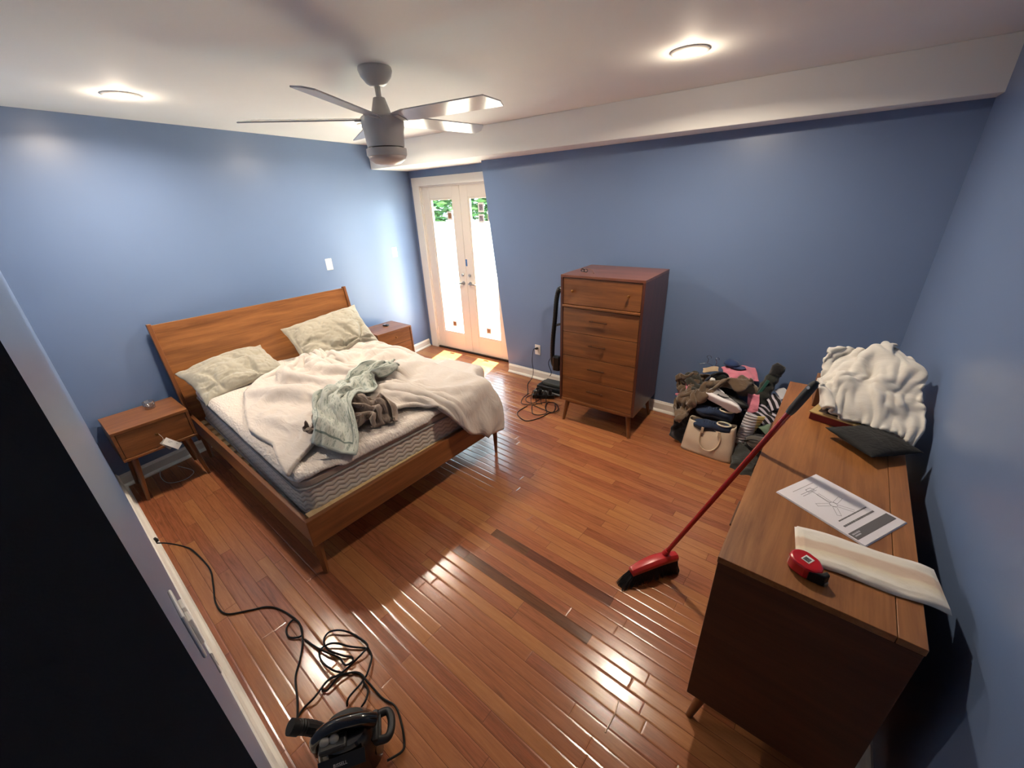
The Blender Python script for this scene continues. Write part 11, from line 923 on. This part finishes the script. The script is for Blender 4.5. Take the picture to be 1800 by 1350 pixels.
cable('black_cable','twisted bundle of black cord glinting in the floor reflection',[(-1.563, 0.395, 0.005), (-1.462, 0.405, 0.013), (-1.384, 0.422, 0.021), (-1.343, 0.437, 0.005), (-1.292, 0.432, 0.013), (-1.273, 0.458, 0.021), (-1.308, 0.469, 0.005), (-1.334, 0.451, 0.013), (-1.406, 0.427, 0.021), (-1.478, 0.441, 0.005), (-1.49, 0.478, 0.013), (-1.44, 0.515, 0.021), (-1.371, 0.542, 0.005), (-1.285, 0.542, 0.013), (-1.266, 0.509, 0.021), (-1.278, 0.448, 0.005), (-1.279, 0.396, 0.013), (-1.294, 0.347, 0.021), (-1.298, 0.32, 0.005), (-1.267, 0.328, 0.013), (-1.267, 0.39, 0.021), (-1.228, 0.44, 0.005), (-1.174, 0.44, 0.013), (-1.161, 0.361, 0.021), (-1.148, 0.34, 0.005)],.0042)
cable('black_cable','black cord arching in large loops above the steam cleaner',[(-1.273, 0.536, 0.005), (-1.22, 0.517, 0.013), (-1.174, 0.46, 0.021), (-1.173, 0.437, 0.005), (-1.122, 0.424, 0.013), (-1.093, 0.391, 0.021), (-1.098, 0.373, 0.005)],.0042)
cable('black_cable','black cord crossing from the knot to the steam cleaner hose',[(-1.27, 0.538, 0.005), (-1.342, 0.494, 0.013), (-1.422, 0.455, 0.021), (-1.454, 0.407, 0.005), (-1.396, 0.382, 0.013), (-1.314, 0.386, 0.021), (-1.271, 0.407, 0.005), (-1.299, 0.357, 0.013), (-1.281, 0.281, 0.021), (-1.292, 0.236, 0.005), (-1.275, 0.198, 0.013)],.0042)
cable('black_cable','black cord trailing around the right side of the steam cleaner',[(-1.271, 0.407, 0.005), (-1.216, 0.443, 0.013), (-1.15, 0.442, 0.021), (-1.057, 0.44, 0.005), (-0.979, 0.448, 0.013), (-0.906, 0.419, 0.021), (-0.86, 0.389, 0.005), (-0.843, 0.363, 0.013), (-0.863, 0.314, 0.021)],.0042)
o=MB().box(-.014,.014,0,.03,-.012,.012).build('cord_plug',M['black'],bev=.004); o.location=(-2.831,ny(-2.831)+.004,.085); o.rotation_euler=(.4,0,-.07); tag(o,'black plug at the baseboard of the near wall','plug')
# ---------------------------------------------------------------- heap in the far corner: tote bag, shoes, clothes
def basis(o_,fw,up):
    x=Vector(fw).normalized(); y=Vector(up).cross(x).normalized(); z=x.cross(y)
    return Matrix(((x.x,y.x,z.x,o_[0]),(x.y,y.y,z.y,o_[1]),(x.z,y.z,z.z,o_[2]),(0,0,0,1)))
def rthing(name,label,cat,M_,group=None):
    o=thing(name,label,cat,(0,0,0),0,group); o.matrix_world=M_; return o
def lerp_tab(t,tab):
    for (a,b),(c,d) in zip(tab,tab[1:]):
        if t<=c: k=(t-a)/(c-a); k=k*k*(3-2*k); return b+(d-b)*k
    return tab[-1][1]
def sneaker(name,label,heel,toe,up,uppermat,solemat,linermat,mark=None,group=None,Ln=.272):
    t=rthing(name,label,'shoe',basis(heel,Vector(toe)-Vector(heel),up),group)
    W_=[(0,.026),(.15,.034),(.45,.034),(.72,.047),(.9,.038),(1,.010)]
    Hh=[(0,.085),(.1,.098),(.28,.092),(.42,.088),(.6,.070),(.8,.052),(.94,.040),(1,.022)]
    def loft(z0f,z1f,grow,nm,mat,cap=True,pw=.75):
        bm=MB(); R_=[]
        for k in range(25):
            s=k/24; w_=lerp_tab(s,W_)*grow; z0,z1=z0f(s),z1f(s); ring=[]
            for q in range(18):
                a=2*PI*q/18; cy=math.cos(a); cz=math.sin(a)
                taper=1-(.35 if cz>0 and grow<=1 else 0)*max(0,cz)**1.5
                ring.append(bm.bm.verts.new((s*Ln+(.0 if k else .004),w_*abs(cy)**pw*(1 if cy>0 else -1)*taper,(z0+z1)/2+(z1-z0)/2*abs(cz)**pw*(1 if cz>0 else -1))))
            R_.append(ring)
        for A,B_ in zip(R_,R_[1:]):
            for q in range(18): bm.bm.faces.new((A[q],A[(q+1)%18],B_[(q+1)%18],B_[q]))
        bm.bm.faces.new(R_[0][::-1]); bm.bm.faces.new(R_[-1]); return bm.build(nm,mat,t,smooth=True)
    loft(lambda s:.018,lambda s:lerp_tab(s,Hh),1,'upper',uppermat)
    loft(lambda s:.012*max(0,s-.75)/.25+.010*max(0,.12-s)/.12,lambda s:.030+.006*(1-s),1.10,'sole',solemat,pw=.5)
    zc=.094; ring=[(.055+.045*math.cos(a)-.0,.021*math.sin(a),zc+.006*(-math.cos(a)) if True else 0) for a in [2*PI*k/20 for k in range(20)]]
    MB().tube(ring,.0065,8,closed=True).build('collar',linermat,t,smooth=True)
    MB().lathe([(0,0),(1,0)],20,Matrix.Translation((.055,0,zc+.001))@Matrix.Diagonal((.042,.019,1,1)),cap=False).build('opening_shade',dkins,t)  # dark disc across the collar, painting the shade of the hollow shoe
    bm=MB()
    for k in range(5):
        x=.118+.017*k; z=lerp_tab(x/Ln,Hh)+.001; bm.tube([(x,-.016,z-.006),(x+.002,0,z+.002),(x,.016,z-.006)],.0025,6)
    bm.build('laces',linermat if mark else uppermat,t,smooth=True)
    if mark:
        for sd in (1,-1):
            bm=MB(); P_=[(.075,.030),(.10,.026),(.13,.030),(.165,.043),(.195,.060),(.16,.050),(.125,.042),(.098,.040),(.085,.046)]
            vs_=[]
            for x,z in P_:
                w_=lerp_tab(x/Ln,W_); h_=lerp_tab(x/Ln,Hh); zz=(z-(.018+h_)/2)/((h_-.018)/2); zz=max(-.98,min(.98,zz)); cy=(1-abs(zz)**(2/.75))**(.75/2)
                vs_.append(bm.bm.verts.new((x,sd*(w_*cy*(1-.3*max(0,zz)**1.5)+.0035),z)))
            f=bm.bm.faces.new(vs_); ex=bmesh.ops.extrude_face_region(bm.bm,geom=[f])
            for v in [g for g in ex['geom'] if isinstance(g,bmesh.types.BMVert)]: v.co.y-=sd*.003
            bm.build('side_mark',mark,t)
    return t
dkins=plain('shoe_inside',srgb(50,42,42),.9)
navy=fabric('navy_knit',srgb(30,46,74),weave=300,bump=.8,sheen=.1,var=.2,vscale=40); cream=plain('cream_liner',srgb(206,198,176),.7); dks=plain('navy_sole',srgb(30,34,44),.5)
wht=plain('white_foam',srgb(232,228,230),.5); gry=fabric('grey_knit',srgb(150,146,148),weave=400,bump=.5,sheen=.1,var=.1); blkf=plain('black_mark',srgb(22,20,24),.5)
# tote
tc_=plain('cream_leather',srgb(214,196,172),.45,bump=.25,bscale=60,var=.06,vscale=5); 
t=thing('tote_bag','cream leather tote bag with looped handle stuffed with navy sneakers','bag',(-.318,2.905,0),-.085)
def tote_surf(nu=28,nz=16):
    bm=MB(); R_=[]
    for k in range(nz+1):
        s=k/nz; z=.004+.262*s; hw=.188-.026*s; hd=.060-.018*s+.012*math.sin(PI*s); yc=.062+.02*s; ring=[]
        for q in range(nu):
            a=2*PI*q/nu; c,s_=math.cos(a),math.sin(a)
            x=hw*abs(c)**.35*(1 if c>0 else -1); y=yc+hd*abs(s_)**.5*(1 if s_>0 else -1)
            y+=.008*noise.noise(Vector((x*14,z*10,1)))*(1 if s_<0 else .5)-(.010*2.718**(-((x-.10)/.03)**2)*math.sin(PI*s) if s_<0 else 0)
            zz=z+(-.022*math.cos(PI*x/.19/1.4)+.012*(x/.19))*s**4
            ring.append(bm.bm.verts.new((x,y,zz)))
        R_.append(ring)
    for A,B_ in zip(R_,R_[1:]):
        for q in range(nu): bm.bm.faces.new((A[q],A[(q+1)%nu],B_[(q+1)%nu],B_[q]))
    bm.bm.faces.new(R_[0][::-1]); return bm
o=tote_surf().build('bag_body',tc_,t,smooth=True); m_=o.modifiers.new('solid','SOLIDIFY'); m_.thickness=.003; m_.offset=-1
hs=plain('tan_strap',srgb(196,176,150),.45)
MB().tube(spline([(-.045,.012,.235),(-.055,.008,.17),(-.045,-.004,.10),(-.005,-.010,.066),(.045,-.006,.075),(.078,.0,.12),(.088,.004,.17),(.082,.008,.205),(.070,.010,.215)],8),.0052,8).build('strap',hs,t,smooth=True)
MB().tube(spline([(-.06,.112,.235),(-.055,.135,.20),(.03,.14,.19),(.07,.115,.235)],8),.005,8).build('strap',hs,t,smooth=True)
for x in (-.045,.072): boxp('strap_tab',(x-.009,x+.009,.004,.014,.195,.24),hs,t,bev=.002)
sneaker('sneaker','navy knit sneaker lowest in the tote bag, cream collar facing up',(-.178,2.962,.200),(-.432,2.985,.215),(.05,-.30,1),navy,dks,cream,group=None)
sneaker('sneaker','navy knit sneaker above the other navy one, under the white sneaker',(-.185,3.035,.282),(-.445,3.055,.300),(.08,-.32,1),navy,dks,cream)
sneaker('sneaker','white and grey sneaker with black side mark on top of the navy pair',(-.405,3.035,.445),(-.135,2.935,.410),(.25,.80,.42),gry,wht,wht,mark=blkf)
# brown fleece coat over the bags behind
brn=fabric('brown_fleece',srgb(104,84,64),weave=300,bump=.8,sheen=.5,var=.2,vscale=9,fold=8)
o=cloth_obj('fleece_coat','coat',brn,thick=.012,sub=1); o.location.y-=.03; tag(o,'large brown fleece coat heaped against the back wall behind the tote bag','coat')
dkbr=fabric('dark_brown_canvas',srgb(58,44,38),weave=500,var=.15)
def lump(name,label,cat,c,r,sc,mat,seed,amp=.18,rot=0,sub=4,fq=2.2):
    def fn(d): return 1+amp*noise.noise(d*fq+Vector((seed,0,0)))+.35*amp*noise.noise(d*fq*3+Vector((0,seed,0)))-.5*amp*max(0,1-abs(noise.noise(d*fq*1.5+Vector((seed,seed,3))))*6)
    o=MB().ico((0,0,0),r,sub,sc,fn,Matrix.Rotation(rot,4,'Z')).build(name,mat,smooth=True); o.location=c; return tag(o,label,cat)
lump('duffel_bag','dark brown duffel bag mostly hidden beneath the brown fleece coat','bag',(-.36,3.25,.185),.19,(1.2,.78,.95),dkbr,3)
pink=fabric('pink_cotton',srgb(226,136,156),var=.06,fold=12); blk2=fabric('black_cotton',srgb(24,24,27),var=.15,fold=12); olive=fabric('dark_olive',srgb(52,50,42),var=.15,fold=10)
def cloth_patch(name,label,cat,c,sx,sy,mat,seed,normal=(0,-.5,1),yaw=0,amp=.02,thick=.006,n=30,edge=.18):
    bm=MB(); g=[]
    for i in range(n):
        r=[]
        for j in range(n):
            u,v=i/(n-1)*2-1,j/(n-1)*2-1
            e=1+edge*noise.noise(Vector((math.atan2(v,u)*1.3,seed,0)))
            x=u*sx/2*e; y=v*sy/2*e
            z=amp*(noise.noise(Vector((x*16,y*12,seed)))*1.4+.6*math.sin(x*55+6*noise.noise(Vector((y*14,seed,1)))))-.35*(x*x/sx+y*y/sy)
            r.append(bm.bm.verts.new((x,y,z)))
        g.append(r)
    for i in range(n-1):
        for j in range(n-1): bm.bm.faces.new((g[i][j],g[i+1][j],g[i+1][j+1],g[i][j+1]))
    o=bm.build(name,mat,smooth=True); m_=o.modifiers.new('solid','SOLIDIFY'); m_.thickness=thick
    q=Vector(normal).to_track_quat('Z','Y').to_matrix().to_4x4(); o.matrix_world=Matrix.Translation(c)@q@Matrix.Rotation(yaw,4,'Z'); return tag(o,label,cat)
cloth_patch('pink_shirt','pink garment lying across the top of the brown fleece coat','clothing',(-.225,3.34,.575),.24,.15,pink,2,(.1,-.35,1),.1,.012)
cloth_patch('pink_sock','pink cloth hanging down right of the white sneaker','clothing',(-.085,3.13,.39),.075,.19,pink,5,(-.1,-1,.35),.2,.010)
cloth_patch('pink_trim','pink edge of cloth at the upper left of the heap','clothing',(-.565,3.2,.435),.17,.028,pink,7,(-.3,-.6,1),-.9,.004,thick=.006)
o=lump('pink_tassel','small pink toggle sticking out at the far left of the heap','cord end',(-.622,3.19,.335),.016,(1.5,.9,.8),pink,1,sub=3)
cloth_patch('black_scarf','black cloth on the floor at the left foot of the heap','clothing',(-.565,3.08,.075),.15,.20,blk2,4,(-.5,-.7,.6),.3,.014)
cloth_patch('dark_hood','dark hood cloth at the upper left of the heap','clothing',(-.53,3.22,.475),.22,.12,olive,9,(-.2,-.6,1),-.7,.014)
t=thing('baseball_cap','dark blue baseball cap on top of the heap by the wall','cap',(-.30,3.385,.60),-.3)
capm=fabric('denim_blue',srgb(44,66,110),var=.15)
MB().ico((0,0,0),.06,3,(1,.85,.62),lambda d:1 if d.z>-.1 else .75).build('crown',capm,t,smooth=True)
MB().prism([(.03,-.045),(.085,-.04),(.115,0),(.085,.04),(.03,.045)],-.012,-.007).build('brim',capm,t,bev=.002)
wire=plain('chrome_wire',srgb(190,196,204),.2,metal=1)
def hanger(label,c,yaw,sc=1):
    o=MB().tube(spline([(.0,0,.0),(.0,0,.035),(-.016,0,.052),(-.004,0,.068),(.014,0,.060),(.018,0,.046)],6),.0018*sc,6).tube(spline([(-.06,0,-.02),(0,0,.0),(.06,0,-.02)],4),.0018,6).build('wire_hanger',wire,smooth=True)
    o.location=c; o.rotation_euler=(0,.1,yaw); return tag(o,label,'hanger')
hanger('wire hanger hook, leftmost of the two poking above the heap',(-.47,3.37,.58),.2); hanger('wire hanger hook beside the blue cap on the heap',(-.405,3.36,.575),.9,1.2)
cloth_patch('tan_strap','tan cloth strip arching below the wire hangers','clothing',(-.43,3.30,.565),.11,.05,fabric('tan_cloth',srgb(190,168,138)),3,(-.2,-.6,1),.5,.006)
t=thing('ski_goggles','black goggles with clear lens and strap on top of the heap','goggles',(-.345,3.205,.545),.2)
MB().tube([(.058*math.cos(a),.012*math.sin(2*a),.036*math.sin(a)) for a in [2*PI*k/28 for k in range(28)]],.009,8,closed=True).build('goggle_frame',M['black'],t,smooth=True)
glens=plain('dark_lens',srgb(46,52,50),.08,coat=.8); MB().ico((0,.006,0),.052,3,(1,.25,.62)).build('lens',glens,t,smooth=True)
MB().tube(spline([(-.055,0,0),(-.09,.01,-.05),(-.075,-.02,-.105),(-.02,-.035,-.115),(.03,-.03,-.10)],7),.011,8).build('strap',plain('slate_strap',srgb(60,66,80),.6),t,smooth=True)
lump('white_tag','small white crumpled tag beside the goggles lens','tag',(-.385,3.165,.53),.02,(1,.6,.9),M['paper'],6,sub=3)
cloth_patch('black_headband','black strap bundle hanging below the goggles','clothing',(-.27,3.165,.475),.11,.20,blk2,12,(0,-.8,.7),.5,.016)
lump('beanie','fuzzy olive brown hat at the right top of the heap','hat',(-.175,3.25,.475),.085,(1.15,.9,.72),fabric('olive_brown_fleece',srgb(122,102,76),weave=250,bump=.9,sheen=.5,var=.15),8,amp=.12)
t=thing('black_clog','black rubber clog between the goggles and the white sneaker','shoe',(-.215,3.095,.385),-.35)
MB().ico((0,0,.03),.10,4,(1.15,.42,.40),lambda d:(1 if d.z>-.35 else .86)).build('shoe_body',M['rubber'],t,smooth=True)
MB().tube([(-.045+.05*math.cos(a),.026*math.sin(a),.068) for a in [2*PI*k/20 for k in range(20)]],.007,8,closed=True).build('shoe_collar',M['rubber'],t,smooth=True)
# right hand side of the heap
t=thing('rolled_jacket','dark green jacket sleeve with black cuff standing up against the wall','jacket',(-.045,3.25,.36),0)
sl_=spline([(-.01,0,-.05),(-.005,0,.06),(.02,.02,.17),(.05,.04,.26)],10)
dg=fabric('dark_green_shell',srgb(44,48,42),var=.2,fold=12); teal=fabric('teal_nylon',srgb(46,104,92),rough=.5,var=.1)
MB().tube(sl_,[.062-.024*k/30+.004*math.sin(k*1.1) for k in range(31)],20).build('sleeve',dg,t,smooth=True)
MB().tube([(.042,.035,.245),(.058,.045,.30),(.070,.05,.325)],[.038,.046,.032],14).build('cuff',blk2,t,smooth=True)
MB().prism([(-.010,-.006),(.012,-.006),(.012,.004),(-.010,.004)],0,.13,Matrix.Translation((-.026,-.030,.10))@Matrix.Rotation(.32,4,'Y')).build('teal_panel',teal,t,bev=.003)
stm,nt,b=newmat('striped_knit'); tc=N(nt,'ShaderNodeTexCoord'); wv=N(nt,'ShaderNodeTexWave',wave_type='BANDS',bands_direction='Y',ins={'Scale':9.0,'Distortion':1.0}); L(nt,tc.outputs['Object'],wv.inputs['Vector'])
r=N(nt,'ShaderNodeValToRGB'); r.color_ramp.interpolation='CONSTANT'; r.color_ramp.elements[0].color=srgb(30,26,30); r.color_ramp.elements[1].color=srgb(196,188,200); r.color_ramp.elements[1].position=.62; L(nt,wv.outputs['Fac'],r.inputs[0]); L(nt,r.outputs[0],b.inputs['Base Color']); b.inputs['Roughness'].default_value=.9
cloth_patch('striped_sweater','black sweater with pale stripe right of the pink cloth','clothing',(-.01,3.10,.37),.22,.14,stm,6,(-.1,-.6,1),-.5,.012)
cloth_patch('white_scarf','white and black striped scarf below the dark jacket sleeve','clothing',(.055,3.20,.455),.15,.13,stm,15,(-.1,-.4,1),-.9,.012)
cloth_patch('grey_towel','folded pale grey cloth edge beside the long dresser end','clothing',(.07,3.24,.50),.11,.06,fabric('pale_grey',srgb(190,190,196)),16,(-.3,-.4,1),-.5,.008)
cloth_patch('sage_cloth','sage green folded cloth below the striped sweater','clothing',(.015,3.04,.315),.16,.09,fabric('sage_green',srgb(104,124,102)),17,(-.1,-.6,1),-.5,.008)
plm,nt,b=newmat('pleated_white'); tc=N(nt,'ShaderNodeTexCoord'); sp=N(nt,'ShaderNodeSeparateXYZ'); L(nt,tc.outputs['Object'],sp.inputs[0]); r=N(nt,'ShaderNodeValToRGB'); mr=N(nt,'ShaderNodeMapRange',ins={1:-.06,2:.06}); L(nt,sp.outputs[0],mr.inputs[0]); L(nt,mr.outputs[0],r.inputs[0]); r.color_ramp.elements[0].position=.60; r.color_ramp.elements[0].color=srgb(206,206,210); r.color_ramp.elements[1].position=.68; r.color_ramp.elements[1].color=srgb(214,194,124); L(nt,r.outputs[0],b.inputs['Base Color']); b.inputs['Roughness'].default_value=.8
bm=MB(); g=[]
for i in range(20):
    rw=[]
    for j in range(60):
        u,v=i/19,j/59; x=-.055+.115*u*(1-.45*v); y=.0+.018*math.sin(PI*u)+.004*math.sin(v*70+3*u)-.02*v; z=.19-.27*v
        rw.append(bm.bm.verts.new((x-.035*v,-y,z)))
    g.append(rw)
for i in range(19):
    for j in range(59): bm.bm.faces.new((g[i][j],g[i+1][j],g[i+1][j+1],g[i][j+1]))
o=bm.build('pleated_blouse',plm,smooth=True); o.modifiers.new('s','SOLIDIFY').thickness=.012; o.location=(-.055,3.03,.195); tag(o,'white pleated cloth with a yellow panel right of the tote bag','clothing')
t=thing('black_backpack','black and taupe backpack at the right foot of the heap','bag',(.02,2.98,0),-.3)
MB().ico((0,.02,.125),.13,4,(.85,.62,.95),lambda d:1+.08*noise.noise(d*3)).build('bag_shell',blk2,t,smooth=True)
MB().ico((.0,-.02,.20),.085,4,(1.1,.75,.55),lambda d:1+.06*noise.noise(d*4)).build('front_flap',fabric('taupe_flap',srgb(78,72,66),var=.1),t,smooth=True)
MB().tube(spline([(-.09,-.05,.19),(-.03,-.085,.245),(.05,-.07,.255),(.09,-.04,.23)],7),.005,8).build('zipper_piping',M['black'],t,smooth=True)
dgr=fabric('charcoal_wool',srgb(50,52,50),var=.15,fold=9)
cloth_patch('charcoal_coat','charcoal coat sliding onto the floor between tote bag and long dresser','coat',(-.06,2.885,.085),.16,.24,dgr,21,(-.25,-.8,.75),.15,.014,thick=.012)
lump('dark_clothes','dark bundle of clothes filling the corner behind the long dresser end','clothing',(.05,3.17,.20),.16,(1.05,.8,1.1),olive,11)

# ---------------------------------------------------------------- repeats of one kind share a group
GROUPS={'recessed_light':'recessed ceiling downlights','nightstand':'nightstands beside the bed','pillow':'pillows at the head of the bed','sneaker':'sneakers on the tote bag','wall_outlet':'white wall outlets','light_switch':'white switch plates on the walls','wire_hanger':'wire hangers poking from the heap','garden_tree':'trees beyond the white fence','black_cable':'black cords on the floor'}
for o in list(S.objects):
    k=o.name.split('.')[0]
    if o.parent is None and k in GROUPS: o['group']=GROUPS[k]
